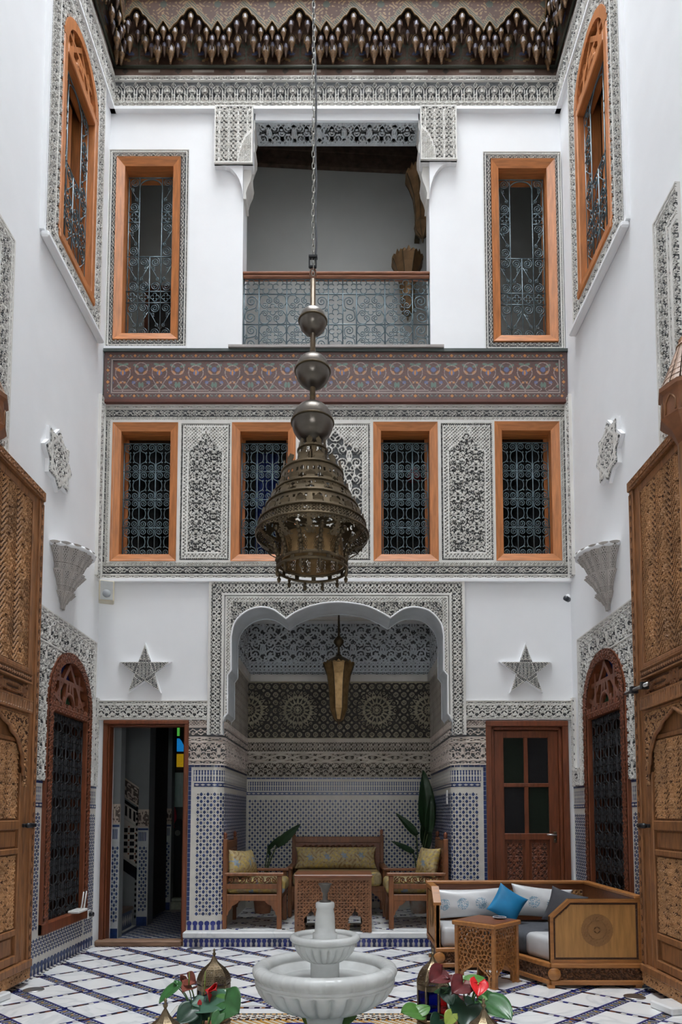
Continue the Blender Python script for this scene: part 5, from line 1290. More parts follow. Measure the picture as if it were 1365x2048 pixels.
for s in (-1, 1):
    for k, (a, b) in enumerate(((fz(1566), fz(1475)), (fz(1667), fz(1574)))):
        mb = MB(); x0, x1 = sorted((s * .02, s * (lw - .095))); mb.box((x0, ly + .018, a), (x1, ly + .024, b)); mb.build('glass_pane', [mat('dark_green_pane' if (k + (s > 0)) % 2 == 0 else 'dark_grey_pane', (.005, .010, .005) if (k + (s > 0)) % 2 == 0 else (.009, .009, .010), .5, spec=.2, bump=.5, bscale=90)], d1)
    x0, x1 = sorted((s * .02, s * (lw - .095))); pz0, pz1 = .22, fz(1680)
    mb = MB(); mb.box((x0, ly + .02, pz0), (x1, ly + .03, pz1)); mb.build('panel_back', [WOOD_D], d1)
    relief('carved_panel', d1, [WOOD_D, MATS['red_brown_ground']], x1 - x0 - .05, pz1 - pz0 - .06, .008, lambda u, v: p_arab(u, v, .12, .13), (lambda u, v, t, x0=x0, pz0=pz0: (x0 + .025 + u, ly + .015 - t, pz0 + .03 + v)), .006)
hx = lw - .045; hz = fz(1670)
mb = MB(); mb.box((hx - .016, ly - .008, hz - .075), (hx + .016, ly, hz + .03)); hp = mb.build('handle_plate', [BRASS_L], d1, bv=.004)
mb = MB(); mb.tube([(hx, ly - .008, hz), (hx, ly - .05, hz), (hx - .09, ly - .052, hz + .004)], .008, 8); mb.build('lever', [STEEL], hp)
mb = MB(); mb.lathe([(.007, -.004), (.007, .004)], 10); mb.xform(Matrix.Translation((hx, ly - .009, hz - .045)) @ Matrix.Rotation(pi / 2, 4, 'X')); mb.build('keyhole', [BLACKG], hp)
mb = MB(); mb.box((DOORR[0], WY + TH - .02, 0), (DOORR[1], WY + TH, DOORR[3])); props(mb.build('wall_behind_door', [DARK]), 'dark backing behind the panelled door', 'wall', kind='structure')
# open doorway on the left
dw, dh = DOORL[1] - DOORL[0], DOORL[3]
d2 = empty('door_2', ((DOORL[0] + DOORL[1]) / 2, WY, 0), 0, 'red-brown timber frame of the open doorway to the tiled passage', 'door frame', kind='structure')
for s in (-1, 1): mb = MB(); mb.box((s * dw / 2, -.035, .0), (s * (dw / 2 - .04), .05, dh)); mb.box((s * (dw / 2 - .04), -.005, 0), (s * (dw / 2 - .052), .12, dh - .05)); mb.build('door_jamb', [WOOD_D], d2, bv=.006)
mb = MB(); mb.box((-dw / 2, -.04, dh - .04), (dw / 2, .05, dh)); mb.box((-dw / 2 + .04, -.005, dh - .055), (dw / 2 - .04, .12, dh - .04)); mb.build('door_head', [WOOD_D], d2, bv=.006)
mb = MB(); mb.box((-dw / 2 - .02, -.085, .0), (dw / 2 - .03, .04, .058)); mb.build('threshold', [mat('worn_beam', (.20, .115, .07), .6, var=.3, stretch=(1, 8, 8))], d2, bv=.012)

# great carved leaves, folded back against the side walls
WD, WDG = [WOOD_L, WOOD_LG], [WOOD_M, WOOD_LG]
def great_leaf(nm, sd, yfar, label):
    o = empty(nm, (WL if sd < 0 else WR, yfar, 0), pi / 2 if sd < 0 else -pi / 2, label, 'door', kind='structure')
    s = -1 if sd < 0 else 1; TOPZ = 3.66; D = 1.15; yf = -.088
    def bx(name, d0, d1_, z0, z1, y0, y1, m=WOOD_L, bv=.006):
        mb = MB(); mb.box((s * d0, y0, z0), (s * d1_, y1, z1)); return mb.build(name, [m], o, bv=bv)
    def rl(name, d0, d1_, z0, z1, y, fn, mats, depth=.012, cell=.009, mask=None):
        x0 = min(s * d0, s * d1_); w = abs(d1_ - d0); f2 = fn if s > 0 else (lambda u, v: fn(w - u, v)); m2 = mask if (mask is None or s > 0) else (lambda u, v: mask(w - u, v))
        return relief(name, o, mats, w, z1 - z0, cell, f2, (lambda u, v, t: (x0 + u, y - t, z0 + v)), depth, m2)
    bx('leaf_board', .02, D, .06, TOPZ - .02, yf + .02, yf + .06)
    bx('outer_stile', 0, .055, .05, TOPZ, yf - .015, yf + .06); bx('stile', .055, .135, .05, TOPZ - .05, yf, yf + .06); bx('stile', D - .12, D, .05, TOPZ, yf - .01, yf + .06)
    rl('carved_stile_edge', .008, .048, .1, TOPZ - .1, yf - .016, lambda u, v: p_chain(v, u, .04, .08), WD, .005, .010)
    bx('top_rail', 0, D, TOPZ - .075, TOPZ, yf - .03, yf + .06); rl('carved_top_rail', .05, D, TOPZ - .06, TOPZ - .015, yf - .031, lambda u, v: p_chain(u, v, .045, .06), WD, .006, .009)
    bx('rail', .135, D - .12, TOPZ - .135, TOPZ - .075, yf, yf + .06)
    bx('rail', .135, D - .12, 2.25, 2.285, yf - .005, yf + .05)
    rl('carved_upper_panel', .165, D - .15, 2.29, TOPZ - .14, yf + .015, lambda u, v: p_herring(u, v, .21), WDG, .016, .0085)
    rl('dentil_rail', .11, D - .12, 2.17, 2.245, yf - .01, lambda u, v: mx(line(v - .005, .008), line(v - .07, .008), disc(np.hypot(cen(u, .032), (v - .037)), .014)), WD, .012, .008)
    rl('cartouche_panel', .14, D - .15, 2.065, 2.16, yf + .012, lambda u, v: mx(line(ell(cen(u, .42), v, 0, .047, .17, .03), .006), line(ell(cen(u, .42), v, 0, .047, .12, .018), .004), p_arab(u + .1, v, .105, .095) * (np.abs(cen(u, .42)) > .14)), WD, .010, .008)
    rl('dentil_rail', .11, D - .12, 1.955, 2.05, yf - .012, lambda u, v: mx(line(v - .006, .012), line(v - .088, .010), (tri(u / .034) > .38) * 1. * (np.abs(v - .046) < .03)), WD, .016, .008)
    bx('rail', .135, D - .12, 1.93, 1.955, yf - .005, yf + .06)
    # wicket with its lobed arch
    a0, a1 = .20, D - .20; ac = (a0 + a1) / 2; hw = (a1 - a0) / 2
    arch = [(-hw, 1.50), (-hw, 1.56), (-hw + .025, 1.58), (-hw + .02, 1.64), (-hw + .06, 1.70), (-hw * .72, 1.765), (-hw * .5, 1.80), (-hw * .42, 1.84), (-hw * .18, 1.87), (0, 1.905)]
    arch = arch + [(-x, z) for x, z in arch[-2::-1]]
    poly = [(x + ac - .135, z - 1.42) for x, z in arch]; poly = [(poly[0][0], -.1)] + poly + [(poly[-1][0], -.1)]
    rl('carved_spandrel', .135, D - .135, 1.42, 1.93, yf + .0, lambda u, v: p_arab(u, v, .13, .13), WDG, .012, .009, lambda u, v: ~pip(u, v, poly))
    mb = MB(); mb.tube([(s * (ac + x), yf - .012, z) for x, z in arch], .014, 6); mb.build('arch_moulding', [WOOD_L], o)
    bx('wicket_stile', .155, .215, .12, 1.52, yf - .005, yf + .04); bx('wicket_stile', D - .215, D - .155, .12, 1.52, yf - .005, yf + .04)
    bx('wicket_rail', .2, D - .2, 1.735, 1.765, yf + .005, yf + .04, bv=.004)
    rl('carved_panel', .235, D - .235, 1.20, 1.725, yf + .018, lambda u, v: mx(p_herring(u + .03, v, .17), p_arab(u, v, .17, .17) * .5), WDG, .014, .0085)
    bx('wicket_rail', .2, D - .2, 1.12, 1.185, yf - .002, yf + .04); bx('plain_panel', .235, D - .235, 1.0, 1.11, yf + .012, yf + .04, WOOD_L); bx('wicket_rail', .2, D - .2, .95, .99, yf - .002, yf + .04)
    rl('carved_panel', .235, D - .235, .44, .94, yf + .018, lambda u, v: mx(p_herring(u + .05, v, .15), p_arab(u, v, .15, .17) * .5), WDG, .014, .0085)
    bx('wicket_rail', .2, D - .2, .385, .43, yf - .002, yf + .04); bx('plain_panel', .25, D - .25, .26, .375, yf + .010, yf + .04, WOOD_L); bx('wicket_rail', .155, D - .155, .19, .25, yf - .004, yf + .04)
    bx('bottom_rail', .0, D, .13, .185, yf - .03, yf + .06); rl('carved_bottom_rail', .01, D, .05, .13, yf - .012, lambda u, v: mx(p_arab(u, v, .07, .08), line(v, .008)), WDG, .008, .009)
    # iron latch
    lt = bx('latch', .02, .20, 1.135, 1.16, yf - .035, yf - .015, IRON_B, .003)
    mb = MB(); mb.tube([(s * .10, yf - .05, 1.148), (s * .19, yf - .05, 1.148)], .018, 8); mb.build('latch_knob', [IRON_B], lt)
    if sd > 0:
        mb = MB(); mb.tube([(-.06, yf - .05, 2.11), (.30, yf - .05, 2.11)], .014, 8); b = mb.build('bolt', [STEEL], o)
        for q in (.05, .22): mb = MB(); mb.box((q, yf - .07, 2.085), (q + .03, yf - .02, 2.135)); mb.build('bolt_staple', [IRON_B], b)
    return o
great_leaf('door_3', -1, 5.03, 'tall carved cedar door leaf folded back against the left side wall')
great_leaf('door_4', 1, 4.88, 'tall carved cedar door leaf folded back against the right side wall')
# turned posts with little tiled turrets beside the leaves
def turret(x, y, zb, label):
    o = empty('door_post', (x, y, 0), 0, label, 'post', 'carved turret posts')
    mb = MB(); mb.lathe([(.055, 0), (.055, zb - .1)], 10); mb.build('shaft', [WOOD_L], o)
    mb = MB(); mb.lathe([(.05, zb - .12), (.09, zb - .03), (.135, zb + .01), (.150, zb + .03), (.135, zb + .04), (.135, zb + .17), (.155, zb + .185), (.155, zb + .21), (.12, zb + .225)], 8, sm=False); dr = mb.build('drum', [mat('turret_wood', (.20, .075, .028), .5, var=.3, nscale=10)], o)
    for k in range(8):
        a = (k + .5) * pi / 4; mb = MB(); mb.tube([(q * .034, -.128, zb + .05 + zz) for q, zz in ((-1, 0), (-1, .06), (-.5, .085), (0, .10), (.5, .085), (1, .06), (1, 0))], .006, 5); mb.build('niche', [WOOD_L], dr, rot=(0, 0, a))
    TM = mat('turret_tiles', (.30, .19, .13), .6, var=.3, nscale=20)
    for j in range(7):
        r0, r1 = .125 - j * .013, .125 - (j + 1) * .013; z0 = zb + .222 + j * .036; n = 14
        mb = MB()
        for k in range(n):
            a0, a1 = 2 * pi * k / n, 2 * pi * (k + .86) / n; am = (a0 + a1) / 2
            mb.add([(r0 * 1.07 * math.cos(a0), r0 * 1.07 * math.sin(a0), z0), (r0 * 1.13 * math.cos(am), r0 * 1.13 * math.sin(am), z0 - .006), (r0 * 1.07 * math.cos(a1), r0 * 1.07 * math.sin(a1), z0), (r1 * math.cos(a1), r1 * math.sin(a1), z0 + .042), (r1 * 1.06 * math.cos(am), r1 * 1.06 * math.sin(am), z0 + .042), (r1 * math.cos(a0), r1 * math.sin(a0), z0 + .042)], [(0, 1, 4, 5), (1, 2, 3, 4)])
        mb.build('roof_course', [TM], o)
    mb = MB(); mb.lathe([(.05, zb + .46), (.03, zb + .48), (.035, zb + .50), (.012, zb + .53), (.002, zb + .58)], 10); mb.build('finial', [WOOD_L], o)
turret(1.93, 3.7, onY(1365, 850, 3.7)[1], 'carved wooden post with a tiled turret beside the right carved leaf')
turret(-2.06, 3.7, onY(0, 862, 3.7)[1], 'carved wooden post with a turret cap at the left picture edge')

# ------------------------------------------------------------------ passage behind the open doorway
PX0, PX1, PYB = -2.30, -1.40, 9.7
mb = MB(); mb.box((-3.4, WY + .02, -.05), (PX1, PYB, 0)); pf = props(mb.build('floor_passage', [CREAM]), 'blue and white chequered floor of the passage', 'floor', kind='structure')
pol = []; cs = .062
for i in range(16):
    for j in range(34):
        x, y = PX0 + .06 + i * cs, WY + .06 + j * cs
        if y < 8.7 and x + cs < PX1 and (i + j) % 2: pol.append((rc(x, x + cs, y, y + cs), 0))
pol += [(rc(PX0, PX0 + .055, WY + .06, 8.7), 0)]
tile_mesh('chequer_tiles', pf, pol, lambda u, v, t: (u, v, t + 0 * u), [BLUE], 0, .002)
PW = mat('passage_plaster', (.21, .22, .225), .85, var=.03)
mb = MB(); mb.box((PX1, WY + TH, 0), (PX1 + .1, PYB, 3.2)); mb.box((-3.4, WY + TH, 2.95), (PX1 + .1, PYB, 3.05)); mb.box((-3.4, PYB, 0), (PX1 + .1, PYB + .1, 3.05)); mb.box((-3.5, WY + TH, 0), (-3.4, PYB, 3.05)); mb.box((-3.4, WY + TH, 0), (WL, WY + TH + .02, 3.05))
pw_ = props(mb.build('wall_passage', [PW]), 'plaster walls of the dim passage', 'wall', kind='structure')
def pier(x0, x1, y0, y1, ztile, label):
    mb = MB(); mb.box((x0, y0, 0), (x1, y1, 2.95)); o = props(mb.build('wall_pier', [PW]), label, 'pier', kind='structure')
    w = x1 - x0
    relief('carved_band', o, [STUCCO_B, STUCCO_B_SHADE], w + .006, .20, .009, lambda u, v: np.where((v < .012) | (v > .188), 1, p_arab(u, v, .1, .2)), mapY(x0 - .003, ztile, y0 - .006), .006)
    relief('tile_bed', o, [mat('passage_tile', (.50, .51, .50), .3)], w + .006, ztile, .05, lambda u, v: np.zeros_like(u), mapY(x0 - .003, 0, y0 - .006), .001)
    tile_mesh('zellij_mosaic', o, field(.005, w, .14, ztile - .18, .045, .075, .5, .45) + [(rc(0, w, ztile - .03, ztile - .008), 0)] + [(rc(.01 + k * .018, .019 + k * .018, ztile - .15, ztile - .05), 0) for k in range(int((w - .01) / .018))] + [(rc(.0, w, .0, .10), 0)], mapY(x0, 0, y0 - .007), ZM)
    return o
pier(-2.45, -2.25, 6.84, 6.98, 1.13, 'tiled white pier just inside the open doorway')
pier(-2.30, -2.185, 7.62, 7.85, 1.08, 'tiled grey pier beside the passage stairs')
pier(-2.32, -2.245, 8.85, 9.0, 1.10, 'farthest tiled pier in the dim passage')
# stairs rising to the left, seen against their far wall
mb = MB(); mb.box((-3.4, 7.66, 0), (-2.29, 7.8, 2.95)); sw_ = props(mb.build('wall_stair', [PW]), 'tiled wall beside the passage stairs', 'wall', kind='structure')
sy = 7.655; SLP = .68
zt = lambda x: 1.22 + (-2.30 - x) * SLP; zl = lambda x: .62 + (-2.30 - x) * SLP       # top of dado, bottom of dado
x0, x1 = -3.1, -2.30
def para(za, zb, m, name, mats, t=.004):
    return tile_mesh(name, sw_, [([(x0, zl(x0) + za), (x1, zl(x1) + za), (x1, zl(x1) + zb), (x0, zl(x0) + zb)], m)], lambda u, v, t: (u, sy - t, v), mats, 0, t, None)
para(.0, .66, 0, 'stair_tile_bed', [mat('stair_cream', (.46, .42, .36), .3)])
relief('carved_stair_band', sw_, [STUCCO_B, STUCCO_B_SHADE], x1 - x0, .22, .010, lambda u, v: np.where((v < .02) | (v > .20), 1, p_arab(u, v, .16, .22)), lambda u, v, t: (x0 + u, sy - .004 - t, zl(x0 + u) + .68 + v), .008)
para(.62, .66, 0, 'stair_dark_line', [BLACKG], .006); para(-.13, -.0, 0, 'stair_dark_band', [BLACKG], .006); para(.0, .035, 0, 'stair_pale_line', [mat('stair_grey', (.36, .34, .30), .3)], .007); para(.44, .46, 0, 'stair_mid_line', [MATS['stair_grey']], .007)
pol = []
for i in range(12):
    for j in range(26):
        a, b = x0 + .05 + i * .075, .3 + j * .075
        c = (a, b)
        if zl(a) + .06 < b < zl(a) + .40 and a < x1 - .03: pol.append((rc(a - .024, a + .024, b - .024, b + .024), 1))
        if zl(a + .0375) + .06 < b + .0375 < zl(a + .0375) + .42 and a < x1 - .05: pol.append((rc(a + .030, a + .046, b + .030, b + .046), 3))
for i in range(17):
    a = x0 + .03 + i * .047; pol.append(([(a, zl(a) + .49), (a + .022, zl(a + .022) + .49), (a + .022, zl(a + .022) + .60), (a, zl(a) + .60)], 1))
for k in range(22): pol.append((rc(-2.335, -2.315, .08 + k * .06, .11 + k * .06), 1))
tile_mesh('stair_mosaic', sw_, pol, lambda u, v, t: (u, sy - .004 - t, v), [BLUE, BLACKG, CREAM, BROWNG], 0, .003)
st_o = empty('staircase', (-2.35, 7.25, 0), 0, 'first steps of the tiled stairs in the dim passage', 'stairs', kind='structure')
for k in range(4):
    x = -.0 - k * .27; mb = MB(); mb.box((x - .27, -.36, 0), (x, .36, .18 * (k + 1))); mb.build('riser_block', [BLUE], st_o)
    mb = MB(); mb.box((x - .28, -.36, .18 * (k + 1)), (x + .02, .36, .18 * (k + 1) + .04)); mb.build('tread', [mat('tread_wood', (.16, .10, .07), .5)], st_o, bv=.01)
    tile_mesh('riser_tiles', st_o, [(loz(-.33 + q * .06, .09 + .18 * k, .02, .055), 2) for q in range(12)], lambda u, v, t, x=x: (x + t, u, v), ZM, .001, .004)
mb = MB(); mb.box((-2.31, 7.85, 0), (-2.30, 8.85, 2.95)); props(mb.build('wall_recess_shade', [DARK]), 'dark sheet in place of a shaded side opening in the passage', 'wall', kind='structure')  # flat near-black sheet puts the doorway's shade into colour
# far end: stained-glass light, pale cupboard
mb = MB(); mb.box((-2.6, 9.5, 0), (-1.9, 9.55, 2.95)); props(mb.build('wall_passage_end', [DARK]), 'dark end wall of the passage', 'wall', kind='structure')
sg_ = window_root((onY(361, 1500, 9.48)[0], 9.48, onY(361, 1540, 9.48)[1]), 0, 'narrow stained-glass light at the far end of the passage')
zq = lambda py: onY(361, py, 9.48)[1] - sg_.location.z; xq = lambda px: onY(px, 1500, 9.48)[0] - sg_.location.x
def lit(n, c, e): return mat(n, c, .4, emit=e, bump=.6, bscale=60, var=.2, nscale=60)
for (a, b, c, d, n, col, e, arch) in ((354, 359, 1450, 1472, 'lit_green_glass', (.10, .55, .08), .55, 0), (354, 368, 1477, 1503, 'lit_blue_glass', (.01, .22, .60), .6, 1), (354, 368, 1508, 1534, 'lit_yellow_glass', (.55, .33, .01), .4, 0)):
    x0, x1, z1, z0 = xq(a), xq(b), zq(c), zq(d)
    pts = [(x0, z0), (x1, z0), (x1, z0 + (z1 - z0) * .45), (x0 + (x1 - x0) * .65, z0 + (z1 - z0) * .8), (x0 + (x1 - x0) * .35, z1), (x0, z1)] if arch else rc(x0, x1, z0, z1)
    mb = MB(); mb.prism(pts, lambda u, v, t: (u, -t, v), 0, .006); mb.build('glass_pane', [lit(n, col, e)], sg_)
mb = MB(); mb.box((xq(352), .001, zq(1540)), (xq(372), .02, zq(1440))); mb.build('window_frame', [DARKW], sg_)
cb = empty('cupboard', (onY(358, 1600, 9.3)[0], 9.3, .75), 0, 'pale green wall cupboard at the far end of the passage', 'cupboard')
z = lambda py: onY(358, py, 9.3)[1] - .75
PG = mat('pale_green', (.40, .52, .47), .4, var=.04, emit=None)
x0, x1 = onY(345, 1600, 9.3)[0] - cb.location.x, onY(380, 1600, 9.3)[0] - cb.location.x; xm = onY(361, 1600, 9.3)[0] - cb.location.x
mb = MB(); mb.box((x0, .0, z(1614)), (x1, .2, z(1545))); mb.build('carcass', [PG], cb)
mb = MB(); mb.box((x0 + .004, -.015, z(1612)), (xm - .002, 0, z(1546))); dd = mb.build('cupboard_door', [PG], cb); mb = MB(); mb.box((xm + .002, -.015, z(1612)), (x1, 0, z(1546))); mb.build('cupboard_door', [PG], cb)
mb = MB(); mb.box((x0, .02, -.75), (x1, .2, z(1614))); mb.build('plinth', [mat('cupboard_dark', (.02, .028, .026), .6)], cb)
# ------------------------------------------------------------------ soft furnishings
def pillow_mesh(name, w, h, d, mats, n=24, m=None, pinch=.10, idx=None, pw=.42):
    m = m or n; u = np.linspace(-1, 1, n + 1); v = np.linspace(-1, 1, m + 1); U, V = np.meshgrid(u, v)
    X = U * w / 2 * (1 - pinch * (1 - V * V)); Z = V * h / 2 * (1 - pinch * (1 - U * U)); T = d / 2 * np.clip((1 - U ** 2) * (1 - V ** 2), 0, 1) ** pw
    T = T * (1 + .05 * np.sin(5 * U + 3 * V) * np.cos(4 * V))
    P = np.concatenate([np.stack([X.ravel(), -T.ravel(), Z.ravel()], 1), np.stack([X.ravel(), T.ravel(), Z.ravel()], 1)])
    a = np.arange(U.size).reshape(U.shape); Q = np.stack([a[:-1, :-1], a[:-1, 1:], a[1:, 1:], a[1:, :-1]], -1).reshape(-1, 4)
    Q2 = Q[:, ::-1] + U.size; mi = None
    if idx is not None:
        c = lambda A: (A[:-1, :-1] + A[1:, 1:]) / 2
        k = np.asarray(idx(c(X), c(Z))).ravel(); mi = np.concatenate([k, k])
    return np_mesh(name, P, np.concatenate([Q, Q2]), mi, mats, True)
GOLD = [mat('gold_brocade', (.38, .30, .155), .5, var=.25, nscale=40), mat('gold_brocade_bright', (.46, .34, .10), .5, var=.2, nscale=40), mat('gold_brocade_blue', (.22, .28, .34), .6, var=.2, nscale=40), mat('gold_brocade_brown', (.26, .17, .07), .6)]  # darkest tone belongs to the woven floral pattern
def i_gold(u, v):
    o = np.zeros_like(u); q = np.sin(60 * u + 2 * np.sin(45 * v)) * np.sin(62 * v + 2 * np.sin(50 * u)); o = np.where(q > .45, 1, np.where(q < -.6, 3, o))
    cx = cen(u, .19); cy = v - .02 * np.sin(u * 30); r = np.hypot(cx, cy); a = np.arctan2(cy, cx); return np.where(r < .030 + .010 * np.cos(6 * a), 2, o)
SATIN = [mat('white_satin', (.56, .57, .58), .32, var=.06, nscale=7, spec=.6), mat('satin_blue_print', (.22, .33, .42), .45, var=.3, nscale=60)]
def i_satin(u, v):
    cx = cen(u, .155); r = np.hypot(cx, v + .01); q = np.sin(160 * u + 3 * np.sin(90 * v)) * np.sin(150 * v + 3 * np.sin(100 * u)); return ((r < .048) & (q > -.1)).astype(int)
def soft(name, me, loc, rot, label, cat, group=None):
    o = link(name, me, None, loc, rot); return props(o, label, cat, group)
def mattress(mb, poly, z0, z1, r=.03, n=4):
    # rounded slab over a convex outline
    c = (sum(p[0] for p in poly) / len(poly), sum(p[1] for p in poly) / len(poly)); rings = []
    for k in range(n + 1):
        a = pi / 2 * k / n; rings.append((r * (1 - math.sin(a)), z0 + r * (1 - math.cos(a))))
    for k in range(n + 1):
        a = pi / 2 * k / n; rings.append((r * (1 - math.cos(a)), z1 - r + r * math.sin(a)))
    L = [math.hypot(p[0] - c[0], p[1] - c[1]) for p in poly]; V = []
    for ins, z in rings: V += [(c[0] + (p[0] - c[0]) * (1 - ins / l), c[1] + (p[1] - c[1]) * (1 - ins / l), z) for p, l in zip(poly, L)]
    N = len(poly); Fc = [(i * N + j, i * N + (j + 1) % N, (i + 1) * N + (j + 1) % N, (i + 1) * N + j) for i in range(len(rings) - 1) for j in range(N)]
    mb.add(V, Fc + [tuple(range(N - 1, -1, -1)), tuple(range((len(rings) - 1) * N, len(rings) * N))], 0, True)
def dense(poly, k=6): return [(p[0] + (q[0] - p[0]) * i / k, p[1] + (q[1] - p[1]) * i / k) for p, q in zip(poly, poly[1:] + poly[:1]) for i in range(k)]
WC = [WOOD_C, WOOD_SG]

# ------------------------------------------------------------------ alcove seats
def pierced_scroll(parent, name, p0, p1, z0, z1, axis):
    # scrolled openwork rail: along x (axis 0) or y (axis 1)
    L = abs(p1 - p0); h = z1 - z0; mb = MB(); n = max(2, int(L / .10)); s = (p1 - p0) / n
    for k in range(n):
        c = p0 + (k + .5) * s
        for sg in (-1, 1):
            pts = spiral(c + sg * abs(s) * .23, z0 + h * .5, h * .36, 1.3, pi / 2 if sg > 0 else -pi / 2, sg, 14)
            mb.tube([((a, 0, b) if axis == 0 else (0, a, b)) for a, b in pts], .007, 5)
        mb.tube([((c - s / 2, 0, z0 + h * .1) if axis == 0 else (0, c - s / 2, z0 + h * .1)), ((c, 0, z0 + h * .85) if axis == 0 else (0, c, z0 + h * .85)), ((c + s / 2, 0, z0 + h * .1) if axis == 0 else (0, c + s / 2, z0 + h * .1))], .006, 5)
    return mb.build(name, [WOOD_C], parent)
def armchair(loc, rz, label, depth=.57, width=.62, cat='armchair', group='carved armchairs in the alcove', back_h=.83):
    o = empty('armchair' if cat == 'armchair' else 'settee', loc, rz, label, cat, group)
    hx, hy = depth / 2 - .025, width / 2 - .025
    for sy in (-1, 1):
        mb = MB(); mb.box((-hx - .025, sy * hy - .022, 0), (-hx + .022, sy * hy + .022, back_h + .02)); lg = mb.build('rear_post', [WOOD_C], o, bv=.005)
        mb = MB(); mb.lathe([(.012, 0), (.012, .008), (.022, .018), (.014, .028), (.022, .043), (.012, .060), (.003, .066)], 12); mb.build('finial', [WOOD_D], lg, (-hx - .002, sy * hy, back_h + .02))
        mb = MB(); mb.box((hx - .022, sy * hy - .022, 0), (hx + .025, sy * hy + .022, .50)); mb.build('leg', [WOOD_C], o, bv=.005)
        mb = MB(); mb.box((-hx, sy * hy - .032, .50), (hx + .045, sy * hy + .032, .53)); mb.build('armrest', [WOOD_C], o, bv=.006)
        pierced_scroll(o, 'openwork_side', -hx + .02, hx - .02, .425, .50, 0).location.y = sy * hy
        mb = MB(); mb.box((-hx, sy * hy - .014, .375), (hx, sy * hy + .014, .425)); mb.build('side_rail', [WOOD_C], o, bv=.004)
        mb = MB(); mb.box((-hx, sy * hy - .016, .265), (hx, sy * hy + .016, .325)); mb.build('seat_rail', [WOOD_C], o, bv=.004)
        for sx in (-1, 1):
            q = [(0, 0), (0, -.14), (.012, -.135), (.02, -.10), (.045, -.075), (.05, -.05), (.085, -.035), (.11, -.012), (.115, 0)]
            pts = [(sx * (hx - .02) - sx * a, .265 + b) for a, b in q]; pts = pts if sx > 0 else pts[::-1]
            mb = MB(); mb.prism(pts, lambda u, v, t: (u, t, v), sy * hy - .012, sy * hy + .012); mb.build('corner_bracket', [WOOD_C], o)
    for sx in (-1, 1): mb = MB(); mb.box((sx * hx - .016, -hy, .265), (sx * hx + .016, hy, .325)); mb.build('seat_rail', [WOOD_C], o, bv=.004)
    mb = MB(); mb.box((-hx, -hy, .30), (hx, hy, .325)); mb.build('seat_board', [WOOD_C], o)
    if width > .8:
        for sy in (-1, 1):
            q = [(0, 0), (0, -.14), (.012, -.135), (.02, -.10), (.045, -.075), (.05, -.05), (.085, -.035), (.11, -.012), (.115, 0)]
            pts = [(sy * (hy - .02) - sy * a, .265 + b) for a, b in q]; pts = pts if sy > 0 else pts[::-1]
            mb = MB(); mb.prism(pts, lambda u, v, t: (t, u, v), hx - .012, hx + .012); mb.build('corner_bracket', [WOOD_C], o)
    mb = MB(); mb.box((-hx - .012, -hy, .34), (-hx + .012, hy, back_h)); mb.build('backrest', [WOOD_CP], o)
    mb = MB(); mb.box((-hx - .022, -hy, back_h - .07), (-hx + .022, hy, back_h)); mb.build('top_rail', [WOOD_C], o, bv=.005)
    W = 2 * hy - .12
    relief('carved_back_panel', o, [WOOD_CP, WOOD_SG], W, back_h - .07 - .45, .012, lambda u, v: np.where((np.minimum(np.minimum(u, W - u), np.minimum(v, back_h - .52 - v)) < .02), 1, p_arab(u, v, .13, .13)), lambda u, v, t: (-hx + .013 + t, -W / 2 + u, .44 + v), .008)
    return o
def seat_cushion(loc, rz, depth, width, label, h=.13):
    o = empty('seat_cushion', loc, rz, label, 'cushion', 'gold brocade seat cushions'); 
    mb = MB(); mattress(mb, dense([(-depth / 2, -width / 2), (depth / 2, -width / 2), (depth / 2, width / 2), (-depth / 2, width / 2)], 24), 0, h, .05, 8); me = mb.mesh('cushion_cover', GOLD)
    c = np.zeros(len(me.polygons) * 3); me.polygons.foreach_get('center', c); c = c.reshape(-1, 3); me.polygons.foreach_set('material_index', np.where(R.random() < 2, ((np.sin(40 * c[:, 0] + 30 * c[:, 2]) * np.sin(37 * c[:, 1] + 1) > .1) * 1 + (np.sin(23 * c[:, 0] + 2) * np.sin(21 * c[:, 1]) > .55) * 1).astype(int), 0).astype(np.int32))
    link('cushion_cover', me, o); return o
YC = 6.86
armchair((-.885, YC, FLA), 0, 'carved wooden armchair on the left side of the alcove'); armchair((.705, YC, FLA), pi, 'carved wooden armchair on the right side of the alcove')
seat_cushion((-.855, YC, FLA + .325), 0, .56, .50, 'gold brocade seat cushion on the left armchair'); seat_cushion((.675, YC, FLA + .325), pi, .56, .50, 'gold brocade seat cushion on the right armchair')
armchair((-.08, 7.62, FLA), -pi / 2, 'wide carved wooden settee against the alcove back wall', .62, 1.06, 'settee', None, .83)
seat_cushion((-.08, 7.60, FLA + .325), -pi / 2, .60, .94, 'long gold brocade seat cushion on the settee', .15)
soft('pillow', pillow_mesh('pillow', .30, .27, .15, GOLD, 56, idx=i_gold), (-1.03, 6.74, FLA + .60), (-.25, .12, .9), 'gold brocade pillow leaning in the left armchair', 'pillow', 'gold brocade pillows')
soft('pillow', pillow_mesh('pillow', .28, .26, .14, GOLD, 56, idx=lambda u, v: i_gold(u + .05, v)), (-1.0, 6.98, FLA + .60), (-.3, 0, 1.1), 'gold brocade pillow behind another in the left armchair', 'pillow', 'gold brocade pillows')
soft('pillow', pillow_mesh('pillow', .30, .30, .15, GOLD, 56, idx=lambda u, v: i_gold(u + .08, v + .03)), (.83, 6.85, FLA + .61), (-.28, 0, -1.0), 'gold brocade pillow leaning in the right armchair', 'pillow', 'gold brocade pillows')
soft('bolster', pillow_mesh('bolster', .92, .25, .16, GOLD, 170, 46, .06, i_gold), (-.10, 7.72, FLA + .60), (-.3, 0, 0), 'long gold brocade bolster on the settee', 'bolster')
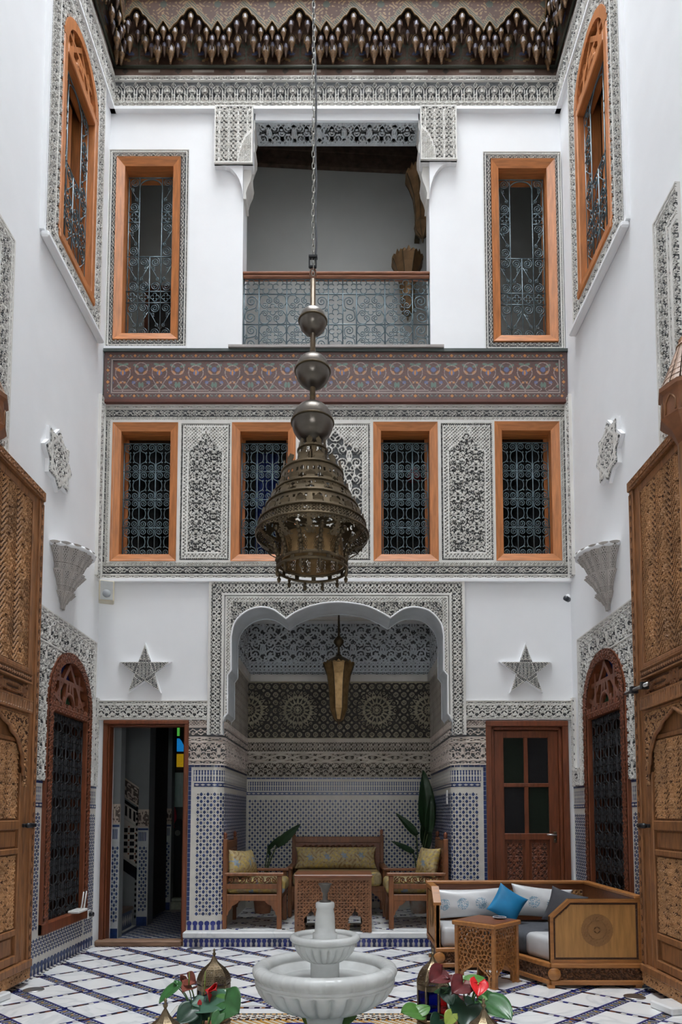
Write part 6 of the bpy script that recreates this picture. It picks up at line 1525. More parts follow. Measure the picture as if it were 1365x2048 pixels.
# coffee table
tb = empty('coffee_table', ((-.455 + .24) / 2, 6.60, FLA), 0, 'carved wooden coffee table with arched cut-outs in the alcove', 'table'); tw, tdp, thh = .70, .42, .52
def f_star(u, v):
    a = [np.abs(cen(u * math.cos(t) + v * math.sin(t), .058)) for t in (0, pi / 4, pi / 2, 3 * pi / 4)]; return mx(*[line(x - .012, .0036) for x in a])
def cut(u, v, w):
    o = np.ones_like(u, bool)
    for c in (.145, w - .145) if w > .5 else (w / 2,):
        x = np.abs(u - c); o &= ~((x < .055) & (v < .10) | (np.hypot(x, v - .10) < .066) & (v >= .06) | (x < (.225 - v) * .42) & (v > .14) & (v < .225) | (x < .068) & (v < .02))
    return o
for (nm, w, mp) in (('front_panel', tw, lambda u, v, t: (-tw / 2 + u, -tdp / 2 - t, v)), ('side_panel', tdp, lambda u, v, t: (tw / 2 + t, -tdp / 2 + u, v)), ('side_panel', tdp, lambda u, v, t: (-tw / 2 - t, tdp / 2 - u, v)), ('rear_panel', tw, lambda u, v, t: (tw / 2 - u, tdp / 2 + t, v))):
    o = relief(nm, tb, [mat('table_carving', (.21, .092, .040), .5, var=.2, nscale=8), mat('table_ground', (.09, .036, .014), .7)], w, thh - .02, .0048 if nm == 'front_panel' else .012, lambda u, v, w=w: np.where((np.minimum(u, w - u) < .014) | (v > thh - .045), 1, f_star(u, v)), mp, .007, lambda u, v, w=w: cut(u, v, w), skirt=False)
    s = o.modifiers.new('s', 'SOLIDIFY'); s.thickness = .018; s.offset = -1
mb = MB(); mb.box((-tw / 2 - .015, -tdp / 2 - .02, thh - .02), (tw / 2 + .015, tdp / 2 + .02, thh + .006)); mb.build('table_top', [WOOD_CP], tb, bv=.005)
# hanging lantern in the alcove
def vase_lantern(o, prof, n, m1, m2, zt):
    for k in range(n):
        a0, a1 = 2 * pi * k / n + pi / n * 0 - pi / n - pi / 2, 2 * pi * (k + 1) / n - pi / n - pi / 2; N = 6; V = []
        for (r, z) in prof: V += [(r * ((1 - q) * math.cos(a0) + q * math.cos(a1)), r * ((1 - q) * math.sin(a0) + q * math.sin(a1)), z) for q in [j / N for j in range(N + 1)]]
        top = prof[-1]; V += [(top[0] * 1.05 * ((1 - q) * math.cos(a0) + q * math.cos(a1)), top[0] * 1.05 * ((1 - q) * math.sin(a0) + q * math.sin(a1)), top[1] + zt * (1.3 if j == 3 else (.7 if j in (1, 5) else .25))) for j, q in [(j, j / N) for j in range(N + 1)]]
        L = len(prof) + 1; mb = MB(); mb.add(V, [(i * (N + 1) + j, i * (N + 1) + j + 1, (i + 1) * (N + 1) + j + 1, (i + 1) * (N + 1) + j) for i in range(L - 1) for j in range(N)])
        ob = mb.build('side_panel', [m1], o); s = ob.modifiers.new('s', 'SOLIDIFY'); s.thickness = .003
    for k in range(n):
        a = 2 * pi * k / n - pi / n - pi / 2; mb = MB(); mb.tube([(r * 1.005 * math.cos(a), r * 1.005 * math.sin(a), z) for r, z in prof], .005, 5); mb.build('seam', [m2], o)
HLY = 7.3
hx, hz = onY(678, 1445, HLY)
hl = empty('hanging_lantern', (hx, HLY, hz), 0, 'brass vase-shaped lantern hanging in the alcove', 'lantern')
zz = lambda py: onY(678, py, HLY)[1] - hz
sc = HLY / 1365
vase_lantern(hl, [(.003, 0), (.055, .03), (.10, zz(1418)), (.105, zz(1400)), (.115, zz(1375)), (.135, zz(1350)), (.175, zz(1330))], 8, BRASS_G, BRASS, .025)
mb = MB(); mb.lathe([(.175, zz(1330)), (.11, zz(1320)), (.05, zz(1314)), (.02, zz(1312))], 16, caps=False); mb.build('crown_dome', [BRASS], hl)
mb = MB(); mb.lathe([(.012, zz(1318)), (.045, zz(1316)), (.03, zz(1310)), (.012, zz(1308)), (.012, zz(1294)), (.03, zz(1292)), (.055, zz(1286)), (.055, zz(1281)), (.03, zz(1275)), (.012, zz(1272)), (.012, zz(1245)), (.006, 3.5 - hz)], 14); mb.build('stem', [BRASS], hl)
mb = MB(); mb.lathe([(.002, -.03), (.012, -.01), (.006, .0), (.02, .02)], 8); mb.build('finial', [BRASS], hl)

# ------------------------------------------------------------------ corner sofa
sofa = empty('corner_sofa', (1.45, 5.4, 0), 0, 'honey-coloured carved wooden corner sofa by the brown panelled door', 'sofa')
ox, oy = 1.45, 5.4
def W3(x, y, z): return (x - ox, y - oy, z)
SX0_, SX1_, SYF, SYB, SYM, SH = .715, 2.105, 4.90, 6.0, 5.46, .625
CRN = (1.20, SYM); FC = (1.455, SYF)
def slab(name, poly, z0, z1, m, bv=0.):
    mb = MB(); mb.prism([(x - ox, y - oy) for x, y in poly], lambda u, v, t: (u, v, t), z0, z1); return mb.build(name, [m], sofa, bv=bv)
base = [(SX0_, SYM), CRN, FC, (SX1_, SYF), (SX1_, SYB), (SX0_, SYB)]
slab('seat_base', [(SX0_ + .03, SYM + .03), (CRN[0] + .01, SYM + .03), (FC[0] + .03, SYF + .03), (SX1_ - .03, SYF + .03), (SX1_ - .03, SYB - .03), (SX0_ + .03, SYB - .03)], .05, .165, WOOD_SG)
def plinth(a, b, nm='plinth'):
    d = Vector((b[0] - a[0], b[1] - a[1])); L = d.length; d.normalize(); nrm = Vector((d.y, -d.x))
    def mp(u, v, t): return (a[0] - ox + d.x * u + nrm.x * t, a[1] - oy + d.y * u + nrm.y * t, v)
    for (z0, z1, o_) in ((.028, .062, .018), (.145, .178, .016)):
        mb = MB(); mb.prism([(0, z0), (L, z0), (L, z1), (0, z1)], mp, -.03, o_); mb.build(nm + '_moulding', [WOOD_S], sofa, bv=.005)
    relief('carved_plinth', sofa, [mat('plinth_carving', (.14, .055, .02), .45, var=.2), WOOD_SG], L, .085, .007, lambda u, v: p_maze(u, v, .034), lambda u, v, t: mp(u, .061 + v, t), .008)
plinth((SX0_, SYM), CRN); plinth(CRN, FC); plinth(FC, (SX1_, SYF))
for x, y in (FC, (SX1_ - .03, SYF + .02), (SX0_ + .02, SYM + .02), (SX1_ - .04, SYB - .04), (SX0_ + .03, SYB - .04)): mb = MB(); mb.box((x - ox - .022, y - oy - .02, 0), (x - ox + .022, y - oy + .03, .03)); mb.build('foot', [WOOD_S], sofa)
mb = MB(); mb.lathe([(.0005, -.022), (.03, -.02), (.044, -.008), (.046, .0), (.04, .012)][::-1], 24); mb.xform(Matrix.Translation(W3(FC[0] + .022, SYF - .012, .104)) @ Matrix.Rotation(-pi / 2, 4, 'X') @ Matrix.Scale(-1, 4, (0, 0, 1))); mb.build('turned_boss', [WOOD_S], sofa)
mb = MB(); mb.lathe([(.0005, -.022), (.03, -.02), (.044, -.008), (.046, .0), (.04, .012)][::-1], 24); mb.xform(Matrix.Translation(W3(SX0_ + .03, SYM - .010, .104)) @ Matrix.Rotation(-pi / 2, 4, 'X') @ Matrix.Scale(-1, 4, (0, 0, 1))); mb.build('turned_boss', [WOOD_S], sofa)
# end panel facing the camera
def end_panel(mp, L, cut_, name):
    H0, H1 = .178, SH; out = [(0, H0), (L, H0), (L, H1), (cut_, H1), (0, H1 - cut_ * .9)]
    mb = MB(); mb.prism(out, mp, -.02, .004); ep = mb.build(name, [WOOD_SV], sofa)
    f = .024; ins = [(f, H0 + f), (L - f, H0 + f), (L - f, H1 - f), (cut_ + f * .42, H1 - f), (f, H1 - cut_ * .9 - f * .42)]
    for i in range(5):
        a, b, c, d = out[i], out[(i + 1) % 5], ins[(i + 1) % 5], ins[i]; mb = MB(); mb.prism([a, b, c, d], mp, -.026, .016); mb.build('panel_moulding', [WOOD_S], ep)
    g = .016; in2 = [(f + g, H0 + f + g), (L - f - g, H0 + f + g), (L - f - g, H1 - f - g), (cut_ + (f + g) * .42, H1 - f - g), (f + g, H1 - cut_ * .9 - (f + g) * .42)]
    def fn(u, v): return np.minimum(1, (tri(u / .011) > .35) * (tri((v + u * .0) / .011) > .35) * 1.)
    mask = lambda u, v: pip(u, v + H0, ins) & ~pip(u, v + H0, in2)
    relief('beaded_border', ep, [mat('bead_wood', (.17, .075, .025), .5), WOOD_SG], L, H1 - H0, .0055, fn, lambda u, v, t: mp(u, v + H0, .005 + t), .004, mask, skirt=False)
    cx, cz, rr = L * .515, (H0 + H1) / 2 + .006, .113
    def fr(u, v):
        q, r = p_rose(u, v, rr, rr, rr * .62, 16); o2 = mx(p_arab(np.arctan2(v - rr, u - rr) * rr, r, .06, rr * .34)); o = np.where(r < rr * .64, q, o2); return mx(o, line(r - rr * .96, .006), line(r - rr * .64, .003))
    relief('carved_medallion', ep, [mat('medallion_wood', (.235, .115, .038), .5), mat('medallion_ground', (.10, .042, .013), .7)], 2 * rr, 2 * rr, .0042, fr, lambda u, v, t: mp(cx - rr + u, cz - rr + v, .0045 + t), .005, lambda u, v: np.hypot(u - rr, v - rr) < rr, skirt=False)
    return ep
end_panel(lambda u, v, t: (FC[0] - ox + u, SYF - oy + .012 - t, v), SX1_ - FC[0], .135, 'end_panel')
Lp = SYB - SYM
end_panel(lambda u, v, t: (SX0_ - ox + .012 - t, SYM - oy + (u), v) if False else (SX0_ - ox + .012 - t, SYM - oy + u, v), Lp, .13, 'end_panel')
mb = MB(); mb.prism([(.012, .178), (Lp, .178), (Lp, SH - .004), (.134, SH - .004), (.012, SH - .117)], lambda u, v, t: (SX0_ - ox + t, SYM - oy + u, v), .036, .040); mb.build('end_panel_inner', [WOOD_S], sofa)
# back and right side
mb = MB(); mb.box(W3(SX0_, SYB - .035, .15), W3(SX1_, SYB, SH)); mb.build('back_panel', [WOOD_CP], sofa)
mb = MB(); mb.box(W3(SX0_ - .01, SYB - .05, SH), W3(SX1_ + .01, SYB + .015, SH + .028)); mb.build('back_cap', [WOOD_S], sofa, bv=.006)
mb = MB(); mb.box(W3(SX1_ - .035, SYF + .01, .15), W3(SX1_, SYB, SH)); mb.build('side_panel', [WOOD_CP], sofa)
mb = MB(); mb.box(W3(SX1_ - .045, SYF + .0, SH), W3(SX1_ + .012, SYB, SH + .028)); mb.build('side_cap', [WOOD_S], sofa, bv=.006)
mb = MB(); mb.box(W3(SX0_ - .012, SYM + .13, SH), W3(SX0_ + .048, SYB - .03, SH + .02)); mb.build('end_cap', [WOOD_S], sofa, bv=.005)
mb = MB(); mb.prism([(0, SH - .117), (.13, SH), (.13, SH + .02), (0, SH - .095)], lambda u, v, t: (SX0_ - ox + t, SYM - oy + u, v), -.012, .048); mb.build('end_cap', [WOOD_S], sofa)
relief('openwork_back', sofa, [mat('openwork_wood', (.30, .15, .05), .5), WOOD_SG], SX1_ - SX0_ - .1, .10, .009, lambda u, v: p_lattice(u, v, .04), lambda u, v, t: (SX0_ + .05 - ox + u, SYB - oy - .037 - t, .475 + v), .006)
# seat mattresses and cushions
GREYF = mat('charcoal_cloth', (.060, .064, .075), .85, var=.2, nscale=30, bump=.4, bscale=25); GREYP = mat('dark_grey_cushion', (.045, .045, .053), .85, var=.1, nscale=30)
def seat(name, poly, z0, z1, m, label, k=8):
    mb = MB(); mattress(mb, dense(poly, k), z0, z1, .045); return props(mb.build(name, m), label, 'mattress', 'sofa seat mattresses')
seat('seat_mattress', [(.77, 5.50), (1.10, 5.50), (1.10, 5.93), (.77, 5.93)], .167, .335, SATIN, 'white satin seat mattress at the left end of the corner sofa')
seat('seat_mattress', [(1.10, 5.50), (1.225, 5.50), (1.36, 5.24), (2.06, 5.24), (2.06, 5.93), (1.10, 5.93)], .167, .33, [GREYF], 'charcoal seat cover in the corner of the sofa')
seat('seat_mattress', [(1.37, 5.22), (1.475, 4.95), (2.06, 4.95), (2.06, 5.235), (1.40, 5.235)], .167, .345, SATIN, 'white satin seat mattress at the right end of the corner sofa')
soft('back_cushion', pillow_mesh('back_cushion', .62, .25, .15, SATIN, 90, 40, .10, i_satin, .4), (1.07, 5.86, .475), (-.22, -.03, 0), 'long white satin cushion with blue medallions at the left of the sofa', 'cushion', 'white satin sofa cushions')
soft('back_cushion', pillow_mesh('back_cushion', .52, .27, .15, SATIN, 80, 40, .12, i_satin, .4), (1.66, 5.82, .485), (-.22, .10, -.05), 'white satin cushion with blue medallions behind the blue pillow', 'cushion', 'white satin sofa cushions')
soft('pillow', pillow_mesh('pillow', .26, .26, .11, [mat('turquoise_velvet', (.005, .17, .36), .6, var=.25, nscale=5)], 20), (1.335, 5.66, .49), (-.35, .55, -.12), 'turquoise blue pillow on the corner sofa', 'pillow')
soft('pillow', pillow_mesh('pillow', .28, .28, .11, [GREYP], 20), (1.71, 5.36, .50), (-.35, .28, -.45), 'dark grey pillow leaning at the right of the corner sofa', 'pillow')
# side table
st_ = empty('side_table', (1.043, 5.085, 0), pi / 4 + .02, 'pierced carved wooden side table in front of the sofa', 'table'); q = .155; hT = .44
rng = np.random.default_rng(4); pts = rng.random((70, 2)) * np.array([2 * q, hT])
G = np.array([(x + (.0 if j % 2 else .016), y) for j, y in enumerate(np.arange(0.0, hT + .03, .030)) for x in np.arange(0., 2 * q + .03, .033)]) + rng.normal(0, .0055, (len([0 for j, y in enumerate(np.arange(0.0, hT + .03, .030)) for x in np.arange(0., 2 * q + .03, .033)]), 2))
def vor(u, v):
    d = np.stack([np.hypot(u - a, v - b) for a, b in G]); d.partition(1, axis=0); return d[1] - d[0]
def tmask(u, v):
    w = 2 * q; e = np.minimum(np.minimum(u, w - u), hT - v); x = np.abs(u - q); ar = .15 - .06 * (x / .10) + .035 * np.clip(1 - x / .03, 0, 1) - .35 * np.clip(x - .085, 0, 1)
    inside = (x < .105) & (v < ar); rim = (x < .12) & (v < ar + .016)
    return ~inside & ((e < .014) | rim & ~inside | (vor(u, v) < .0072))
for k in range(4):
    a = k * pi / 2; c, s = math.cos(a), math.sin(a)
    o = relief('pierced_panel', st_, [WOOD_S], 2 * q, hT - .02, .0055, lambda u, v: np.zeros_like(u), lambda u, v, t: ((u - q) * c - (-q) * s, (u - q) * s + (-q) * c, v), .0, tmask, skirt=False)
    so = o.modifiers.new('s', 'SOLIDIFY'); so.thickness = .012; so.offset = -1
for sx in (-1, 1):
    for sy in (-1, 1): mb = MB(); mb.box((sx * q - .014, sy * q - .014, 0), (sx * q + .014, sy * q + .014, hT - .02)); lg = mb.build('leg', [WOOD_S], st_, bv=.004); mb = MB(); mb.box((sx * q - .022, sy * q - .022, 0), (sx * q + .022, sy * q + .022, .014)); mb.build('leg_foot', [WOOD_S], lg)
mb = MB(); mb.box((-q - .028, -q - .028, hT - .02), (q + .028, q + .028, hT + .012)); tt = mb.build('table_top', [WOOD_S], st_, bv=.006)
mb = MB(); mb.box((-q - .006, -q - .006, hT + .012), (q + .006, q + .006, hT + .014)); mb.build('top_inlay', [WOOD_CP], tt)
t = empty('glass_dish', (1.15, 5.13, hT + .014), 0, 'small dark dish with a pale rim on the pierced side table', 'dish'); mb = MB(); mb.lathe([(.03, 0), (.045, .008), (.05, .012), (.046, .012), (.03, .004)], 20); mb.build('dish_bowl', [mat('dish', (.05, .06, .09), .2)], t); mb = MB(); mb.tube([(.049 * math.cos(a), .049 * math.sin(a), .012) for a in [2 * pi * k / 24 for k in range(24)]], .002, 5, closed=True); mb.build('dish_rim', [MARBLE], t)
# ------------------------------------------------------------------ chandelier
CHY = 3.5
chx = onY(625, 1000, CHY)[0]; cz = lambda py: onY(625, py, CHY)[1]
ch = empty('chandelier', (chx, CHY, 0), 0, 'large dark brass tiered chandelier hanging over the fountain', 'chandelier')
def solid(o, t=.003):
    s = o.modifiers.new('s', 'SOLIDIFY'); s.thickness = t; return o
def pierced_band(name, parent, r0, z0, r1, z1, n, cren, fn, m=BRASS, per=16, nv=26):
    H = z1 - z0 + cren; nu = n * per; U, V = np.meshgrid(np.linspace(0, n, nu + 1), np.linspace(0, H, nv + 1)); k = np.clip(V / (z1 - z0), 0, 1.35)
    rr = r0 + (r1 - r0) * k; a = 2 * pi * U / n; P = np.stack([(rr * np.cos(a)).ravel(), (rr * np.sin(a)).ravel(), (z0 + V).ravel()], 1)
    g = np.arange(U.size).reshape(U.shape); Q = np.stack([g[:-1, :-1], g[:-1, 1:], g[1:, 1:], g[1:, :-1]], -1).reshape(-1, 4)
    uc, vc = ((U[:-1, :-1] + U[1:, 1:]) / 2), ((V[:-1, :-1] + V[1:, 1:]) / 2); x = np.abs((uc % 1) - .5); q = (vc - (z1 - z0)) / max(cren, 1e-6)
    shape = (q <= 0) | ((q < 1) & (x < np.where(q < .25, .42, np.where(q < .45, .22, np.where(q < .7, .34, .34 * (1 - q) / .3)))))
    keep = shape & ((q > 0) | ~fn(uc, np.clip(vc / (z1 - z0), 0, 1)))
    return solid(link(name, np_mesh(name, P, Q[keep.ravel()], None, [m]), parent))
def holes_fleur(u, v):
    x = np.abs((u % 1) - .5); return ((np.hypot(x * 1.2, (v - .62)) < .13) | ((x < .10 + .14 * np.sin(v * 9)) & (v > .14) & (v < .5)) | ((np.abs(x - .33) < .07) & (np.abs(v - .62) < .10))) & (v > .1) & (v < .86)
def holes_fine(u, v):
    return (np.sin(u * 2 * pi * 5) * np.sin(v * 22) > .25) & (v > .08) & (v < .92)
def holes_arcade(u, v):
    x = np.abs((u % 1) - .5); return (x < .30) & (v > .12) & (v < .72) & ~((np.abs(x - .14) < .05)) | (np.hypot(x, (v - .72) * .8) < .26) & (v >= .72) & (v < .9)
# stem and balls
for nm, py, r in (('ball', 643, .0735), ('ball', 743, .0925), ('ball', 846, .1105)):
    z = cz(py); mb = MB(); mb.sphere((0, 0, z), r, 32, 20); b = mb.build('ball', [BRONZE], ch)
    mb = MB(); mb.tube([(r * 1.01 * math.cos(a), r * 1.01 * math.sin(a), z) for a in [2 * pi * k / 40 for k in range(40)]], .0055, 6, closed=True); mb.build('ball_band', [BRASS], b)
mb = MB(); mb.lathe([(.015, cz(905)), (.015, cz(560))], 12); mb.build('stem', [mat('stem_brass', (.11, .075, .042), .4, metal=.8, var=.3, nscale=30)], ch)
T = [(.086, cz(942), .076, cz(903), 9, .050), (.178, cz(992), .160, cz(950), 12, .058), (.212, cz(1014), .198, cz(992), 14, .046), (.268, cz(1054), .240, cz(1020), 16, .050), (.292, cz(1072), .278, cz(1052), 20, .046)]
for k, (r0, z0, r1, z1, n, c) in enumerate(T):
    b = pierced_band('crested_tier', ch, r0, z0, r1, z1, n, c, (holes_arcade, holes_fleur, holes_fleur, holes_fleur, holes_fine)[k])
    for (rr, z) in ((r0, z0), (r1, z1)): mb = MB(); mb.tube([(rr * 1.01 * math.cos(a), rr * 1.01 * math.sin(a), z) for a in [2 * pi * j / 48 for j in range(48)]], .006, 6, closed=True); mb.build('tier_ring', [BRASS], b)
    if k < 4:
        for j in range(8): a = 2 * pi * j / 8; mb = MB(); mb.tube([(r0 * math.cos(a), r0 * math.sin(a), z0), (T[k + 1][2] * math.cos(a), T[k + 1][2] * math.sin(a), T[k + 1][3])], .004, 5); mb.build('tier_spoke', [BRASS], b)
# flaring skirt, then the pierced drum with its fringe
zr, zd, zb_ = cz(1070), cz(1100), cz(1128)
sk = [(.292, zr), (.290, zr - .03), (.265, cz(1092)), (.225, cz(1100))]
N = 12
for k in range(N):
    a0, a1 = 2 * pi * k / N, 2 * pi * (k + 1) / N; m = 24; U, V = np.meshgrid(np.linspace(a0, a1, m + 1), np.linspace(0, 1, 27)); 
    rr = np.interp(V, [0, .35, .75, 1], [s[0] for s in sk]); z = np.interp(V, [0, .35, .75, 1], [s[1] for s in sk]); P = np.stack([(rr * np.cos(U)).ravel(), (rr * np.sin(U)).ravel(), z.ravel()], 1)
    g = np.arange(U.size).reshape(U.shape); Q = np.stack([g[:-1, :-1], g[:-1, 1:], g[1:, 1:], g[1:, :-1]], -1).reshape(-1, 4); u, v = ((U[:-1, :-1] + U[1:, 1:]) / 2).ravel(), ((V[:-1, :-1] + V[1:, 1:]) / 2).ravel()
    q = np.abs((u - a0) / (a1 - a0) - .5); keep = ~((q < .40 - .30 * np.clip(v - .55, 0, 1)) & (v > .30 + .9 * q ** 2)) & ~((np.sin((u - a0) / (a1 - a0) * 40) * np.sin(v * 34) > .35) & (v > .06) & (q < .46))
    solid(link('skirt_panel', np_mesh('skirt_panel', P, Q[keep], None, [BRASS]), ch), .002)
for k in range(N):
    a = 2 * pi * (k + .5) / N - pi / 2; c, s = math.cos(a), math.sin(a)
    pts = smooth([(.245, zr - .03), (.215, cz(1088)), (.19, cz(1102)), (.178, cz(1118)), (.182, zb_)], 6); mb = MB(); mb.tube([(r * c, r * s, z) for r, z in pts], .0075, 6); ar = mb.build('curved_arm', [BRASS], ch)
    for j in range(2, len(pts), 3): mb = MB(); mb.sphere((pts[j][0] * c * 1.02, pts[j][0] * s * 1.02, pts[j][1]), .012, 8, 6); mb.build('arm_bead', [BRASS], ar)
dr = pierced_band('pierced_drum', ch, .168, zb_, .158, cz(1078), 12, 0.0001, lambda u, v: ((np.abs((u % 1) - .5) < .30) & (v > .1) & (v < .82 - (np.abs((u % 1) - .5)) * .8) & (np.sin(u * 2 * pi * 7) * np.sin(v * 40) > .05)), BRASS_G, 26, 34)
for z, r in ((zb_, .182), (cz(1140), .184)): mb = MB(); mb.tube([(r * math.cos(a), r * math.sin(a), z) for a in [2 * pi * j / 48 for j in range(48)]], .008, 6, closed=True); mb.build('drum_ring', [BRASS], ch)
pierced_band('drum_gallery', ch, .182, cz(1140), .182, zb_, 12, .0001, lambda u, v: (np.abs((u % 1) - .5) < .36) & (v > .15) & (v < .85), BRASS, 16, 10)
for k in range(N):
    a = 2 * pi * (k + .5) / N - pi / 2; c, s = math.cos(a) * .184, math.sin(a) * .184; z = cz(1140); mb = MB(); mb.lathe([(.003, -.052), (.009, -.042), (.011, -.032), (.005, -.022), (.009, -.012), (.004, 0), (.004, .006)], 8, c=(c, s)); mb.build('pendant', [BRASS], ch, (0, 0, z))
# clamp, chain and cable
mb = MB(); mb.tube([(.016 * math.cos(a), 0, cz(548) + .030 * math.sin(a)) for a in [2 * pi * k / 16 for k in range(16)]], .005, 6, closed=True); mb.build('hook', [mat('rusty_iron', (.16, .075, .045), .6, metal=.5)], ch)
mb = MB(); mb.box((-.024, -.012, cz(517)), (.024, .012, cz(512))); mb.box((-.024, -.008, cz(535)), (-.016, .008, cz(512))); mb.box((.012, -.008, cz(535)), (.020, .008, cz(512))); mb.box((-.020, -.008, cz(536)), (.018, .008, cz(532))); mb.build('clamp', [IRON_B], ch, bv=.002)
def link_mesh():
    mb = MB(); w, h = .0075, .0150; mb.tube([(w * math.cos(a), 0, h * math.sin(a) + (h * .35 if math.sin(a) > 0 else -h * .35)) for a in [2 * pi * k / 12 for k in range(12)]], .0026, 5, closed=True); return mb.mesh('chain_link', [mat('chain_steel', (.34, .33, .30), .4, metal=.9)])
lm = link_mesh(); z0 = cz(545); n = 0
while z0 + n * .034 < 9.9:
    link('chain_link', lm, ch, (.0015 * math.sin(n * .5), 0, z0 + n * .034), (0, 0, pi / 2 * (n % 2) + .3)); n += 1
mb = MB(); mb.tube(smooth([(.012, .004, cz(520)), (.018, .004, cz(480)), (.012, .006, cz(420)), (.016, .006, cz(360)), (.010, .006, cz(300)), (.014, .006, cz(200)), (.006, .006, cz(100)), (-.004, .006, cz(0)), (-.004, .006, 9.9)], 6), .0055, 6); mb.build('cable', [mat('grey_cable', (.07, .075, .085), .5)], ch)
mb = MB(); mb.box((chx - .05, .5, 9.9), (chx + .05, 6.3, 10.02)); props(mb.build('ceiling_beam', [DARKW]), 'dark beam carrying the chandelier chain', 'beam', kind='structure')

# ------------------------------------------------------------------ fountain
fo = empty('fountain', (-.10, 3.5, .004), 0, 'three-tiered white marble fountain with fluted bowls', 'fountain')
def gad(n, a, z0, z1):
    def f(t, r, z):
        if z0 <= z <= z1: return 1 + a * (.45 * min(1, abs(math.sin(n * t / 2)) * 2.2) ** .5 + .55 * abs(math.sin(n * t / 2)) ** .7 - .95) * min(1, (z1 - z) / .012, (z - z0) / .008 + .2)
        return 1
    return f
mb = MB(); mb.lathe([(.15, 0), (.15, .03), (.125, .05), (.10, .07), (.088, .10), (.086, .17), (.092, .195), (.095, .20), (.095, .238), (.10, .245)], 40); mb.build('pedestal', [MARBLE_F], fo)
mb = MB(); mb.lathe([(.09, .240), (.14, .244), (.17, .248), (.20, .255), (.225, .264), (.25, .276), (.275, .290), (.297, .305), (.315, .322), (.330, .340), (.340, .356), (.346, .370), (.348, .380), (.350, .386), (.347, .392)], 26 * 8, mod=gad(26, .13, .247, .384), caps=True)
mb.lathe([(.347, .392), (.352, .397), (.352, .404), (.346, .410)], 64, caps=False); mb.build('lower_bowl', [MARBLE_F], fo)
mb = MB(); pr = [(.346 + .0, .408)] + [(.325 + .039 * math.cos(a), .443 + .033 * math.sin(a)) for a in [-.9 + k * (pi + 1.3) / 12 for k in range(13)]] + [(.284, .43), (.262, .40), (.22, .378), (.12, .366), (.06, .364)]
mb.lathe(pr, 32 * 8, mod=lambda t, r, z: 1 - (.014 if r > .30 and abs(math.sin(16 * t)) < .13 else 0), caps=False); mb.build('lower_rim', [MARBLE_F], fo)
mb = MB(); mb.lathe([(.075, .364), (.076, .395), (.069, .40), (.073, .405), (.073, .475), (.08, .487)], 36); mb.build('upper_stem', [MARBLE_F], fo)
mb = MB(); mb.lathe([(.06, .483), (.09, .488), (.118, .505), (.140, .530), (.152, .556), (.155, .572), (.15, .58)], 22 * 8, mod=gad(22, .15, .487, .572)); mb.build('upper_bowl', [MARBLE_F], fo)
mb = MB(); mb.lathe([(.15, .578)] + [(.157 + .021 * math.cos(a), .601 + .019 * math.sin(a)) for a in [-.9 + k * (pi + 1.3) / 10 for k in range(11)]] + [(.134, .596), (.12, .580), (.06, .572), (.03, .571)], 22 * 8, mod=lambda t, r, z: 1 - (.008 if r > .14 and abs(math.sin(11 * t)) < .10 else 0), caps=False); mb.build('upper_rim', [MARBLE_F], fo)
mb = MB(); mb.lathe([(.062, .571), (.062, .625), (.052, .628), (.051, .66), (.0505, .69), (.047, .725), (.043, .745), (.0475, .752), (.0485, .762), (.0475, .775), (.042, .78)], 32); mb.build('finial_post', [MARBLE_F], fo)
mb = MB(); mb.lathe([(.030, .78), (.030, .786), (.014, .79), (.012, .825), (.018, .83), (.021, .848), (.034, .868), (.034, .873), (.020, .872), (.008, .87)], 20); mb.build('nozzle', [mat('pewter', (.14, .13, .12), .4, metal=.8, var=.3)], fo)
mb = MB(); mb.lathe([(.285, .4345), (.001, .4345)][::-1], 48, caps=False); 
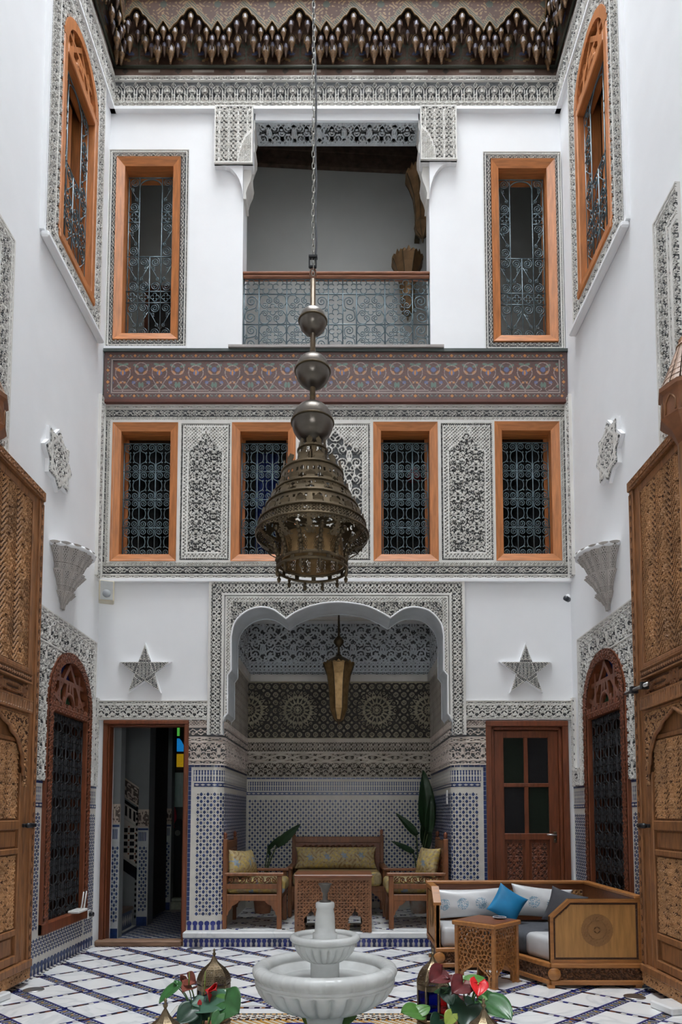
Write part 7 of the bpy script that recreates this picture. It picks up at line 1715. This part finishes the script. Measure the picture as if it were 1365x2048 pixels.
# ------------------------------------------------------------------ standing lanterns
def floor_lantern(x, y, label, rot=.0, s=1.0):
    o = empty('floor_lantern', (x, y, .006), rot, label, 'lantern', 'pierced brass floor lanterns'); n = 8
    A = [2 * pi * k / n for k in range(n + 1)]
    mb = MB(); mb.lathe([(.085, 0), (.1, .004), (.1, .018), (.088, .026), (.094, .032), (.094, .042), (.088, .046)], n, sm=False, a0=0); mb.build('base', [BRASS_L], o)
    prof = [(.094, .235), (.100, .245), (.098, .265), (.088, .295), (.066, .325), (.040, .345), (.022, .362), (.010, .385), (.006, .392)]
    zs = np.linspace(.232, .392, 30); rs = np.interp(zs, [p[1] for p in prof], [p[0] for p in prof])
    for k in range(n):
        U, Zz = np.meshgrid(np.linspace(0, 1, 17), zs); rr = np.interp(Zz, zs, rs); X = rr * ((1 - U) * math.cos(A[k]) + U * math.cos(A[k + 1])); Yy = rr * ((1 - U) * math.sin(A[k]) + U * math.sin(A[k + 1]))
        g = np.arange(U.size).reshape(U.shape); Q = np.stack([g[:-1, :-1], g[:-1, 1:], g[1:, 1:], g[1:, :-1]], -1).reshape(-1, 4); u, z = ((U[:-1, :-1] + U[1:, 1:]) / 2).ravel(), ((Zz[:-1, :-1] + Zz[1:, 1:]) / 2).ravel()
        keep = ~((np.sin(u * 32) * np.sin((z - .23) * 290) > .45) & (np.abs(u - .5) < .40) & (z < .36) & (z > .24))
        solid(link('dome_panel', np_mesh('dome_panel', np.stack([X.ravel(), Yy.ravel(), Zz.ravel()], 1), Q[keep], None, [BRASS_L]), o), .0015)
        c, s_ = math.cos(A[k]), math.sin(A[k])
        mb = MB(); mb.tube([(.092 * c, .092 * s_, .042), (.092 * c, .092 * s_, .236)], .0055, 5); mb.build('corner_bar', [BRASS_L], o)
        mb = MB(); mb.add([(.090 * math.cos(A[k]), .090 * math.sin(A[k]), .046), (.090 * math.cos(A[k + 1]), .090 * math.sin(A[k + 1]), .046), (.090 * math.cos(A[k + 1]), .090 * math.sin(A[k + 1]), .212), (.090 * math.cos(A[k]), .090 * math.sin(A[k]), .212)], [(0, 1, 2, 3)])
        gp = mb.build('glass_pane', [(GL_R, GL_B, glass('smoke_glass', (.55, .58, .60)))[k % 3] if k % 2 == 0 or k % 3 else GL_B], o); solid(gp, .002)
    relief('pierced_collar', o, [BRASS_L], 2 * pi, .028, .028, lambda u, v: np.zeros_like(u), lambda u, v, t: (.094 * np.cos(u), .094 * np.sin(u), .208 + v), .0, skirt=False)
    mb = MB(); mb.lathe([(.006, .388), (.006, .396), (.010, .402), (.011, .408), (.006, .414), (.005, .420), (.0075, .425), (.006, .431), (.001, .438)], 12); mb.build('finial', [BRASS_L], o)
    return o
LYB, LYF = 4.06, 2.98
floor_lantern(-.765, LYB, 'pierced brass lantern behind the left anthurium', .2); floor_lantern(.515, LYB, 'pierced brass lantern with red and blue glass behind the right anthurium', .2)
floor_lantern(onY(331, 2012, LYF)[0], LYF, 'brass lantern tip at the bottom edge left of the fountain', .1); floor_lantern(onY(968, 2010, LYF)[0], LYF, 'brass lantern tip at the bottom edge in front of the right anthurium', .1)

# ------------------------------------------------------------------ plants
def leaf_mesh(name, L, Wd, m, curl=.18, fold=.10, lobe=.22, n=10, k=14):
    U, V = np.meshgrid(np.linspace(-1, 1, n + 1), np.linspace(0, 1, k + 1))
    w = Wd * np.clip(np.sin(pi * np.clip(V, 0, 1) ** .62), 0, 1) ** .72; w = np.where(V < .12, np.maximum(w, Wd * .55), w)
    X = U * w; Yy = L * V - L * lobe * np.abs(U) ** .8 * (1 - V) ** 2 * 1.2; Z = L * curl * (.25 - (V - .35) ** 2 * 1.3) + Wd * fold * np.abs(U) - .05 * Wd * np.cos(U * 9) * .4
    a = np.arange(U.size).reshape(U.shape); Q = np.stack([a[:-1, :-1], a[:-1, 1:], a[1:, 1:], a[1:, :-1]], -1).reshape(-1, 4)
    return np_mesh(name, np.stack([X.ravel(), Yy.ravel(), Z.ravel()], 1), Q, None, [m], True)
def place(me, name, parent, base, tip, nrm):
    d = (Vector(tip) - Vector(base)); d.normalize(); N = Vector(nrm); N = N - d * N.dot(d); N.normalize(); x = d.cross(N)
    o = link(name, me, parent); o.matrix_local = Matrix((( x.x, d.x, N.x, base[0]), (x.y, d.y, N.y, base[1]), (x.z, d.z, N.z, base[2]), (0, 0, 0, 1))); solid(o, .0012); return o
LEAFM = [mat('leaf_green', (.035, .125, .035), .32, var=.25, nscale=20), mat('leaf_light', (.085, .22, .045), .32, var=.2, nscale=20), mat('leaf_dark', (.014, .045, .026), .35, var=.25, nscale=20), mat('leaf_blue_green', (.05, .13, .085), .4, var=.15, nscale=20), mat('leaf_lime', (.25, .32, .05), .35, var=.2, nscale=20)]
SPM = [mat('spathe_brown', (.16, .035, .02), .35, var=.3, nscale=25), mat('spathe_red', (.62, .02, .025), .25, var=.15, nscale=20), mat('spathe_maroon', (.11, .016, .018), .3, var=.35, nscale=25)]
STEM = mat('stem_green', (.06, .14, .03), .5)
TERRA = mat('terracotta', (.30, .13, .07), .8, var=.25, nscale=10)
def pot(parent, r, h, m=TERRA):
    mb = MB(); mb.lathe([(r * .72, 0), (r * .78, h * .1), (r * .95, h * .7), (r * .95, h * .78), (r * 1.05, h * .8), (r * 1.05, h), (r * .92, h), (r * .88, h * .85)], 28, caps=False); mb.lathe([(r * .70, .001), (.001, .001)][::-1], 28, caps=False); p = mb.build('pot', [m], parent)
    mb = MB(); mb.lathe([(r * .9, h * .86), (.001, h * .88)], 24, caps=False); mb.build('soil', [mat('soil', (.03, .02, .014), .95)], p)
def anthurium(cx, cy, label, leaves, spathes, spikes):
    o = empty('anthurium', (cx, cy, .006), 0, label, 'potted plant', 'potted anthuriums beside the fountain'); pot(o, .10, .115)
    def P(px, py, y): x, z = onY(px, py, y); return (x - cx, y - cy, z - .006)
    def stem_to(b, spread=.02):
        s = (max(-.05, min(.05, b[0] * .3)), max(-.05, min(.05, b[1] * .3)), .10); mid = (s[0] * .6 + b[0] * .4, s[1] * .6 + b[1] * .4, s[2] * .4 + b[2] * .6 + .02)
        mb = MB(); mb.tube(smooth([s, mid, b], 7), .0032, 6); mb.build('stalk', [STEM], o)
    for (bx, by, tx, ty, y0, y1, wr, mi, nr) in leaves:
        b, t = P(bx, by, y0), P(tx, ty, y1); L = (Vector(t) - Vector(b)).length; place(leaf_mesh('leaf', L, L * wr, LEAFM[mi]), 'leaf', o, b, t, nr); stem_to(b)
    for (bx, by, tx, ty, y0, y1, wr, mi, nr, sp) in spathes:
        b, t = P(bx, by, y0), P(tx, ty, y1); L = (Vector(t) - Vector(b)).length; f = place(leaf_mesh('spathe', L, L * wr, SPM[mi], .3, .35, .25), 'spathe', o, b, t, nr); stem_to(b)
        if sp: d = Vector(P(sp[0], sp[1], y0 - .02)) - Vector(b); mb = MB(); mb.tube([b, tuple(Vector(b) + d * .5), tuple(Vector(b) + d)], [.006, .006, .003], 7); mb.build('spadix', [mat('spadix_yellow', (.55, .30, .06), .5)], o)
    for (bx, by, tx, ty, y) in spikes: mb = MB(); mb.tube([P(bx, by, y), P((bx + tx) / 2, (by + ty) / 2, y), P(tx, ty, y)], [.004, .0042, .002], 6); mb.build('flower_spike', [mat('spike_green', (.16, .22, .04), .5)], o)
    return o
UPF = (0, -.55, .85); FRT = (0, -.95, .35)
anthurium(-.76, 3.66, 'anthurium with brown and red flowers left of the fountain',
    [(354, 1973, 318, 2006, 3.64, 3.58, .42, 0, (-.5, -.5, .7)), (358, 1972, 376, 1972, 3.64, 3.70, .7, 0, UPF), (412, 2004, 450, 2018, 3.56, 3.46, .62, 3, UPF), (408, 2004, 384, 2010, 3.56, 3.52, .75, 3, UPF), (450, 2003, 478, 2026, 3.50, 3.42, .75, 0, FRT), (448, 2004, 430, 1992, 3.52, 3.56, .5, 1, (0, -.8, .5)), (451, 1986, 430, 1984, 3.66, 3.66, .42, 0, UPF), (452, 1986, 476, 1982, 3.66, 3.68, .42, 0, UPF), (384, 2018, 356, 2046, 3.48, 3.42, .6, 2, FRT), (388, 2030, 398, 2056, 3.50, 3.46, .55, 2, FRT), (440, 2028, 426, 2052, 3.44, 3.40, .5, 0, FRT), (405, 2020, 416, 2040, 3.56, 3.50, .55, 2, FRT)],
    [(377, 1958, 393, 1966, 3.60, 3.56, .62, 0, (.3, -.8, .2), None), (382, 1976, 365, 1985, 3.58, 3.52, .6, 0, (.1, -.3, .9), None), (421, 1984, 412, 1980, 3.58, 3.52, .8, 1, FRT, None), (423, 1985, 433, 1980, 3.58, 3.54, .7, 1, UPF, None), (400, 2008, 400, 1999, 3.50, 3.50, .5, 1, FRT, None), (368, 1958, 361, 1950, 3.62, 3.6, .5, 0, FRT, None)],
    [(378, 1970, 379, 1944, 3.55), (409, 1990, 411, 1942, 3.55), (417, 2046, 418, 2034, 3.4)])
anthurium(.64, 3.66, 'anthurium with maroon and bright red flowers right of the fountain',
    [(838, 2026, 803, 2024, 3.66, 3.60, .55, 1, UPF), (838, 2026, 860, 2012, 3.66, 3.70, .5, 1, UPF), (938, 1963, 913, 1952, 3.66, 3.70, .35, 1, UPF), (938, 1963, 972, 1956, 3.66, 3.70, .35, 1, UPF), (974, 2004, 1024, 2038, 3.60, 3.46, .50, 0, UPF), (972, 2003, 985, 1986, 3.60, 3.70, .8, 0, (0, -.7, .6)), (970, 2002, 954, 1992, 3.60, 3.62, .6, 1, UPF), (935, 2012, 930, 2056, 3.54, 3.42, .75, 2, FRT), (937, 2010, 950, 2000, 3.56, 3.6, .7, 2, FRT), (893, 1982, 905, 2010, 3.56, 3.50, .5, 2, FRT), (893, 1982, 868, 1984, 3.56, 3.60, .35, 0, UPF), (905, 2028, 892, 2050, 3.46, 3.42, .5, 4, FRT), (880, 2040, 862, 2054, 3.5, 3.44, .6, 2, FRT)],
    [(884, 1950, 858, 1966, 3.60, 3.52, .55, 2, (.1, -.7, .6), None), (884, 1950, 900, 1958, 3.60, 3.56, .5, 2, (.1, -.7, .6), None), (926, 1970, 904, 1988, 3.54, 3.47, .62, 2, (0, -.75, .55), None), (926, 1972, 940, 1990, 3.56, 3.50, .6, 0, (0, -.4, .8), None), (918, 1992, 903, 2008, 3.60, 3.55, .6, 2, FRT, None), (957, 1968, 956, 1994, 3.54, 3.46, .52, 1, (0, -.9, .4), (957, 1968)), (952, 1974, 944, 1966, 3.54, 3.52, .6, 1, FRT, None), (960, 1974, 969, 1971, 3.54, 3.52, .6, 1, FRT, None)], [])
fp = empty('leafy_plant', (-.10, 3.80, .006), 0, 'low leafy plant half hidden behind the fountain pedestal', 'plant'); pot(fp, .06, .05)
for (bx, by, tx, ty, mi) in ((628, 2040, 602, 2020, 4), (622, 2034, 618, 2050, 4), (684, 2036, 714, 2032, 1), (684, 2036, 690, 2014, 1)):
    b = onY(bx, by, 3.78); t_ = onY(tx, ty, 3.72); b3, t3 = (b[0] + .10, -.02, b[1] - .006), (t_[0] + .10, -.08, t_[1] - .006); L = (Vector(t3) - Vector(b3)).length; place(leaf_mesh('leaf', L, L * .42, LEAFM[mi]), 'leaf', fp, b3, t3, FRT)
    mb = MB(); mb.tube([(0, 0, .045), (b3[0] * .7, -.01, max(.05, b3[2])), b3], .003, 5); mb.build('stalk', [STEM], fp)
# tall plants in the alcove
def strelitzia(px, y, base_py, label, leaves):
    x = onY(px, base_py, y)[0]; o = empty('alcove_plant', (x, y, FLA + .003), 0, label, 'potted plant', 'potted plants in the alcove')
    mb = MB(); mb.lathe([(.082, 0), (.088, .02), (.105, .15), (.10, .155), (.115, .16), (.115, .185), (.10, .185), (.095, .17)], 24, caps=False); mb.lathe([(.080, .001), (.001, .001)][::-1], 24, caps=False); p = mb.build('pot', [mat('worn_pot', (.26, .14, .08), .85, var=.2, nscale=9, col2=(.42, .40, .36)) if px > 700 else TERRA], o); mb = MB(); mb.lathe([(.097, .172), (.001, .174)], 20, caps=False); mb.build('soil', [MATS['soil']], p)
    mats = [mat('strelitzia_leaf', (.018, .050, .018), .4, var=.3, nscale=12)]
    for (bx, by, tx, ty, dy, wr) in leaves:
        b = onY(bx, by, y + dy); t_ = onY(tx, ty, y + dy - .05); b3, t3 = (b[0] - x, dy, b[1] - FLA), (t_[0] - x, dy - .05, t_[1] - FLA); L = (Vector(t3) - Vector(b3)).length
        place(leaf_mesh('leaf', L, L * wr, mats[0], .10, .35, .0), 'leaf', o, b3, t3, (.35, -.9, .25)); mb = MB(); mb.tube(smooth([(0, 0, .15), (b3[0] * .35, b3[1] * .4, .15 + (b3[2] - .15) * .55), b3], 7), .007, 6); mb.build('stalk', [mat('alcove_stalk', (.05, .085, .025), .5)], o)
strelitzia(526, 7.62, 1815, 'leafy plant in a terracotta pot behind the left armchair', [(553, 1692, 602, 1648, .0, .14), (536, 1700, 560, 1672, .1, .12), (540, 1712, 535, 1690, .05, .12)])
strelitzia(838, 7.62, 1815, 'tall broad-leaved plant in a worn pot behind the right armchair', [(852, 1660, 846, 1541, .05, .17), (856, 1668, 862, 1592, -.02, .15), (834, 1672, 792, 1627, .0, .14), (828, 1706, 783, 1683, -.05, .12), (852, 1700, 860, 1640, .1, .14), (848, 1690, 852, 1610, .12, .16)])

# ------------------------------------------------------------------ lanterns on the gallery wall
def wall_vase(px, py_b, py_t, y, r, label):
    x, zb = onY(px, py_b, y); zt = onY(px, py_t, y)[1]; H = zt - zb; o = empty('gallery_lantern', (x, y, zb), 0, label, 'lantern', 'brass lanterns of the gallery')
    vase_lantern(o, [(.004, 0), (r * .42, H * .10), (r * .50, H * .20), (r * .44, H * .26), (r * .46, H * .40), (r * .56, H * .62), (r * .8, H * .80), (r, H * .90)], 8, mat('gallery_brass', (.20, .115, .05), .5, metal=.5, var=.4, nscale=8), BRASS, H * .07)
    mb = MB(); mb.lathe([(.003, -.05), (.012, -.02), (.006, 0), (.02, .01)], 8); mb.build('finial', [BRASS], o)
    mb = MB(); mb.box((-.03, 0, H * .6), (.03, gal(x) - y + .002, H * .66)); mb.build('wall_bracket', [BRASS], o)
wall_vase(846, 478, 345, 7.15, .19, 'brass lantern high in the gallery half hidden by the pillar'); wall_vase(816, 634, 514, 7.45, .185, 'brass lantern in the gallery behind the railing')
# gallery door seen through the left upper window
gd = empty('door_5', (onY(322, 520, 7.55)[0], gal(-2.05) - .01, 5.82), 0, 'brown timber door on the gallery wall behind the left upper window', 'door', kind='structure')
for s in (-1, 1): mb = MB(); mb.box((s * .18, -.03, 0), (s * .13, 0, 1.55)); mb.build('door_jamb', [WOOD_D], gd)
mb = MB(); mb.box((-.18, -.03, 1.50), (.18, 0, 1.55)); mb.build('door_head', [WOOD_D], gd); mb = MB(); mb.box((-.13, -.01, 0), (.13, 0, 1.5)); mb.build('opening_shade', [DARK], gd)  # near-black sheet stands in for the shade of an open doorway

# ------------------------------------------------------------------ small fittings
sx, sz = onY(211, 1185, 6.33)
sp = empty('loudspeaker', (sx, 6.36, sz - .09), .35, 'small cream loudspeaker mounted in the left corner', 'speaker')
CRM = mat('cream_plastic', (.55, .50, .38), .5); mb = MB(); mb.box((-.07, -.06, 0), (.07, .05, .20)); mb.build('cabinet', [CRM], sp, bv=.008)
mb = MB(); mb.box((-.055, -.068, .012), (.055, -.06, .19)); gr = mb.build('grille', [mat('speaker_grille', (.40, .41, .40), .6, bump=.5, bscale=300)], sp)
mb = MB(); mb.lathe([(.038, 0), (.036, .003), (.001, .003)], 24); mb.xform(Matrix.Translation((0, -.068, .07)) @ Matrix.Rotation(pi / 2, 4, 'X')); mb.build('driver', [mat('driver_grey', (.30, .32, .33), .5)], gr)
mb = MB(); mb.tube([(-.03, .05, .1), (-.06, .12, .1)], .012, 8); mb.build('wall_mount', [CRM], sp)
kx, kz = onY(1138, 1197, 6.30)
kc = empty('security_camera', (kx, 6.32, kz), .4, 'small dark security camera in the right corner', 'camera')
mb = MB(); mb.tube([(-.045, -.02, 0), (.015, .01, .0)], .024, 14); mb.build('camera_body', [mat('camera_dark', (.03, .035, .045), .4)], kc); mb = MB(); mb.tube([(.015, .01, 0), (.06, .04, .01), (.065, .07, .05)], .009, 8); mb.build('bracket', [WHITE], kc); mb = MB(); mb.lathe([(.028, 0), (.028, .012)], 16); mb.xform(Matrix.Translation((.065, .08, .05)) @ Matrix.Rotation(pi / 2, 4, 'X')); mb.build('mount_plate', [WHITE], kc)
# router on the left sill
ry, rz_ = onX(133, 1828, WL + .08); rt = empty('wifi_router', (WL + .06, 5.98, LW[2] + .092), pi / 2, 'white router with two aerials on the left window sill', 'router'); PLW = mat('white_plastic', (.70, .70, .68), .35)
mb = MB(); mb.box((-.10, -.06, 0), (.10, .04, .022)); mb.build('router_body', [PLW], rt, bv=.006)
for q in (.02, .085): mb = MB(); mb.tube([(q, -.03, .018), (q + .012, -.045, .17)], [.0075, .0055], 8); mb.build('aerial', [PLW], rt)
so = empty('wall_socket', (WL + .016, 6.37, onX(184, 1818, WL)[1] - .03), pi / 2, 'white socket with a black plug on the left tiled wall', 'socket'); mb = MB(); mb.box((-.04, -.012, -.04), (.04, 0, .04)); mb.build('socket_plate', [PLW], so, bv=.004); mb = MB(); mb.tube([(.0, -.012, 0), (.0, -.05, 0)], .02, 12); mb.build('plug', [BLACKG], so)
sxx = XAR - .013; sy_ = WY + .18; swt = empty('light_switch', (sxx, sy_, 1.36), -pi / 2, 'white double switch plate on the right alcove pillar', 'switch'); 
for q in (0, 1): mb = MB(); mb.box((-.03, -.012, q * .072 - .035), (.03, 0, q * .072 + .03)); mb.build('switch_plate', [PLW], swt, bv=.004)
bx_, by_ = onZ(1348, 2022, 0); mbk = empty('marble_block', (bx_ + .06, by_ - .02, .006), .25, 'white marble corner block at the right picture edge', 'block'); mb = MB(); mb.box((-.16, -.08, 0), (.16, .12, .05)); mb.build('block', [MARBLE], mbk, bv=.01)
bx_, by_ = onZ(-14, 2004, 0); mbk = empty('marble_block', (bx_ - .02, by_, .006), -.2, 'white marble corner block just at the left picture edge', 'block'); mb = MB(); mb.box((-.10, -.08, 0), (.10, .08, .05)); mb.build('block', [MARBLE], mbk, bv=.01)
# dark clothing and red cloth at the far end of the passage
CL = mat('black_cloth', (.008, .012, .013), .9); xa, za = onY(356, 1800, 9.1); zt_ = onY(356, 1638, 9.1)[1]
co = empty('dark_clothing', (xa, 9.1, .30), 0, 'dark clothing with a pale emblem at the end of the passage', 'clothing')
H = zt_ - .30; pr = [(.055, -.16), (.06, .1), (.075, H * .45), (.085, H * .75), (.07, H * .92), (.03, H)]; mb = MB(); mb.lathe(pr, 18); mb.v = [(x, y * .6, z) for x, y, z in mb.v]; mb.build('garment', [CL], co)
em = onY(354.5, 1666, 9.0); mb = MB(); a0 = MB()
for k in range(3): mb.tube([(em[0] - xa + (.010 + k * .012) * math.cos(q) , -.075, em[1] - .30 + (.010 + k * .012) * math.sin(q)) for q in [2 * pi * j / 8 + k for j in range(8)]], .003, 4, closed=True)
mb.build('emblem', [mat('pale_print', (.32, .33, .27), .7)], co)
RC_ = mat('red_cloth', (.36, .012, .03), .7); rp = [onY(a, b, 9.05) for a, b in ((346, 1613), (349, 1618), (351, 1628), (351, 1638), (348, 1644), (346.5, 1648), (348, 1656))]
sc_ = empty('red_scarf', (rp[0][0], 9.05, rp[0][1] - .29), 0, 'red cloth hanging beside the dark clothing in the passage', 'scarf'); mb = MB(); mb.tube(smooth([(a - rp[0][0], -.02, b - rp[0][1] + .29) for a, b in rp], 5), .020, 8); mb.build('cloth', [RC_], sc_)
cr = empty('pale_crate', (onY(358, 1805, 9.0)[0], 8.95, 0), 0, 'pale green crate on the passage floor', 'crate'); CR = mat('crate_green', (.36, .38, .30), .7, var=.2, nscale=30)
mb = MB(); mb.box((-.09, -.06, 0), (.09, .10, .10)); mb.build('crate_body', [CR], cr, bv=.005); mb = MB(); mb.box((-.075, -.05, .105), (.08, .08, .145)); mb.build('crate_lid', [CR], cr, bv=.01)
